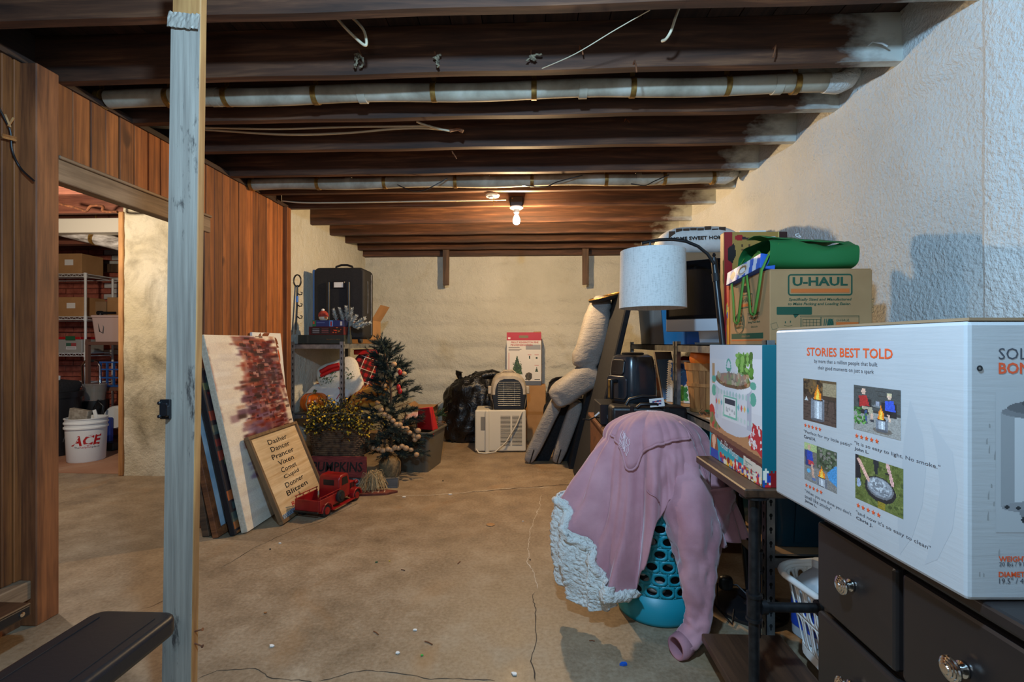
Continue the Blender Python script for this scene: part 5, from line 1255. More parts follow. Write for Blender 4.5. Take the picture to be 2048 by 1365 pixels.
# faint flame mark on the left face, front face print
mb = MB()
def fl_mark(P): mb.add([(-.00015, *LF(x,y)) for x, y in P][::-1], [tuple(range(len(P)))])
fl_mark([(1820,800),(1845,870),(1852,940),(1845,1010),(1825,1075),(1800,1110),(1795,1050),(1802,960),(1808,880)]); fl_mark([(1860,840),(1905,905),(1915,980),(1905,1060),(1875,1120),(1850,1130),(1868,1060),(1880,980),(1874,910)])
obj('flame_emblem', mb, plain('pale_grey_print',(168,169,170),.42), sv, label='faint grey flame emblem')
def FF(px, py): p = at(px, py, .71); return p.x-.625, p.z-.849
def tfront(mb, s_, px, py, h_, mi=0, bold=0.0, w=None):
    x, z = FF(px, py); mb.text(s_, frame((x,-.0004,z),(1,0,0),(0,0,1)), h=h_, w=w, mi=mi, bold=bold, align='l')
mb = MB(); tfront(mb,'SOLO STOVE',1998,708,.0165,0); tfront(mb,'20 lbs / 9 kg',1999,1131,.008,0); tfront(mb,'19.5" / 49.5 cm',1999,1163,.008,0); obj('lettering', mb, m_gr, sv)
for s_, y_, h_ in (('BONFIRE',737,.0165),('WEIGHT:',1119,.008),('DIAMETER:',1150,.008)):
    mb = MB(); tfront(mb, s_, 1998, y_, h_, 0, .025); obj('lettering', mb, m_or, sv)
fpP = thing('x','x','x'); bpy.data.objects.remove(fpP)
cv = Cv(150,144,(176,176,176),6)
cv.r(.03,.14,.97,.80,(176,177,178))
for x0,x1,c in ((.03,.10,(150,151,152)),(.10,.22,(196,196,196)),(.22,.34,(164,164,165)),(.34,.52,(216,216,216)),(.52,.70,(176,176,177)),(.70,.88,(150,150,152)),(.88,.97,(120,120,122))): cv.r(x0,.14,x1,.82,c)
cv.e(.5,.82,.47,.06,(140,140,142)); cv.p([(.12,.84),(.88,.84),(.84,.97),(.16,.97)],(128,128,130))
for i in range(16): cv.e(.06+.06*i,.82+.03*math.sin(math.pi*i/15),.014,.012,(40,40,42))
for i in range(13): cv.e(.15+.06*i,.91+.02*math.sin(math.pi*i/12),.014,.022,(40,40,42))
cv.e(.5,.14,.47,.07,(120,120,122)).e(.5,.11,.44,.07,(96,96,98)).e(.5,.08,.36,.06,(70,70,72)).e(.5,.075,.32,.05,(28,28,30))
a_ = FF(1992,785); b_ = FF(1992,1066)
cv.build('printed_picture', frame((a_[0]+.135,-.0003,(a_[1]+b_[1])/2),(1,0,0),(0,0,1)), .27, a_[1]-b_[1], sv, label='printed picture of a steel fire pit')
mb = MB(); rr = random.Random(2)
for i in range(16):
    x = rr.uniform(.015,.045); z = rr.uniform(.03,.25); mb = MB().add([(x,-.00015,z),(x+rr.uniform(.001,.003),-.00015,z),(x+.002,-.00015,z+rr.uniform(.003,.014)),(x,-.00015,z+.006)], [(0,1,2,3)]); obj('scuff_mark', mb, plain('scuff_grey',(146,145,143),.8) if i == 0 else bpy.data.materials['scuff_grey'], sv)
sp_ = FF(1958,737); obj('black_ring_mark', MB().lathe([(.002,0),(.0042,0),(.0042,.0004),(.002,.0004),(.002,0)],14,cap=False), m_ink, sv, M=frame((sp_[0],-.0007,sp_[1]),(1,0,0),(0,0,1)))

# ------------------------------------------------------------------ pipe-leg side table
TX0, TX1, TY0, TY1, TZ = .645, 1.00, 1.468, 1.90, .777
tb_ = thing('pipe_leg_table', 'side table of dark wood boards on black iron pipe legs', 'table', (TX0,TY0,0))
wX, wY = TX1-TX0, TY1-TY0
obj('table_top', MB().bx(0,wX,0,wY,TZ-.028,TZ), m_darkwood, tb_, bevel=.004, bseg=1)
obj('lower_board', MB().bx(.0,.295,-.03,wY-.06,.085,.115), m_darkwood, tb_, bevel=.004, bseg=1)
m_iron = MAT('black_iron_pipe', S(26,26,28), S(44,43,44), 40, rough=.42, metal=.4)
for (x, y) in ((.045,.04),(.20,.36)):
    lg = obj('leg', MB().cyl((x,y,.115),(x,y,TZ-.029),.0155,n=16).cyl((x,y,0),(x,y,.085),.0155,n=16), m_iron, tb_, smooth=40)
    obj('tee_fitting', MB().cyl((x,y,.365),(x,y,.435),.0205,n=16).cyl((x,y,.358),(x,y,.368),.0235,n=16).cyl((x,y,.432),(x,y,.442),.0235,n=16), m_iron, lg, smooth=40)
    obj('floor_flange', MB().lathe([(.042,TZ-.035),(.042,TZ-.0285)],18,c=(x,y,0)), m_iron, lg)
for y in (.04,):
    rl = obj('cross_pipe', MB().cyl((.066,y,.40),(.252,y,.40),.0145,n=14), m_iron, tb_, smooth=40)
    obj('pipe_collar', MB().cyl((.064,y,.40),(.082,y,.40),.0215,n=16), m_iron, rl, smooth=40); obj('pipe_end_cap', MB().cyl((.236,y,.40),(.252,y,.40),.024,n=16), m_iron, rl, smooth=40)

# slow cooker carton
sk = thing('slow_cooker_carton', 'teal and white carton picturing a slow cooker on the pipe leg table', 'box', (.705,1.485,TZ+.0005))
BX, BY, BZ = .235, .43, .437
m_teal = MAT('teal_card', S(10,92,104), S(18,112,124), 5, rough=.45)
obj('carton_body', MB().bx(0,BX,0,BY,0,BZ), m_teal, sk, bevel=.003, bseg=1)
cv = Cv(170,180,(216,216,220),12)
# print coordinates: u runs from the far edge (left in the photo) to the near edge
cv.r(0,0,1,.12,(206,208,214)).r(.0,.12,.35,.45,(212,212,216)).r(.6,.1,1,.5,(222,222,226))
cv.p([(0,.62),(1,.62),(1,.86),(0,.86)],(150,104,70)); cv.p([(0,.62),(1,.66),(1,.80),(0,.74)],(186,134,88)); cv.p([(0,.74),(1,.80),(1,.84),(0,.80)],(122,80,54)).p([(0,.78),(1,.84),(1,.90),(0,.86)],(90,44,36))
cv.speck(60,.58,.08,.84,.26,[(90,150,60),(60,110,44),(130,180,90)],.03)
cv.r(.06,.16,.12,.34,(190,150,110)).e(.05,.60,.07,.07,(190,50,44)).speck(26,.02,.6,.24,.72,[(190,60,50),(100,120,60),(150,110,80)],.03)
cv.p([(.80,.56),(1,.60),(1,.80),(.78,.70)],(190,44,50)); cv.speck(50,.80,.58,1,.76,[(230,220,220),(190,40,46)],.016)
cv.e(.48,.62,.36,.11,(200,202,210)).p([(.12,.30),(.84,.30),(.83,.62),(.13,.62)],(214,216,222)).r(.13,.30,.20,.64,(186,190,202)).r(.76,.30,.835,.64,(178,182,196)).r(.20,.30,.27,.68,(202,205,214)).e(.48,.30,.37,.075,(170,174,186)).e(.48,.325,.355,.07,(226,228,232)).e(.48,.29,.34,.062,(120,90,70)).speck(46,.18,.24,.78,.32,[(110,120,60),(150,90,60),(180,150,110),(90,70,50)],.025)
cv.e(.48,.265,.30,.06,(206,206,208),.35)
for k in range(11):
    a = math.pi*k/10; cv.e(.42+.045*math.cos(a), .19-.07*math.sin(a),.010,.010,(90,170,150))
cv.r(.38,.19,.46,.215,(80,160,140))
for x in (.10,.86): cv.e(x,.40,.05,.05,(90,170,150)); cv.e(x,.30,.05,.03,(90,170,150))
for i in range(12):
    x = .15+.06*i; cv.e(x,.40,.016,.022,(170,200,196)).e(x+.03,.585,.016,.020,(190,210,206))
for i,c_ in enumerate(((210,90,90),(230,190,100),(110,180,190))*4): cv.p([(.16+.056*i,.46),(.18+.056*i,.49),(.16+.056*i,.52),(.14+.056*i,.49)],c_)
cv.r(.31,.42,.58,.60,(120,190,170)).r(.33,.435,.56,.585,(226,228,230)).r(.34,.445,.55,.49,(40,56,76)); cv.speck(12,.36,.51,.54,.57,[(170,176,180)],.012)
cv.p([(0,.835),(1,.90),(1,1),(0,1)],(20,160,176)); cv.p([(0,.79),(.12,.80),(.30,.845),(.7,.875),(.7,.90),(0,.87)],(20,160,176))
cv.p([(.02,.985),(.03,.90),(.18,.90),(.22,1.0),(.02,1.0)],(36,72,170)).p([(.04,.80),(.16,.79),(.20,.92),(.02,.92)],(150,84,44)).e(.10,.845,.045,.05,(228,180,150)).p([(.07,.885),(.13,.885),(.12,.92),(.08,.92)],(228,180,150))
cv.p([(.70,.845),(1,.865),(1,.955),(.70,.94)],(216,206,188))
cv.speck(150,.24,.945,1,1.0,[(206,40,44),(240,190,40),(230,220,200),(40,70,160),(140,24,30),(240,160,50)],.022); cv.speck(60,.55,.925,.95,.97,[(206,40,44),(230,220,200),(40,70,160)],.018)
cv.build('printed_side', frame((-.0008,BY/2,BZ/2),(0,-1,0),(0,0,1)), BY-.002, BZ-.002, sk, label='printed picture of a white floral slow cooker')
lw = frame((-.0016,BY-.185,.062),(0,-1,-.10),(0,.0,1))
obj('lettering', MB().text('The', frame((-.0016,BY-.16,.078),(0,-1,-.10),(0,0,1)), h=.014, shear=.3).text('Pioneer Woman', lw, w=.155, h=.026, shear=.35), m_white, sk, label='white script lettering')
mb = MB()
for i, s_ in enumerate(('Signature','6 QT','Programmable','Slow Cooker')): mb.text(s_, frame((-.0016,.118,.054-.0085*i),(0,-1,-.06),(0,0,1)), h=.007, w=.0058*len(s_), align='l')
obj('lettering', mb, plain('teal_print',(20,110,120),.5), sk)
cv = Cv(40,60,(10,96,108),5); cv.speck(90,0,.9,1,1,[(206,40,44),(230,220,200),(40,70,160),(140,24,30)],.035)
cv.build('printed_side', frame((BX/2,-.0008,BZ/2),(1,0,0),(0,0,1)), BX-.002, BZ-.002, sk, label='teal end with a flower border')

# ------------------------------------------------------------------ right shelving units
RX0, RX1 = .93, 1.55
m_shelfg = m_steel
rack('steel_shelving', 'steel shelving along the right wall, the unit under the moving box', RX0, RX1, 1.93, 3.13, 1.232, (1.212, .80, .37), m_steel)
rack('steel_shelving', 'steel shelving along the right wall, the unit under the blue tote', RX0, RX1, 3.15, 4.55, 1.232, (1.212, .80, .24), m_steel)
RT = 1.2125; RM = .8005
# moving box with printed faces
ub = thing('moving_box', 'printed brown moving box with a green and orange logo on the right shelving', 'box', (.955,1.95,RT))
UX, UY, UZ = .400, .385, .302
m_ucard = MAT('moving_box_cardboard', S(162,122,80), S(176,136,92), 4, rough=.8)
obj('box_body', MB().bx(0,UX,0,UY,0,UZ), m_ucard, ub, bevel=.003, bseg=1)
m_ugr = plain('dark_green_print',(24,74,52),.7); m_uor = plain('orange_band_print',(206,104,40),.7)
F = lambda x, z, o=-.0008: frame((x,o,z),(1,0,0),(0,0,1))
g = MB(); og = MB()
def rring(mb, x0, x1, z0, z1, wd, r, M_):
    a = rrect(x1-x0, z1-z0, r, 4); b = rrect(x1-x0-2*wd, z1-z0-2*wd, max(.001,r-wd), 4); k = len(a); cx, cz = (x0+x1)/2, (z0+z1)/2
    vv = [M_ @ Vector((p[0]+cx,p[1]+cz,0)) for p in a]+[M_ @ Vector((p[0]+cx,p[1]+cz,0)) for p in b]
    mb.add(vv, [(i,(i+1)%k,k+(i+1)%k,k+i) for i in range(k)])
M0 = frame((0,-.0008,0),(1,0,0),(0,0,1))
rring(g, .070,.322,.198,.285,.006,.012,M0)
g.text('U-HAUL', F(.196,.255), w=.215, h=.036, bold=.035); og.add([M0 @ Vector(p) for p in ((.082,.210,0),(.310,.210,0),(.310,.226,0),(.082,.226,0))],[(0,1,2,3)])
g.text('Specifically Sized and Manufactured', F(.196,.182), w=.245, h=.014, bold=.02, shear=.2); g.text('to Make Packing and Loading Easier.', F(.193,.164), w=.245, h=.014, bold=.02, shear=.2)
g.prism(rrect(.138,.032,.004), .0002, F(.095,.138)); g.prism([(.09,.124),(.115,.124),(.098,.108)], .0002, M0)
rring(g, .045,.096,.066,.106,.0012,.002,frame((0,-.0008,0),(1,.06,.08),(-.08,0,1))); g.prism([(p[0]*.12+.060,p[1]*.2+.092) for p in rrect(.03,.04,.01)], .0002, M0); g.prism([(p[0]*.12+.080,p[1]*.2+.094) for p in rrect(.03,.04,.01)], .0002, M0)
g.tube([F(0,0) @ Vector((.055+.008*i, .080-.004*math.sin(math.pi*i/4), 0)) for i in range(5)], .0008, 4)
rring(g, .02,.045,.07,.095,.001,.001,frame((.01,-.0008,-.012),(1,0,.3),(-.3,0,1)))
for i in range(6): g.bx(.128+.0135*i,.129+.0135*i,-.0012,-.0006,.035,.104)
for i in range(6): g.bx(.128,.196,-.0012,-.0006,.04+.0125*i,.041+.0125*i)
g.bx(.120,.1225,-.0012,-.0006,.03,.108).bx(.198,.2005,-.0012,-.0006,.03,.112); rring(g,.118,.348,.112,.118,.0012,.002,M0); g.bx(.346,.3475,-.0012,-.0006,.085,.118)
og2 = MB().bx(.258,.318,-.0012,-.0006,.058,.082).bx(.258,.345,-.0012,-.0006,.082,.092)
for i in range(5): g.tube([F(0,0) @ Vector((.206+.004*i,.04,0)), F(0,0) @ Vector((.214+.008*i,.106,0))], .0016, 4)
g.prism([(p[0]*.5+.236,p[1]*.9+.078) for p in rrect(.05,.06,.02)], .0002, M0); g.text('U-HAUL', F(.285,.100), w=.05, h=.010, shear=.3)
g.prism([(.325,.03),(.335,.07),(.35,.05),(.365,.02),(.34,.02)], .0002, M0); g.tube([F(0,0) @ Vector((.355+.012*math.cos(q), .05+.016*math.sin(q), 0)) for q in [i*.5 for i in range(10)]], .0012, 4)
g.text('U-HAUL', frame((.400,-.0008,.16),(0,0,1),(-1,0,0)), w=.06, h=.008)
obj('lettering', g, m_ugr, ub, label='dark green logo and drawings'); obj('orange_band', og, m_uor, ub); obj('orange_truck_panel', og2, m_uor, ub)
G = lambda y, z: frame((-.0008,y,z),(0,-1,0),(0,0,1))
g = MB(); og = MB(); ML = frame((-.0008,UY,0),(0,-1,0),(0,0,1))
rring(g,.11,.235,.165,.225,.004,.006,ML); g.text('U-HAUL', ML @ Matrix.Translation((.172,.203,0)), w=.10, h=.026, bold=.03); og.add([ML @ Vector(p) for p in ((.118,.172,0),(.227,.172,0),(.227,.184,0),(.118,.184,0))],[(0,1,2,3)])
g.text('100%', ML @ Matrix.Translation((.105,.118,0)), w=.06, h=.026, bold=.02); g.text('BUY-BACK', ML @ Matrix.Translation((.105,.096,0)), w=.075, h=.013, bold=.02); g.text('GUARANTEE', ML @ Matrix.Translation((.105,.080,0)), w=.075, h=.012, bold=.02)
for q0 in (.046,.052): g.tube([ML @ Vector((.105+q0*math.cos(q), .098+q0*.95*math.sin(q), 0)) for q in [2*math.pi*i/28 for i in range(28)]], .0008, 4, closed=True)
g.text('TOO MANY BOXES?', ML @ Matrix.Translation((.245,.135,0)), w=.11, h=.011, bold=.02); g.text('TOO EMPTY?', ML @ Matrix.Translation((.245,.116,0)), w=.09, h=.011, bold=.02); g.text('Bring Them Back', ML @ Matrix.Translation((.25,.098,0)), w=.11, h=.011, bold=.02); g.text('uhaul.com', ML @ Matrix.Translation((.25,.080,0)), w=.06, h=.010)
g.add([ML @ Vector(p) for p in ((.02,.028,0),(.33,.028,0),(.33,.052,0),(.02,.052,0))],[(0,1,2,3)]); og2 = MB().add([ML @ Vector(p) for p in ((.02,.018,0),(.33,.018,0),(.33,.023,0),(.02,.023,0))],[(0,1,2,3)])
obj('lettering', g, m_ugr, ub, label='dark green print on the side'); obj('orange_band', og, m_uor, ub); obj('orange_stripe', og2, m_uor, ub)
obj('lettering', MB().text('uhaul.com', ML @ Matrix.Translation((.17,.040,.0004)), w=.08, h=.012), m_ucard, ub)
obj('hand_hole', MB().prism(rrect(.07,.03,.014), .0006, ML @ Matrix.Translation((.175,.250,0))), m_hole, ub)
for s_, z in ((0,.0),(1,.0)): obj('box_flap', MB().bx(.004,UX-.004,(.004 if s_==0 else UY/2+.002),(UY/2-.002 if s_==0 else UY-.004),UZ+.0004,UZ+.004), m_ucard, ub)
# green tote bag lying over the box, blue snack box peeking out
m_gbag = NT('green_woven_bag'); _p = m_gbag.coords(); m_gbag.bump(m_gbag.noise(_p, 220, 2), .2, .001); m_gbag = m_gbag.done(S(18,104,48), .7)
m_gstrap = plain('light_green_strap',(84,140,52),.7)
gb_ = thing('green_shopping_bag', 'green reusable shopping bag lying on top of the moving box', 'bag', (.945,1.95,RT+UZ+.0045))
def gbf(u, v):
    # a slumped, folded bag: cross-section loft along x
    x = .02+.345*u; a = 2*math.pi*v
    hh = .135-.035*u+.012*math.sin(u*7); yy = .15
    cy = .17+.012*math.sin(u*5); p = lambda q, e: math.copysign(abs(q)**e, q)
    y = cy+yy*p(math.cos(a),.6); z = hh*.5+hh*.5*p(math.sin(a),.5)
    if z > hh*.5: z += .010*noise.noise(Vector((u*6,v*9,2))) + .02*math.exp(-((y-.10)/.04)**2)*(u)
    else: z = max(.001, z)
    return (x+.01*math.sin(a), y, z)
obj('bag_cloth', MB().grid(40, 44, gbf), m_gbag, gb_, smooth=70)
obj('bag_flap', MB().grid(16, 8, lambda u, v: (.03+.35*u, .06+.19*v, .138-.030*u+.035*math.sin(v*2.0)+.006*noise.noise(Vector((u*6,v*4,5))))), m_gbag, gb_, smooth=180, solid=.002)
obj('bag_back_fold', MB().prism([(.35,.0),(.40,.0),(.405,.06),(.39,.10),(.37,.085)], .012, frame((0,.20,.002),(1,0,0),(0,0,1))), plain('dark_green_fold',(24,58,36),.8), gb_)
obj('lettering', MB().text('G', frame((.16,.075,.1500),(1,0,0),(0,.5,.8)), h=.022), m_whitep, gb_)
for y0 in (.30,.14):
    yc = y0; L_ = .20 if y0 > .2 else .17
    P = [(.05,yc+.03,.10),(.015,yc+.03,.045),(-.010,yc+.025,.0),(-.012,yc+.0,-.08),(-.014,yc-.02,-L_),(-.014,yc-.04,-L_-.012),(-.013,yc-.06,-L_),(-.012,yc-.09,-.08),(-.010,yc-.11,.0),(.02,yc-.10,.06),(.06,yc-.10,.11)]
    mb = MB(); L1 = [Vector(p)+Vector((0,.011,.003)) for p in P]; R1 = [Vector(p)-Vector((0,.011,.003)) for p in P]; n = len(P)
    mb.add(L1+R1, [(i,n+i,n+i+1,i+1) for i in range(n-1)]); obj('bag_handle', mb, m_gstrap, gb_, solid=.003, smooth=60, label='light green strap hanging over the box side')
bb = thing('blue_snack_box', 'blue and white striped food box tilted over the moving box edge', 'food box', (.942,2.085,RT+UZ+.003), 0)
bb.rotation_euler = (math.radians(-6), math.radians(8), 0)
obj('box_body', MB().bx(-.012,.05,-.10,.225,.0,.062), plain('blue_card',(40,92,186),.5), bb, bevel=.002, bseg=1)
cv = Cv(60,16,(206,212,226),7)
for i in range(5): cv.p([(.12+.2*i,0),(.22+.2*i,0),(.20+.2*i,1),(.10+.2*i,1)],(40,96,190))
cv.e(.5,.45,.16,.42,(214,204,186)).e(.5,.45,.12,.3,(150,110,70)).e(.5,.5,.09,.2,(230,230,230)).e(.2,.5,.08,.3,(176,156,120))
cv.build('printed_side', frame((-.0128,.0625,.031),(0,-1,0),(0,0,1)), .322,.060, bb)
# tall snack boxes beside the moving box
for k,(y,c_,c2n,lab) in enumerate(((2.30,(176,30,30),(224,140,40),'red and yellow cereal box standing left of the moving box'),)):
    bx_ = thing('cereal_box', lab, 'food box', (.955,2.345,RT))
    obj('box_body', MB().bx(0,.05,0,.052,0,.29), plain('red_card',c_,.45), bx_, bevel=.002, bseg=1)
    cv = Cv(16,60,(196,40,34),8); cv.r(.45,0,1,.45,(214,60,36)).p([(.5,.4),(1,.35),(1,1),(.4,1)],(232,160,50)).speck(10,.3,.35,.7,.5,[(60,90,190),(230,220,60)],.08); cv.l(.3,.6,.4,.95,.05,(70,60,120))
    cv.build('printed_side', frame((-.0008,.026,.145),(0,-1,0),(0,0,1)), .050,.288, bx_)
    cv = Cv(16,50,(214,120,36),8); cv.speck(12,.1,.3,.9,.6,[(200,50,40),(240,200,80)],.1); cv.build('printed_side', frame((.025,-.0008,.145),(1,0,0),(0,0,1)), .048,.288, bx_)
# utensil set card
uc = thing('utensil_set_pack', 'gold and red printed utensil pack standing behind the green bag', 'package', (1.10,2.42,RT))
obj('pack_body', MB().bx(-.14,.17,0,.05,.0,.565), plain('gold_card',(150,112,50),.5), uc, bevel=.004, bseg=1)
obj('hang_tab', MB().bx(-.055,.075,.02,.028,.565,.575), m_white, uc)
cv = Cv(70,120,(170,130,62),9); cv.r(0,0,.13,1,(150,26,30)).r(.87,0,1,.3,(50,20,22)).r(.86,0,.875,1,(220,190,110)).p([(.06,.14),(.16,.10),(.19,.2),(.13,.28),(.05,.24)],(24,20,20)).e(.24,.05,.07,.028,(170,26,30)).l(.3,.055,.46,.065,.012,(50,30,30)).r(.64,.04,.82,.06,(214,216,220))
for i,c_ in enumerate(((206,130,50),(60,150,90),(190,40,40),(60,100,190))): cv.r(.66+.05*i,.12,.70+.05*i,.22,c_)
for i in range(5): cv.r(.27+.11*i,.11,.30+.11*i,.13,(90,60,30)); cv.r(.27+.11*i,.15,.33+.11*i,.165,(110,76,36))
cv.build('printed_front', frame((.015,-.0008,.282),(1,0,0),(0,0,1)), .308,.563, uc)
# desktop computer
im = thing('desktop_computer', 'flat black screen desktop computer with a silver chin beside the lamp', 'computer', (1.0,2.72,RT), math.radians(-32))
m_scr = plain('glossy_screen',(8,9,12),.06); m_alu = plain('brushed_aluminium',(176,180,186),.35,.6)
obj('screen_shell', MB().bx(-.245,.245,.004,.03,.075,.485), m_alu, im, bevel=.006, bseg=1)
obj('screen_glass', MB().bx(-.243,.243,-.001,.0035,.148,.483), m_scr, im, bevel=.002, bseg=1)
obj('chin', MB().bx(-.243,.243,-.001,.0035,.077,.147), m_alu, im, bevel=.002, bseg=1)
obj('stand', MB().hexa([(-.09,.05,0),(.09,.05,0),(.09,.17,0),(-.09,.17,0)],[(-.09,.03,.012),(.09,.03,.012),(.09,.17,.012),(-.09,.17,.012)]).hexa([(-.085,.14,.012),(.085,.14,.012),(.085,.152,.012),(-.085,.152,.012)],[(-.085,.03,.22),(.085,.03,.22),(.085,.042,.22),(-.085,.042,.22)]), m_alu, im)
# totes behind, pillow and cloth on top
bt = thing('blue_tote', 'bright blue plastic tote on the right shelving behind the lamp', 'tote', (1.20,3.42,RT))
m_bluet = plain('bright_blue_plastic',(0,96,206),.35)
obj('tub_body', tub(MB(), .40,.52,.44,.58,.34), m_bluet, bt, smooth=40); obj('tub_rim', MB().tube([(*p,.338) for p in rrect(.45,.59,.04,6)], .010, 6, closed=True), m_bluet, bt, smooth=60)
obj('lid', MB().prism(rrect(.46,.60,.04), .02, Matrix.Translation((0,0,.352))), m_bluet, bt, bevel=.006, bseg=1)
ct = thing('clear_tote', 'cloudy clear plastic bin at the far end of the right shelving', 'bin', (1.16,4.14,RT))
t = NT('cloudy_plastic'); t.b.inputs['Transmission Weight'].default_value = .35; m_cloud = t.done(S(190,186,176), .35)
obj('tub_body', tub(MB(), .36,.38,.40,.44,.30), m_cloud, ct, smooth=40); obj('lid', MB().prism(rrect(.42,.46,.04), .025, Matrix.Translation((0,0,.301))), m_white, ct, bevel=.006, bseg=1)
obj('stored_cloth', MB().sup((0,0,.13),(.15,.15,.12),.5,.5,20,12), m_pwhite, ct, smooth=180)
kc = thing('cardboard_box', 'dull brown carton stacked on the blue tote under the printed pillow', 'box', (1.16,3.42,RT+.373))
obj('box_body', MB().bx(-.20,.20,-.24,.24,0,.235), m_cardd, kc, bevel=.003, bseg=1); obj('tape', MB().bx(-.2005,.2005,-.02,.02,.05,.2355), plain('clear_brown_tape',(170,130,84),.25), kc)
hp = thing('printed_pillow', 'white pillow printed HOME SWEET HOME stacked above the blue tote', 'pillow', M=Matrix.Translation((1.13,3.36,RT+.612)) @ RZ(-.12))
obj('pillow_cover', MB().sup((0,0,.085),(.265,.20,.10),.6,.5,36,20,fn=lambda p: Vector((p.x,p.y,p.z*(1-.3*(p.x/.265)**4)+.006*noise.noise(p*9)))), m_pwhite, hp, smooth=180)
def onp(s_, x, z, w_, h_, mb, a=0): mb.text(s_, frame((x,-.212,z),(1,0,a),(0,.25,1)), w=w_, h=h_, bold=.03)
mb = MB(); onp('HOME SWEET HOME', -.02,.085,.34,.024,mb,-.0); 
obj('lettering', mb, m_ink, hp, label='black capitals')
mb = MB()
for i in range(8): mb.box((-.18+.045*i,-.185,.128+.008*(i%2)-.0006*abs(i-4)**2),(.04,.008,.042+.008*(i%3)), R=Matrix.Rotation(.25,3,'X'))
obj('brown_print', mb, plain('brown_print',(72,54,40),.8), hp); setprops(hp.children[-1], kind='stuff')
oc = obj('olive_cloth', MB().grid(30, 18, lambda u, v: (-.22+.44*u, -.12+.30*v, .16+.05*math.sin(u*3.1)+.03*noise.noise(Vector((u*5,v*5,1)))-.13*(abs(u-.5)*2)**3)), MAT('olive_cloth',S(58,62,50),S(78,80,66),20,rough=.95), loc=(1.27,3.52,RT+.60), smooth=180, solid=.006, label='crumpled olive cloth behind the white printed pillow', cat='cloth')

# things on the middle shelf of the right unit
rc = thing('red_cloth_bundle', 'dark red cloth bundle under the top shelf on the right', 'cloth', (1.30,3.80,RM))
obj('cloth_folds', MB().sup((0,0,.165),(.20,.20,.155),.7,.7,40,26,fn=lambda p: p*(1+.16*noise.noise(p*9)+.08*noise.noise(p*22))), MAT('dark_red_cloth',S(120,14,20),S(154,24,32),8,rough=.9), rc, smooth=180)
obj('cloth_knot', MB().sup((-.13,-.14,.27),(.06,.06,.05),.8,.8,16,10,fn=lambda p: p*(1+.25*noise.noise(p*20))), bpy.data.materials['dark_red_cloth'], rc, smooth=180)
pj = thing('white_supplement_tub', 'off white plastic tub with a small printed label behind the air fryer', 'tub', (1.02,3.84,RM))
obj('tub_body', MB().lathe([(.0,0),(.075,0),(.08,.01),(.08,.17),(.072,.185),(.0,.185)],24), m_cream, pj, smooth=40); obj('tub_lid', MB().lathe([(.08,.186),(.08,.215),(.074,.222),(.0,.222)],24), m_white, pj, smooth=40)
obj('tub_label', MB().lathe([(.0808,.05),(.0808,.15)],24,cap=False), plain('orange_white_label',(200,150,120),.6), pj)
wm = thing('white_mug', 'white ceramic mug on top of the plastic tub', 'mug', (1.02,3.84,RM+.2225))
obj('cup', MB().lathe([(.0,0),(.036,0),(.038,.08),(.034,.08),(.032,.006),(.0,.006)],20), m_white, wm, smooth=50); obj('handle', MB().tube([(-.037,0,.065),(-.06,0,.06),(-.06,0,.03),(-.037,0,.02)], .005, 6), m_white, wm, smooth=60)
sb_ = thing('sketchbook', 'spiral bound sketchbook with a blue and green painting standing on the shelf', 'sketchbook', M=Matrix.Translation((.965,3.46,RM)) @ RZ(math.radians(-38)) @ RX(math.radians(-8)))
obj('pages', MB().bx(0,.17,0,.012,0,.30), m_whitep, sb_)
cv = Cv(34,60,(224,222,214),10); cv.p([(.1,.05),(.9,.1),(.95,.5),(.7,.6),(.3,.55),(.12,.4)],(30,90,180)).speck(30,.1,.1,.9,.5,[(40,120,210),(24,70,150)],.07).p([(.3,.66),(.7,.6),(.95,.95),(.35,.97)],(70,150,80)).speck(14,.35,.65,.9,.95,[(110,190,100),(50,120,60)],.06)
cv.build('painted_page', frame((.088,-.0008,.15),(1,0,0),(0,0,1)), .164,.296, sb_, m_printmatte)
for i in range(18): obj('spiral_ring', MB().tube([(-.004,-.004,.015+.016*i),(.006,-.006,.015+.016*i),(.008,.016,.015+.016*i),(-.004,.016,.015+.016*i)], .0018, 4, closed=True), m_steeld, sb_)
tf = thing('folder', 'thin grey folder with a torn orange corner leaning left of the sketchbook', 'folder', M=Matrix.Translation((.965,3.58,RM)) @ RZ(math.radians(-52)) @ RY(math.radians(-12)))
obj('folder_cover', MB().bx(0,.012,0,.2,0,.36), plain('grey_folder',(140,128,118),.7), tf); obj('folder_sheet', MB().bx(.0125,.016,.01,.19,.0,.30), plain('blue_sheet',(120,160,200),.7), tf); obj('orange_corner', MB().prism([(0,0),(.05,0),(.0,-.05)], .002, frame((-.001,.19,.36),(0,-1,0),(0,0,1))), plain('orange_card',(210,120,40),.7), tf)
bp = thing('blue_painting_sheet', 'second blue painted sheet standing behind the punched upright', 'painting', M=Matrix.Translation((1.10,3.40,RM)) @ RZ(math.radians(-25)) @ RX(math.radians(-8)))
obj('sheet', MB().bx(0,.2,0,.004,0,.29), m_whitep, bp); cv = Cv(30,44,(200,200,190),10); cv.r(0,0,1,.55,(40,100,180)).speck(12,.2,.2,.9,.5,[(230,200,70),(24,70,150)],.07).speck(20,.0,.6,1,1,[(80,150,80),(150,190,120)],.07); cv.build('painted_page', frame((.1,-.0008,.145),(1,0,0),(0,0,1)), .198,.288, bp, m_printmatte)
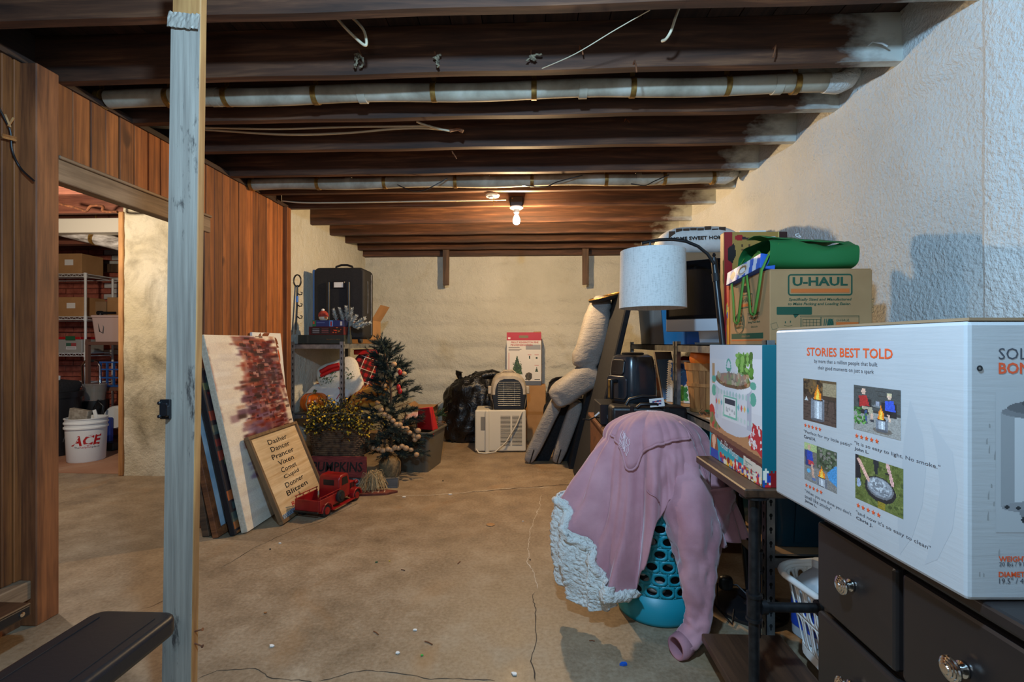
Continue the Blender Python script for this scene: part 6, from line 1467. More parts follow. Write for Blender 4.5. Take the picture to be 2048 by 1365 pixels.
# bushel basket with gourds
bk = thing('bushel_basket', 'slatted wooden bushel basket holding pumpkins on the right shelf', 'basket', (1.075,2.985,RM))
m_bush = wood('bushel_wood', S(146,92,44), S(196,138,78), 2, vary=.35)
rbt = .088; rtp = .122; hb = .30
for i in range(18):
    a = 2*math.pi*i/18; ca, sa = math.cos(a), math.sin(a); w0, w1 = rbt*math.pi/18*.94, rtp*math.pi/18*.94; tx_, ty_ = -sa, ca
    f_ = lambda r, s_, z: (r*ca+tx_*s_, r*sa+ty_*s_, z)
    obj('slat', MB().hexa([f_(rbt,-w0,0),f_(rbt,w0,0),f_(rbt-.003,w0,0),f_(rbt-.003,-w0,0)],[f_(rtp,-w1,hb),f_(rtp,w1,hb),f_(rtp-.003,w1,hb),f_(rtp-.003,-w1,hb)]), m_bush, bk)
for z, hh in ((.255,.045),(.155,.022),(.0,.022)):
    r0 = rbt+(rtp-rbt)*z/hb+.002; r1 = rbt+(rtp-rbt)*(z+hh)/hb+.002
    obj('hoop', MB().lathe([(r0,z),(r0+.004,z),(r1+.004,z+hh),(r1,z+hh),(r0,z)], 36, cap=False), m_bush, bk, smooth=40)
obj('basket_bottom', MB().lathe([(.0,.006),(rbt-.004,.006),(rbt-.004,.014),(0,.014)],20), m_bush, bk)
o1 = thing('pumpkin', 'plain orange pumpkin sitting in the bushel basket', 'pumpkin', (1.055,2.945,RM+.262)); obj('pumpkin_body', MB().grid(56,16,pumpfn(.092,.135,11,.04),cu=True), MAT('matte_orange',S(206,100,24),S(226,124,40),6,rough=.5), o1, smooth=180)
obj('pumpkin_stem', MB().tube([(0,0,.10),(0,.0,.14)],[.012,.009],8), m_rope, o1)
o2 = thing('pumpkin', 'white pumpkin beside the orange one in the bushel basket', 'pumpkin', (1.13,2.91,RM+.300)); obj('pumpkin_body', MB().grid(48,14,pumpfn(.050,.085,9,.04),cu=True), m_white, o2, smooth=180); obj('pumpkin_stem', MB().tube([(0,0,.06),(0,.0,.09)],[.008,.006],8), m_rope, o2)
# loose leaves / berry sprig at the basket foot, papers
sprg = thing('berry_sprig', 'red berry and green leaf sprig at the foot of the bushel basket', 'artificial sprig', (1.05,2.76,RM))
mb = MB(); mb2 = MB(); rr = random.Random(9)
for i in range(60):
    p = Vector((rr.uniform(-.08,.06), rr.uniform(-.05,.05), rr.uniform(.005,.03))); mb.tube([p, p+Vector((rr.uniform(-.03,.03), rr.uniform(-.03,.03), rr.uniform(-.004,.02)))], .0022, 4)
for i in range(14): petal(mb2, Vector((rr.uniform(-.07,.05), rr.uniform(-.05,.03), rr.uniform(.015,.05))), .03, rr)
setprops(obj('rusty_twigs', mb, m_rust, sprg), kind='stuff'); setprops(obj('green_leaves', mb2, plain('leaf_green',(50,104,50),.7), sprg), kind='stuff')
obj('shelf_liner', MB().hexa([(.97,2.0,RM),(1.35,2.0,RM),(1.35,2.70,RM),(.97,2.70,RM)],[(.97,2.0,RM+.004),(1.35,2.0,RM+.004),(1.35,2.70,RM+.004),(.97,2.70,RM+.004)]), m_cream, label='pale paper liner on the middle shelf by the bushel basket', cat='paper')
# dark teal tote on the low shelf
dt = thing('dark_teal_tote', 'big dark teal tote on the low shelf behind the laundry basket', 'tote', (1.24,2.46,.3705))
m_dteal = plain('dark_teal_plastic',(6,52,70),.3)
obj('tub_body', tub(MB(), .44,.86,.50,.92,.33), m_dteal, dt, smooth=40); obj('lid', MB().prism(rrect(.52,.95,.04), .03, Matrix.Translation((0,0,.331))), m_dteal, dt, bevel=.008, bseg=2)
for y in (-.3,-.1,.1,.3): obj('tub_rib', MB().hexa([(-.228,y-.02,.02),(-.218,y-.02,.02),(-.218,y+.02,.02),(-.228,y+.02,.02)],[(-.255,y-.02,.31),(-.245,y-.02,.31),(-.245,y+.02,.31),(-.255,y+.02,.31)]), m_dteal, dt)
for x in (-.13,.0,.13): obj('tub_rib', MB().hexa([(x-.02,-.438,.02),(x+.02,-.438,.02),(x+.02,-.428,.02),(x-.02,-.428,.02)],[(x-.02,-.463,.31),(x+.02,-.463,.31),(x+.02,-.453,.31),(x-.02,-.453,.31)]), m_dteal, dt)

# ------------------------------------------------------------------ cabinet with receiver, case and air fryer
cbn = thing('low_cabinet', 'low brown wooden cabinet behind the pink sweatshirt', 'cabinet', (.43,2.85,0))
m_cab = wood('brown_cabinet_wood', S(96,56,32), S(140,88,52), 0, vary=.1)
obj('cabinet_body', MB().bx(.015,.45,.0,.80,.05,.665), m_cab, cbn, bevel=.003, bseg=1); obj('cabinet_top', MB().bx(0,.465,-.015,.815,.666,.69), m_cab, cbn, bevel=.004, bseg=1); obj('cabinet_plinth', MB().bx(.03,.44,.02,.78,0,.049), m_cab, cbn)
for x0, x1 in ((.02,.23),(.235,.445)):
    d_ = obj('cabinet_door', MB().bx(x0,x1,-.014,-.001,.07,.65), m_cab, cbn, bevel=.004, bseg=1); obj('door_knob', MB().sup((x1-.03 if x0 < .1 else x0+.03,-.024,.4),(.012,.012,.012),nu=12,nv=8), m_brass, d_, smooth=180)
rv = thing('stereo_receiver', 'black stereo receiver under the air fryer', 'stereo', (.43,3.06,.6905))
obj('receiver_case', MB().bx(.01,.44,.0,.34,.012,.135), m_black, rv, bevel=.004, bseg=1); obj('front_panel', MB().bx(.005,.445,-.012,-.001,.010,.138), m_blackm, rv, bevel=.003, bseg=1)
for x in (.03,.41): 
    for y in (.03,.3): obj('foot', MB().cyl((x,y,0),(x,y,.012),.015,n=12), m_black, rv)
for x in (.06,.10,.38): obj('knob', MB().cyl((x,-.012,.06),(x,-.03,.06),.014,n=16), m_steeld, rv, smooth=40)
obj('power_lead', MB().tube([(.0,.02,.05),(-.03,-.02,.06),(-.07,-.04,.045),(-.11,-.05,.05)], .005, 6), m_black, rv)
obj('adhesive_tag', MB().hexa([(-.03,-.03,.062),(.0,-.02,.085),(.0,-.018,.085),(-.03,-.028,.062)],[(-.035,-.03,.07),(-.004,-.02,.095),(-.004,-.018,.095),(-.035,-.028,.07)]), m_whitep, rv)
bc = thing('black_case', 'black leather instrument case with a handle and a white logo tag', 'case', (.475,2.86,.6905))
obj('case_body', MB().bx(0,.45,0,.155,0,.150), MAT('black_leatherette',S(16,16,18),S(26,26,28),30,rough=.42,bump=.2,bscale=140), bc, bevel=.022, bseg=3, smooth=50)
for x in (.12,.33): obj('case_strap', MB().bx(x-.012,x+.012,-.003,.158,-.0,.153), m_black, bc, bevel=.003, bseg=1)
obj('case_handle', MB().tube([(.10,.08,.15),(.12,.08,.185),(.20,.08,.205),(.28,.08,.20),(.31,.08,.15)], .010, 8), m_black, bc, smooth=60)
obj('top_grip', MB().tube([(.15,.0,.145),(.17,-.008,.165),(.26,-.008,.168),(.30,0,.145)], .011, 8), m_black, bc, smooth=60)
cv = Cv(30,18,(228,226,222),3); cv.p([(.15,.3),(.85,.2),(.8,.75),(.2,.8)],(40,50,110)).l(.2,.7,.45,.3,.05,(220,60,50)).l(.5,.7,.75,.3,.05,(220,60,50)).l(.3,.5,.8,.5,.04,(230,230,230))
tgM = frame((.265,-.012,.178),(1,0,.1),(0,.2,1)); obj('logo_tag', MB().box((0,0,0),(.085,.05,.003)), m_whitep, bc, M=tgM @ Matrix.Translation((0,0,-.0022))); cv.build('printed_tag', tgM, .08,.046, bc)
af = thing('air_fryer', 'rounded black air fryer with a front drawer handle on the receiver', 'air fryer', (.675,3.22,.8262), math.radians(-58))
m_af = plain('graphite_gloss',(44,48,54),.22)
def afr(w0, z): return [(p[0],p[1],z) for p in rrect(w0,w0*1.05,w0*.32,7)]
mb = MB(); loft(mb, [afr(.245,.012),afr(.262,.03),afr(.262,.10),afr(.25,.20),afr(.232,.275),afr(.215,.305),afr(.17,.318)]); obj('body', mb, m_af, af, smooth=40)
obj('base', MB().prism(rrect(.235,.245,.07), .012), m_black, af); obj('top_vent', MB().lathe([(.07,.316),(.075,.328),(.065,.332),(.0,.332)],24), m_black, af, smooth=40)
mb = MB(); mb.prism(rrect(.19,.15,.03), .012, frame((0,-.1345,.105),(1,0,0),(0,0,1))); bk_ = obj('drawer_front', mb, m_af, af, bevel=.005, bseg=2, smooth=40)
obj('drawer_handle', MB().bx(-.022,.022,-.20,-.146,.135,.16).bx(-.022,.022,-.205,-.182,.03,.16), m_black, bk_, bevel=.008, bseg=2, smooth=40)
obj('handle_trim', MB().bx(-.008,.008,-.2072,-.2052,.04,.155), m_brass, bk_)
mb = MB(); mb.prism(rrect(.12,.10,.02), .012, frame((0,-.124,.235),(1,0,0),(0,.17,1))); pn = obj('control_panel', mb, m_black, af, bevel=.003, bseg=1)
for i in range(5): obj('button', MB().box((-.02,-.139+.009*i,.203+.016*i),(.03,.004,.008)), plain('dim_button',(150,150,140),.5) if i == 0 else bpy.data.materials['dim_button'], pn)

# ------------------------------------------------------------------ arched floor lamp
fl_ = thing('floor_lamp', 'black arched floor lamp with a pale linen drum shade', 'lamp', (1.02,2.22,0))
t = NT('linen_shade'); _v = t.coords((1,1,1)); _a = t.noise(t.coords((60,60,400)), 1, 2); _b = t.noise(t.coords((300,300,20)), 1, 2); _h = t.math('ADD', _a, _b); t.bump(_h, .25, .002); m_shade = t.done(t.ramp(_h, [(.75, S(186,184,180)), (1.2, S(212,210,206))]), .9)
bx0, by0 = -.02, .0
obj('base', MB().lathe([(.0,0),(.15,0),(.155,.006),(.155,.018),(.14,.024),(.03,.028),(.02,.04),(.0,.04)],36,c=(bx0,by0,0)), m_blackm, fl_, smooth=40)
tp0 = at(1428,520,2.46)-Vector((1.02,2.22,0))
B0 = Vector((bx0,by0,.03))
obj('pole', MB().tube([B0, B0.lerp(tp0,.45), B0.lerp(tp0,.455), tp0], [.015,.015,.017,.016], 14), m_blackm, fl_, smooth=40)
obj('pole_collar', MB().tube([B0.lerp(tp0,.93), B0.lerp(tp0,.955)], .019, 14), m_blackm, fl_); obj('finial', MB().lathe([(.010,0),(.010,.012),(.006,.016),(.010,.024),(.006,.034),(0,.036)],14,c=tuple(tp0)), m_blackm, fl_, smooth=40)
LA = lambda px, py: at(px, py, 2.44)-Vector((1.02,2.22,0))
obj('arm', MB().tube([LA(1428,528),LA(1415,508),LA(1396,493),LA(1372,483),LA(1345,479),LA(1318,480),LA(1296,484),LA(1283,487)], .008, 10), m_blackm, fl_, smooth=60)
obj('shade_stem', MB().cyl(tuple(LA(1300,484)), tuple(LA(1300,505)), .006, n=8), m_blackm, fl_); obj('socket_cap', MB().lathe([(.028,0),(.028,.012),(.012,.02)],16,c=tuple(LA(1301,506))), m_blackm, fl_)
sc0 = LA(1305,560); zt = LA(1305,503).z; zb_ = LA(1305,617).z
sh = obj('shade', MB().lathe([(.166,zb_),(.160,zt),(.157,zt),(.163,zb_),(.166,zb_)],48,c=(sc0.x,sc0.y,0),cap=False), m_shade, fl_, smooth=40)
obj('shade_spider', MB().tube([(sc0.x-.157,sc0.y,zt-.01),(sc0.x,sc0.y,zt+.0),(sc0.x+.157,sc0.y,zt-.01)], .0025, 5).tube([(sc0.x,sc0.y-.157,zt-.01),(sc0.x,sc0.y,zt),(sc0.x,sc0.y+.157,zt-.01)], .0025, 5), m_steeld, sh)
obj('power_cord', MB().tube([(bx0-.1,-.06,.03),(-.16,-.14,.012),(-.2,-.08,.05),(-.15,.05,.09),(-.08,.0,.11),(-.02,-.10,.06),(.05,-.12,.03)], .004, 6), m_black, fl_, smooth=60)
obj('foot_switch', MB().sup((-.14,-.02,.13),(.032,.02,.032),.6,.8,14,10), m_black, fl_, smooth=180)
# ------------------------------------------------------------------ white laundry basket and jugs
def punched(nc, nr, cw, ch, hx, hy, mapf, stag=True, n=16, ex=1.0):
    """sheet of nc x nr cells, each with an oval hole; mapf(u, v) -> point; u wraps at nc*cw"""
    mb = MB()
    for r_ in range(nr):
        for c_ in range(nc):
            cx = (c_+.5+(.5 if stag and r_ % 2 else 0))*cw; cy = (r_+.5)*ch
            I_ = []; O_ = []
            for k in range(n):
                a = 2*math.pi*(k+.5)/n; ca, sa = math.cos(a), math.sin(a)
                I_.append(mapf(cx+hx*math.copysign(abs(ca)**ex, ca), cy+hy*math.copysign(abs(sa)**ex, sa)))
                m_ = max(abs(ca), abs(sa)); O_.append(mapf(cx+cw/2*ca/m_, cy+ch/2*sa/m_))
            # exact corners
            mb.add(I_+O_, [(k, n+k, n+(k+1)%n, (k+1)%n) for k in range(n)])
            for q in range(4):
                k = q*n//4+n//8-1; sgx, sgy = ((1,1),(-1,1),(-1,-1),(1,-1))[q]
                mb.add([O_[k], mapf(cx+sgx*cw/2, cy+sgy*ch/2), O_[(k+1)%n]], [(0,1,2)])
    return mb
obj('flat_carton', MB().bx(1.06,1.40,1.38,1.86,0,.10), m_cardd, label='flat cardboard carton under the white laundry basket', cat='box', bevel=.003, bseg=1)
lbk = thing('laundry_basket', 'white slotted laundry basket standing low before the dark teal tote', 'laundry basket', (1.175,1.575,.1005), math.radians(2))
def rrpos(w_, d_, r, s_):
    P = rrect(w_, d_, r, 6); P = P+[P[0]]; L_ = [0]
    for a, b in zip(P, P[1:]): L_.append(L_[-1]+math.hypot(b[0]-a[0], b[1]-a[1]))
    q = (s_ % 1.0)*L_[-1]
    for i in range(len(L_)-1):
        if L_[i+1] >= q: f_ = (q-L_[i])/max(1e-9, L_[i+1]-L_[i]); return (P[i][0]*(1-f_)+P[i+1][0]*f_, P[i][1]*(1-f_)+P[i+1][1]*f_)
    return P[-1]
NCL = 40
def lmap(u, v):
    k = .03+v; f_ = k/.30; x, y = rrpos(.37+.09*f_, .50+.12*f_, .09, u/NCL); return (x, y, k)
obj('slotted_wall', punched(NCL, 2, 1, .115, .30, .048, lmap, False, 16, .7), m_white, lbk, solid=.004, smooth=50)
rimz = lambda s_: .272+.018*math.cos(4*math.pi*s_)
obj('rim_band', MB().grid(80, 3, lambda u, v: (lambda p: (p[0]*(1+.03*v), p[1]*(1+.03*v), .258+(rimz(u)+.012-.258)*v))(rrpos(.455,.612,.095,u)), cu=True), m_white, lbk, solid=.004, smooth=180)
obj('rolled_rim', MB().tube([(*[q*1.04 for q in rrpos(.46,.62,.10,i/80)], rimz(i/80)+.012) for i in range(80)], .012, 8, closed=True), m_white, lbk, smooth=180)
obj('basket_floor', MB().prism(rrect(.385,.515,.09,6), .03, Matrix.Translation((0,0,.001))), m_white, lbk)
t = NT('milky_plastic'); t.b.inputs['Transmission Weight'].default_value = .25; m_milk = t.done(S(200,202,204), .35)
def jug(label, loc, rz, liquid, cap=True):
    j = thing('plastic_jug', label, 'jug', loc, rz)
    sq = lambda w_, z: [(p[0],p[1],z) for p in rrect(w_,w_,w_*.3,6)]
    mb = MB(); loft(mb, [sq(.13,0),sq(.15,.01),sq(.152,.05),sq(.152,.16),sq(.14,.19),sq(.10,.225),sq(.055,.25),sq(.042,.257),sq(.04,.268)]); obj('jug_body', mb, m_milk, j, smooth=40)
    obj('jug_handle', MB().tube([(.03,0,.25),(.075,0,.225),(.083,0,.19),(.075,0,.16)], .014, 8), m_milk, j, smooth=60)
    obj('jug_cap', MB().lathe([(.0,.268),(.025,.268),(.025,.286),(.022,.292),(.0,.292)],20), m_white, j, smooth=40)
    mb = MB(); loft(mb, [[(p[0]*1.02,p[1]*1.02,z) for p in rrect(.152,.152,.045,6)] for z in (.045,.14)], cap=False); obj('jug_label', mb, liquid, j, smooth=40)
jug('upright white plastic jug with a blue label in the laundry basket', (1.055,1.79,.132), .3, plain('blue_label',(30,70,170),.4))
jug('white plastic jug near the dresser edge of the laundry basket', (1.05,1.635,.132), -.4, plain('red_white_label',(190,60,50),.4))
for (x,y,lab,c_) in ((1.235,1.60,'blue bottle beside the jugs in the laundry basket',(24,70,180)),(1.24,1.74,'second blue bottle at the back of the laundry basket',(24,60,150))):
    bq = thing('detergent_bottle', lab, 'bottle', (x,y,.132)); obj('bottle_body', MB().lathe([(.0,0),(.04,0),(.042,.01),(.042,.12),(.03,.15),(.018,.16),(.018,.17)],20), plain('blue_bottle'+str(x),c_,.25), bq, smooth=40); obj('bottle_cap', MB().lathe([(.02,.17),(.02,.195),(.0,.197)],16), m_white, bq)

# ------------------------------------------------------------------ teal hamper and pink sweatshirt
HX, HY = .575, 2.22
hm = thing('laundry_hamper', 'teal round plastic hamper with oval holes under the pink sweatshirt', 'hamper', (HX,HY,0))
m_ham = plain('teal_plastic',(24,140,156),.4)
NH = 18; HR0, HR1, HH = .172, .203, .58
def hmap(u, v):
    z = .13+v; r = HR0+(HR1-HR0)*z/HH; a = 2*math.pi*u/NH; return (r*math.cos(a)*1.02, r*math.sin(a)*.98, z)
obj('punched_wall', punched(NH, 8, 1, .055, .34, .0165, hmap, True, 16), m_ham, hm, solid=.004, smooth=50)
rr_ = lambda z: HR0+(HR1-HR0)*z/HH
obj('hamper_bottom', MB().lathe([(0,.002),(HR0-.012,.002),(HR0-.002,.006),(rr_(.02)+.001,.02),(rr_(.13)+.0008,.13)],56,sx=1.02,sy=.98,cap=False), m_ham, hm, smooth=60, solid=.003)
obj('hamper_rim', MB().lathe([(rr_(.57),.57),(rr_(.58)+.002,.585),(rr_(.58)+.010,.588),(rr_(.58)+.010,.575)],56,sx=1.02,sy=.98,cap=False), m_ham, hm, smooth=60, solid=.003)
ld = thing('laundry_pile', 'dark and white laundry inside the teal hamper', 'laundry', (HX,HY,.012))
obj('dark_clothes', MB().sup((0,0,.27),(.155,.15,.265),.5,.9,36,22,fn=lambda p: p*(1+.10*noise.noise(p*11))), plain('dark_clothes',(34,34,40),.95), ld, smooth=180)
for i,(a,z,c_) in enumerate(((3.9,.22,0),(4.4,.16,1),(4.1,.35,0),(5.0,.27,1),(3.6,.12,0))): obj('pale_clothes', MB().sup((.125*math.cos(a),.125*math.sin(a),z),(.05,.05,.035),.8,.8,16,10,fn=lambda p: p*(1+.2*noise.noise(p*25))), [m_pwhite, m_gfab][c_], ld, smooth=180)
obj('top_heap', MB().sup((0,0,.62),(.19,.18,.22),.6,.9,36,22,fn=lambda p: p*(1+.06*noise.noise(p*7))), plain('dark_clothes_heap',(40,40,46),.95), ld, smooth=180)

t = NT('dusty_pink_velour'); _p = t.coords(); _a = t.noise(_p, 5, 4); _b = t.noise(_p, 300, 2); t.bump(t.math('ADD', t.math('MULTIPLY', t.noise(_p, 16, 4), .8), t.math('MULTIPLY', _b, .15)), .35, .01)
t.b.inputs['Sheen Weight'].default_value = .5; t.b.inputs['Sheen Roughness'].default_value = .4
m_pink = t.done(t.ramp(_a, [(.3, S(168,112,120)), (.7, S(198,144,150))]), .8)
m_pinkd = MAT('dusty_pink_rib', S(156,104,112), S(180,128,136), 8, rough=.9)
m_sher = NT('sherpa_fleece'); _p = m_sher.coords(); _a = m_sher.noise(_p, 60, 4, .6); m_sher.bump(_a, 1.0, .012); m_sher = m_sher.done(m_sher.ramp(_a, [(.3, S(190,184,174)), (.65, S(228,224,216))]), .95) if False else (lambda t_: (t_.bump(t_.noise(t_.coords(), 60, 4, .6), 1.0, .012), t_.done(S(220,216,208), .95))[1])(NT('sherpa_fleece_wool'))
sw = thing('pink_sweatshirt', 'dusty pink fleece lined sweatshirt draped over the teal hamper', 'sweatshirt', (HX,HY,0))
deg = math.radians
def lerpk(a, K):
    """periodic piecewise-smooth interpolation of (angle deg, value) pairs"""
    a = math.degrees(a) % 360
    for (a0, v0), (a1, v1) in zip(K, K[1:]+[(K[0][0]+360, K[0][1])]):
        aa = a if a >= K[0][0] else a+360
        if a0 <= aa <= a1:
            s_ = (aa-a0)/(a1-a0); s_ = s_*s_*(3-2*s_); return v0*(1-s_)+v1*s_
    return K[0][1]
HEM = [(0,.36),(60,.42),(120,.42),(160,.52),(185,.50),(205,.34),(222,.20),(238,.17),(248,.30),(258,.50),(270,.575),(280,.54),(292,.42),(310,.38),(335,.36)]
RAD = [(0,.325),(60,.27),(120,.27),(160,.33),(185,.39),(205,.375),(225,.33),(245,.30),(262,.275),(272,.262),(285,.28),(305,.305),(335,.33)]
ZT = .90
def cloth(a, tt):
    """tt 0 at the top, 1 at the hem"""
    zh = lerpk(a, HEM); rh = lerpk(a, RAD)
    dome = .21
    if tt < .34:
        q = tt/.34*math.pi/2; r = dome*math.sin(q)**.9; z = ZT-.12*(1-math.cos(q))
    else:
        s_ = (tt-.34)/.66; r = dome+(rh-dome)*s_**.8; z = (ZT-.12)+(zh-(ZT-.12))*(s_**1.05)
    down = max(0, tt-.12)
    aw = a+.10*noise.noise(Vector((math.cos(a)*1.5, math.sin(a)*1.5, tt*2.2)))
    fold = .032*math.sin(10*aw+1.2*math.sin(3*a))*down + .024*math.sin(21*aw+2*math.sin(2*a)+2.5*tt)*down**1.2 + .009*math.sin(43*aw+4*tt)*down**1.2 + .010*noise.noise(Vector((math.cos(a)*7, math.sin(a)*7, tt*5))) + .012*noise.noise(Vector((math.cos(a)*3, math.sin(a)*3, tt*3)))
    r += fold
    z += .012*noise.noise(Vector((math.cos(a)*2*tt*2, math.sin(a)*2*tt*2, 4)))
    return Vector((r*math.cos(a)*1.05-.02*(1-tt), r*math.sin(a)*.92, z))
obj('garment_body', MB().grid(220, 60, lambda u, v: cloth(2*math.pi*u, .002+v*.998), cu=True), m_pink, sw, smooth=180, solid=.006)
# waistband flap with embroidery
def flapt(a): return lerpk(a, [(0,.02),(190,.06),(205,.30),(222,.36),(234,.46),(246,.38),(262,.31),(285,.275),(297,.27),(303,.04),(330,.02)])
def offs(a, tt, o):
    p = cloth(a, tt); n = (cloth(a+.02, tt)-cloth(a-.02, tt)).cross(cloth(a, min(1,tt+.02))-cloth(a, max(0.002,tt-.02)))
    n.normalize(); 
    if n.z < 0 and tt < .3: n = -n
    if (n.x*math.cos(a)+n.y*math.sin(a)) < 0 and tt >= .3: n = -n
    return p+n*o
obj('folded_flap', MB().grid(80, 14, lambda u, v: offs(deg(203)+deg(97)*u, .02+(flapt(deg(203)+deg(97)*u)-.02)*v, .010)), m_pink, sw, smooth=180, solid=.007)
obj('flap_hem', MB().tube([offs(deg(203)+deg(97)*i/60, flapt(deg(203)+deg(97)*i/60), .012) for i in range(61)], .0055, 6), m_pink, sw, smooth=180)
mb = MB(); rr = random.Random(6)
for k in range(9):
    P = []
    for i in range(9): P.append(offs(deg(222+1.3*k+rr.uniform(-.6,.6)), .25+.012*i+rr.uniform(-.004,.004)+.006*k, .016))
    mb.tube(P, .0016, 4)
obj('embroidery', mb, plain('pale_pink_thread',(222,196,200),.7), sw, label='pale pink embroidery')
obj('side_seam', MB().tube([offs(deg(303)+deg(1.0)*i*.15, .04+.62*i/40, .007) for i in range(41)], .003, 5), m_pinkd, sw, smooth=180)
obj('front_seam', MB().tube([offs(deg(252+.35*i), .62+.012*i, .006) for i in range(20)], .003, 5), m_pinkd, sw, smooth=180)
# hanging sleeve
def sleeve(name, pts, rad, seed, mat=m_pink):
    K = []; V_ = [Vector(p) for p in pts]; RR = []
    for i in range(len(V_)-1):
        p0 = V_[max(i-1,0)]; p1 = V_[i]; p2 = V_[i+1]; p3 = V_[min(i+2,len(V_)-1)]
        for k in range(8):
            s_ = k/8; K.append(.5*((2*p1)+(-p0+p2)*s_+(2*p0-5*p1+4*p2-p3)*s_*s_+(-p0+3*p1-3*p2+p3)*s_**3)); RR.append(rad[i]*(1-s_)+rad[i+1]*s_)
    K.append(V_[-1]); RR.append(rad[-1]); n = len(K); m = 36
    mb = MB(); mb.tube(K, RR, m, cap=False)
    vv = []
    for i in range(n):
        c = K[i]
        for j in range(m):
            v = Vector(mb.V[i*m+j]); d = v-c; a = 2*math.pi*j/m
            f_ = 1+.20*math.sin(3*a+seed+i*.12)*.6+.20*noise.noise(Vector((math.cos(a)*2, math.sin(a)*2, i*.22+seed)))+.10*noise.noise(Vector((math.cos(a)*2+9, math.sin(a)*2, i*.55+seed)))
            q = c+d*f_; q.z = max(q.z, .004); vv.append(tuple(q))
    mb.V = vv
    return obj(name, mb, mat, sw, smooth=180, solid=.005)
sl = [at(1350,925,2.16),at(1366,975,2.08),at(1380,1035,1.99),at(1389,1100,1.955),at(1392,1165,1.93),at(1396,1222,1.92),at(1388,1262,1.90),at(1366,1290,1.875)]
sl = [(p.x-HX,p.y-HY,max(p.z,.045)) for p in sl]
sleeve('sleeve', sl, [.10,.115,.105,.085,.062,.048,.043,.040], 2)
cz = [Vector(sl[-1])+(Vector(sl[-1])-Vector(sl[-2])).normalized()*k for k in (-.012,.02,.045)]
mb = MB(); mb.tube([(c.x,c.y,max(c.z,.042)) for c in cz], [.043,.043,.039], 28, cap=False); obj('sleeve_cuff', mb, m_pinkd, sw, smooth=180, solid=.008)
sl2 = [at(1412,960,2.12),at(1420,1010,2.12),at(1412,1070,2.10),at(1395,1130,2.05)]
sleeve('sleeve', [(p.x-HX,p.y-HY,p.z) for p in sl2], [.12,.10,.075,.05], 7)
sl3 = None and [at(1275,985,1.96),at(1262,1040,1.93),at(1248,1095,1.92),at(1240,1140,1.92)]
# fleece lining turned out along the left hem
def flee(u, v):
    a = deg(172)+deg(60)*u; base = cloth(a, .97); zb2 = lerpk(a, [(0,.3),(172,.43),(180,.36),(188,.12),(205,.075),(222,.09),(232,.14),(300,.3)])
    out = .012+.022*math.sin(math.pi*min(1,v*1.15))
    p = base+Vector((math.cos(a),math.sin(a)*.92,0))*out; p.z = base.z+.015+(zb2-base.z-.015)*v
    p += Vector((math.cos(a),math.sin(a),0))*(.016*math.sin(9*a*1.3+v*2)*v) 
    k = .008*abs(noise.noise(p*55))+.006*abs(noise.noise(p*110))
    return p+Vector((math.cos(a),math.sin(a),.2))*k*2
obj('fleece_lining', MB().grid(130, 80, flee), m_sher, sw, smooth=180, solid=.006, label='off white woolly fleece lining')
rim = []
for i in range(100):
    a = deg(168)+deg(72)*i/99; p = cloth(a, 1.0); rim.append(p+Vector((math.cos(a),math.sin(a),0))*.010)
mb = MB(); mb.tube(rim, .022, 16); mb.V = [tuple(Vector(v)+Vector((noise.noise(Vector(v)*60),noise.noise(Vector(v)*60+Vector((7,0,0))),noise.noise(Vector(v)*60+Vector((0,9,0)))))*.014) for v in mb.V]
obj('fleece_hem', mb, m_sher, sw, smooth=180, label='off white woolly fleece edge')
# ================================================================== STORAGE ROOM BEHIND THE DOORWAY
obj('floor_storage_room', MB().bx(-7.1,-2.35,4.275,6.6,0,.006), m_redfloor, kind='structure')
obj('wall_partition', MB().grid(40, 60, lambda u, v: (-3.76+1.48*u, 4.22+.010*noise.noise(Vector((u*6,v*8,3)))+.005*noise.noise(Vector((u*20,v*30,3))), 2.6*v)).bx(-3.76,-2.28,4.235,4.32,0,2.6), m_mold, kind='structure', smooth=60)
obj('trim_1', MB().hexa([(-3.80,4.205,0),(-3.755,4.205,0),(-3.755,4.33,0),(-3.80,4.33,0)],[(-3.80,4.205,2.43),(-3.75,4.205,2.43),(-3.75,4.33,2.43),(-3.80,4.33,2.43)]), m_raw, kind='structure', bevel=.006, bseg=1)
wbk = obj('wall_brick', MB().bx(-7.1,-3.7,6.215,6.3,0,2.6), m_mortar, kind='structure')
bmesh_ = None
rr = random.Random(12)
for r_ in range(34):
    z = .02+.075*r_
    for c_ in range(9):
        x = -6.55+.215*c_+(.1075 if r_ % 2 else 0); mm = m_brick if x < -5.72+.06*rr.uniform(-1,1) or z < 1.0 else m_brickw
        if x > -4.75: continue
        if bmesh_ is None or True:
            key = 'w' if mm is m_brickw else 'r'
            me = globals().get('_bm_'+key)
            if me is None:
                o = obj('brick', MB().hexa([(-.103,-.012,0),(.103,-.012,0),(.103,.012,0),(-.103,.012,0)],[(-.102,-.011,.064),(.103,-.012,.065),(.103,.012,.065),(-.102,.012,.064)]), mm, wbk, loc=(x,6.205,z), bevel=.004, bseg=1); globals()['_bm_'+key] = o.data
            else:
                o = obj('brick', me, None, wbk, loc=(x+rr.uniform(-.003,.003),6.205+rr.uniform(-.005,.004),z)); q = o.modifiers.new('bevel','BEVEL'); q.width = .004; q.segments = 1
obj('wall_storage_far', MB().bx(-7.2,-7.1,-3.2,6.6,0,2.6), m_mortar, kind='structure')
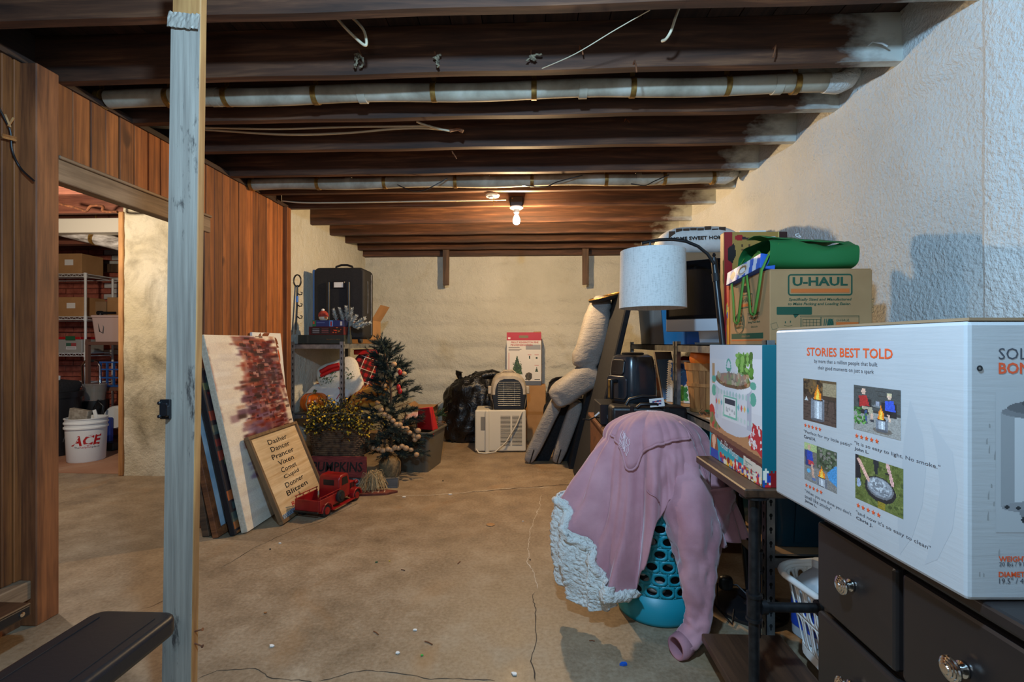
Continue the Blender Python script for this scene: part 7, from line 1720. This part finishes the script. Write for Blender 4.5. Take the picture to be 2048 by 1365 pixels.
# joists and duct of that room
m_jr = wood('red_brown_joist', S(92,48,34), S(140,84,60), 0, vary=.4)
for y in (3.2,3.75,4.3,4.85,5.4,5.95): obj('joist', MB().bx(-7.1,-2.5,y-.022,y+.022,2.44,2.64), m_jr, ceil)
obj('painted_beam', MB().bx(-7.0,-3.6,4.45,4.58,2.30,2.44), m_cream, ceil, bevel=.004, bseg=1); obj('lower_beam', MB().bx(-7.0,-3.6,4.95,5.05,2.30,2.45), m_jr, ceil)
obj('wall_plate', MB().bx(-7.0,-5.35,6.10,6.19,2.17,2.28), m_hang, ceil)
dp = thing('white_duct', 'sooty white round duct sloping across the storage room ceiling', 'duct', (0,0,0))
obj('duct_body', MB().tube([at(90,452,4.6),at(180,474,4.6),at(262,494,4.6)], .066, 20), MAT('sooty_white_metal',S(120,112,104),S(206,200,192),4,(2,8,8),rough=.6), dp, smooth=40)
obj('duct_seam', MB().tube([at(191,477,4.6)+Vector((-.012,0,.003)),at(194,478,4.6)+Vector((.012,0,-.002))], .071, 20), m_brass, dp, smooth=40)
obj('duct_hanger', MB().tube([at(192,477,4.6)+Vector((0,0,.0)),at(192,477,4.6)+Vector((0,0,.4))], .006, 5), m_brass, dp)
cable('copper_tube', [A(118,408,4.0),A(155,417,4.0),A(172,422,4.0),A(183,412,4.0),A(205,413,4.0),A(207,423,4.0),A(235,424,4.0)], .012, m_rust, 'bent copper tube under the storage room ceiling', cat='pipe')
# white wire rack
wr = thing('wire_shelving', 'white wire shelving with cartons in the storage room', 'shelving', (-6.35,5.62,0))
pX = at(171,600,5.62).x+6.35
for x, y in ((0,0),(pX,0),(0,.38),(pX,.38)): obj('pole', MB().cyl((x,y,0),(x,y,2.06),.014,n=12), m_white, wr, smooth=40)
tiers = [at(171,p_,5.62).z for p_ in (548,634,707,768)]
for z in tiers:
    mb = MB()
    for y in (0,.38): mb.tube([(0,y,z),(pX,y,z)], .005, 5).tube([(0,y,z-.035),(pX,y,z-.035)], .005, 5)
    for x in (0,pX): mb.tube([(x,0,z),(x,.38,z)], .005, 5).tube([(x,0,z-.035),(x,.38,z-.035)], .005, 5)
    n = 24
    mb.tube([(pX*i/n,0,z-(.035 if i%2 else 0)) for i in range(n+1)], .003, 4)
    for i in range(1,40): mb.tube([(pX*i/40,0,z+.003),(pX*i/40,.38,z+.003)], .0022, 4)
    obj('wire_shelf', mb, m_white, wr)
    obj('shelf_collar', MB().cyl((pX,0,z-.05),(pX,0,z+.012),.019,n=12), m_white, wr)
def carton(name, label, px0, px1, z0, h, Y, mat=m_cardb, tag=True, d=.3):
    a, b = at(px0, 600, Y).x, at(px1, 600, Y).x
    c = thing(name, label, 'box', ((a+b)/2, Y, z0)); w2 = (b-a)/2
    obj('box_body', MB().bx(-w2,w2,0,d,0,h), mat, c, bevel=.004, bseg=1)
    if tag: obj('paper_label', MB().bx(-.0,.11,-.0015,-.0004,h*.42,h*.70), m_whitep, c)
    return c
carton('storage_carton', 'brown carton with a white label on the top wire shelf', 96,163,tiers[0]+.006,.25,5.64); carton('storage_carton', 'brown carton with a white label on the second wire shelf', 100,167,tiers[1]+.006,.24,5.64)
cl = carton('clear_box', 'clear plastic box with a red and green lid on the third wire shelf', 96,164,tiers[2]+.006,.165,5.64,m_cloud,False)
obj('red_lid', MB().bx(-.205,.205,-.008,.308,.166,.195), m_red, cl, bevel=.003, bseg=1); obj('green_lid_clip', MB().bx(.02,.14,-.014,-.0085,.155,.205), plain('green_clip',(30,96,60),.5), cl)
cv = Cv(24,14,(214,210,206),2); cv.r(0,0,1,.5,(60,100,80)).r(.5,.0,1,.5,(160,70,70)).r(.1,.7,.9,.8,(90,90,90)); cv.build('printed_label', frame((.08,-.0012,.08),(1,0,0),(0,0,1)), .13,.08, cl)
# rusty rack on the right with pale totes, cartons, crate
x0_, x1_ = at(176,700,5.5).x, at(262,700,5.5).x
br_ = thing('rusty_shelving', 'rusty brown steel rack holding a pale tote in the storage room', 'shelving', (x0_,5.5,0))
m_brown = plain('brown_painted_steel',(110,76,62),.6); wd_ = x1_-x0_
zt_ = at(176,684,5.5).z; zl_ = at(176,775,5.5).z
for x, y in ((0,0),(wd_,0),(0,.5),(wd_,.5)): obj('upright', MB().bx(x-.018,x+.018,y-.018,y+.018,0,zt_+.03), m_brown, br_)
for z in (zt_, zl_, .12): obj('shelf_panel', MB().bx(-.02,wd_+.02,-.02,.52,z-.04,z), m_brown, br_, bevel=.002, bseg=1)
pt_ = thing('pale_tote', 'pale pinkish storage tote on the rusty rack', 'tote', ((x0_+x1_)/2,5.74,zt_+.001)); m_ptote = plain('blush_plastic',(206,176,164),.5)
obj('tub_body', tub(MB(), wd_-.08,.40,wd_-.02,.44,.29), m_ptote, pt_, smooth=40); obj('lid', MB().prism(rrect(wd_+.0,.46,.04), .03, Matrix.Translation((0,0,.291))), m_ptote, pt_, bevel=.008, bseg=2)
ft = thing('flashlight', 'black flashlight with a wrist strap on the pale tote', 'flashlight', tuple(at(196,628,5.56)-Vector((0,0,.03))))
ft.location.z = zt_+.324
obj('flashlight_body', MB().tube([(0,0,.026),(.05,0,.026),(.07,0,.026),(.22,0,.026)],[.026,.026,.017,.016],12), m_black, ft, smooth=40); obj('wrist_strap', MB().tube([(.05,-.02,.02),(.03,-.03,-.08),(.05,-.03,-.2),(.09,-.03,-.22),(.10,-.03,-.15),(.06,-.022,.01)], .006, 6), m_black, ft, smooth=60)
carton('storage_carton', 'brown carton on the pale tote near the white painted bricks', 214,262,zt_+.3225,.24,5.78,m_cardb,False,.25); carton('storage_carton', 'dull grey brown carton left of the brown one on the pale tote', 188,212,zt_+.3225,.19,5.80,m_cardd,False,.2)
bcr = thing('milk_crate', 'blue plastic crate on the low shelf of the rusty rack', 'crate', (x0_+.10,5.56,zl_+.001)); m_bcr = plain('crate_blue',(40,90,160),.5)
hC = at(200,722,5.56).z-zl_-.01
for i in range(6): obj('crate_post', MB().bx(.085*i-.008,.085*i+.008,-.01,.01,0,hC), m_bcr, bcr)
for z in (.0,hC*.33,hC*.66,hC-.018): obj('crate_rail', MB().bx(-.008,.433,-.014,-.0105,z,z+.018), m_bcr, bcr)
obj('crate_back', MB().bx(-.008,.433,.28,.29,0,hC), m_bcr, bcr); obj('crate_bottom', MB().bx(-.008,.433,.0105,.28,0,.01), m_bcr, bcr)
# dolly handle
dl = thing('hand_truck', 'chrome hand truck with a bent handle before the wire shelving', 'hand truck', (at(181,800,5.535).x,5.535,0))
zc = at(181,722,5.535).z
obj('truck_frame', MB().tube([(.12,0,.0),(.12,0,zc-.07),(.09,0,zc-.01),(.04,0,zc),(-.06,0,zc),(-.13,.02,zc-.06),(-.10,.03,.3),(-.06,.03,0)], .012, 8), m_chrome, dl, smooth=60); obj('handle_grip', MB().tube([(-.04,0,zc),(.05,0,zc)], .017, 10), m_blackf, dl)
# bins and bucket
gc_ = thing('black_waste_bin', 'black plastic waste bin behind the white bucket', 'bin', (at(108,850,4.98).x,4.98,.006))
hB = at(150,785,4.98).z
obj('bin_body', MB().lathe([(.0,0),(.19,0),(.235,hB-.06),(.25,hB-.06),(.255,hB),(.23,hB)],28), m_black, gc_, smooth=40); obj('bin_handle', MB().tube([(.10,-.20,.3),(.105,-.225,.45),(.11,-.245,hB-.10),(.145,-.235,hB-.05),(.19,-.20,hB-.09),(.19,-.19,.35)], .016, 8), m_blackm, gc_, smooth=60); obj('bin_contents', MB().sup((.0,0,hB),(.19,.18,.13),.5,.5,24,14,fn=lambda p: p*(1+.2*noise.noise(p*8))), m_blackf, gc_, smooth=180)
obj('white_lid', MB().prism(rrect(.2,.14,.03), .05, Matrix.Translation((-.03,-.05,hB+.13)) @ RY(.1)), m_white, gc_)
bkb = thing('black_drum', 'black drum with a clear pitcher on it behind the white bucket', 'drum', (at(189,850,5.36).x,5.36,.006)); hD = at(189,802,5.36).z
obj('drum_body', MB().lathe([(.0,0),(.12,0),(.135,.02),(.135,hD),(.12,hD)],24), m_black, bkb, smooth=40)
pit = thing('clear_pitcher', 'clear plastic pitcher standing on the black drum', 'pitcher', (at(189,850,5.36).x,5.36,hD+.008)); t = NT('clear_plastic'); t.b.inputs['Transmission Weight'].default_value = .8; m_clear = t.done(S(220,220,214), .1)
obj('pitcher_body', MB().lathe([(.0,0),(.10,0),(.115,.17),(.12,.18),(.11,.18),(.095,.01),(0,.01)],24), m_clear, pit, smooth=50); obj('pitcher_lid', MB().lathe([(.118,.181),(.118,.195),(.0,.2)],24), m_clear, pit, smooth=50)
hv = thing('blue_garden_hose_reel', 'white and blue reel with a black hose beside the partition edge', 'hose reel', (at(222,900,5.30).x,5.30,.006))
obj('reel_disc', MB().lathe([(.0,-.05),(.12,-.05),(.135,-.03),(.135,.03),(.12,.05),(.0,.05)],28), m_white, hv, M=frame((.03,.05,.35),(1,0,0),(0,0,1)), smooth=40); obj('blue_body', MB().bx(-.10,.04,-.06,-.005,.05,.36), plain('royal_blue',(24,50,130),.4), hv, bevel=.01, bseg=1); obj('black_hose', MB().tube([(-.08,-.08,.36),(-.10,-.10,.48),(-.06,-.10,.56),(.0,-.1,.50),(-.02,-.1,.38),(-.1,-.12,.2)], .014, 8), m_black, hv, smooth=60); obj('reel_base', MB().bx(-.14,.16,-.15,.12,0,.09), m_black, hv, bevel=.01, bseg=1)
bu = thing('plastic_bucket', 'white plastic bucket with a red hardware store logo inside the doorway', 'bucket', (-4.635,4.755,.006))
RB, HBk = .168, .445
obj('bucket_body', MB().lathe([(.0,0),(RB-.018,0),(RB-.012,.01),(RB,HBk-.11),(RB+.012,HBk-.105),(RB+.012,HBk-.09),(RB+.003,HBk-.086),(RB+.003,HBk-.06),(RB+.012,HBk-.056),(RB+.012,HBk-.042),(RB+.003,HBk-.038),(RB+.003,HBk-.012),(RB+.010,HBk-.008),(RB+.010,HBk),(RB-.002,HBk),(RB-.016,.012),(.0,.012)],48), m_white, bu, smooth=35)
obj('bucket_bail', MB().tube([(-RB-.012,0,HBk-.09),(-RB-.014,-.04,HBk-.16),(-RB*.6,-.15,HBk-.23)], .003, 5), m_steeld, bu)
def onbucket(mb, s_, zc, h_, w_, a0, bold=0.0, shear=0.0):
    vv, ff = text_geo(s_, bold, shear); X = [v[0] for v in vv]; Yv = [v[1] for v in vv]; out = []
    for v in vv:
        x = ((v[0]-min(X))/(max(X)-min(X))-.5)*w_; z = zc+((v[1]-min(Yv))/(max(Yv)-min(Yv))-.5)*h_; r = RB-.012+.012*z/(HBk-.11)+.0012; a = a0+x/r
        out.append((r*math.cos(a), r*math.sin(a), z))
    mb.add(out, ff)
aF = math.atan2(-4.755, 4.635)      # towards the doorway
mb = MB(); onbucket(mb,'ACE',.225,.105,.255,aF,.03,.25); onbucket(mb,'helpful',.155,.024,.088,aF-.05,0,.0); obj('lettering', mb, m_red, bu, label='red logo letters')
mb = MB(); onbucket(mb,'The',.158,.018,.042,aF-.47); onbucket(mb,'place',.153,.022,.066,aF+.46); obj('lettering', mb, m_ink, bu)
obj('tool_block', MB().box((-.04,-.03,HBk+.02),(.20,.05,.13),R=Matrix.Rotation(.15,3,'Y')), MAT('worn_trowel',S(120,108,92),S(170,160,144),20,rough=.5), bu, bevel=.003, bseg=1, label='worn wood and metal float sticking out of the bucket'); obj('white_scraper', MB().box((.12,-.02,HBk+.02),(.035,.008,.12),R=Matrix.Rotation(-.3,3,'Y')), m_white, bu)

# ------------------------------------------------------------------ scraps on the floor
def scrap(name, label, px, py, pts, h, mat, cat='scrap'):
    x, y = fl(px, py); obj(name, MB().prism(pts, h), mat, loc=(x,y,.0015), label=label, cat=cat)
P = [(.028*math.cos(a)*(1+.06*math.sin(5*a)), .026*math.sin(a)) for a in [2*math.pi*i/18 for i in range(18)]]
scrap('cardboard_scrap', 'round tan cardboard scrap on the floor in the middle of the room', 981,1051, P, .003, m_cardb)
scrap('blue_plastic_scrap', 'small bright blue plastic scrap on the floor before the hamper', 1246,1331, [(-.014,-.006),(.0,-.009),(.015,-.004),(.012,.006),(-.004,.005)], .008, plain('blue_scrap',(20,90,190),.4))
for i,(px,py,dx,dy,lab) in enumerate(((752,1268,.028,-.022,'bent nail on the floor, leftmost of the loose nails'),(857,1288,.036,-.020,'bent nail on the floor right of the curled paper bit'),(918,1127,.010,.03,'thin nail lying on the floor below the round tan scrap'),(806,1142,.024,-.010,'short dark nail on the floor in front of the toy truck'),(1184,1284,.022,-.002,'small brown stub on the floor left of the hamper shadow'))):
    x, y = fl(px, py); obj('loose_nail', MB().tube([(x-dx/2,y-dy/2,.003),(x,y+.003,.003),(x+dx/2,y+dy/2,.003)], .0022, 5), m_rust, label=lab, cat='nail')
for i,(px,py,s_,m_,lab) in enumerate(((831,1262,.010,m_whitep,'white curled paper bit on the floor between two nails'),(543,1294,.011,m_whitep,'white chip on the floor near the bottom left'),(1028,1350,.013,m_whitep,'white paper chip on the floor by the long crack'),(795,1308,.012,m_whitep,'white bone shaped chip on the floor near the bottom'),(844,1313,.006,plain('green_bit',(60,170,70),.5),'tiny green plastic bit on the floor'),(779,1124,.005,plain('yellow_bit',(220,180,50),.5),'tiny yellow bit on the floor before the truck'),(753,1126,.007,plain('green_bit_dark',(40,90,60),.5),'tiny dark green bit on the floor left of the yellow one'),(530,1228,.008,m_raw,'small wood chip on the floor at left'),(540,1100,.007,m_black,'black crumb on the floor below the big canvas'),(886,963,.010,m_black,'dark crumb on the floor before the storage tote'),(1060,1121,.006,m_black,'dark crumb on the pale crack'),(1046,1044,.006,m_whitep,'white crumb right of the round tan scrap'),(808,995,.02,m_whitep,'white plaster flake on the floor before the christmas tree'),(900,990,.016,m_whitep,'white plaster flake on the crack at the centre of the floor'),(560,1088,.008,m_whitep,'white chip on the floor below the leaning canvas'))):
    x, y = fl(px, py); rr = random.Random(px); obj('floor_crumb', MB().prism([(s_*math.cos(a)*rr.uniform(.5,1.2), s_*.7*math.sin(a)*rr.uniform(.5,1.2)) for a in [2*math.pi*k/7 for k in range(7)]], .004), m_, loc=(x,y,.0015), label=lab, cat='crumb')
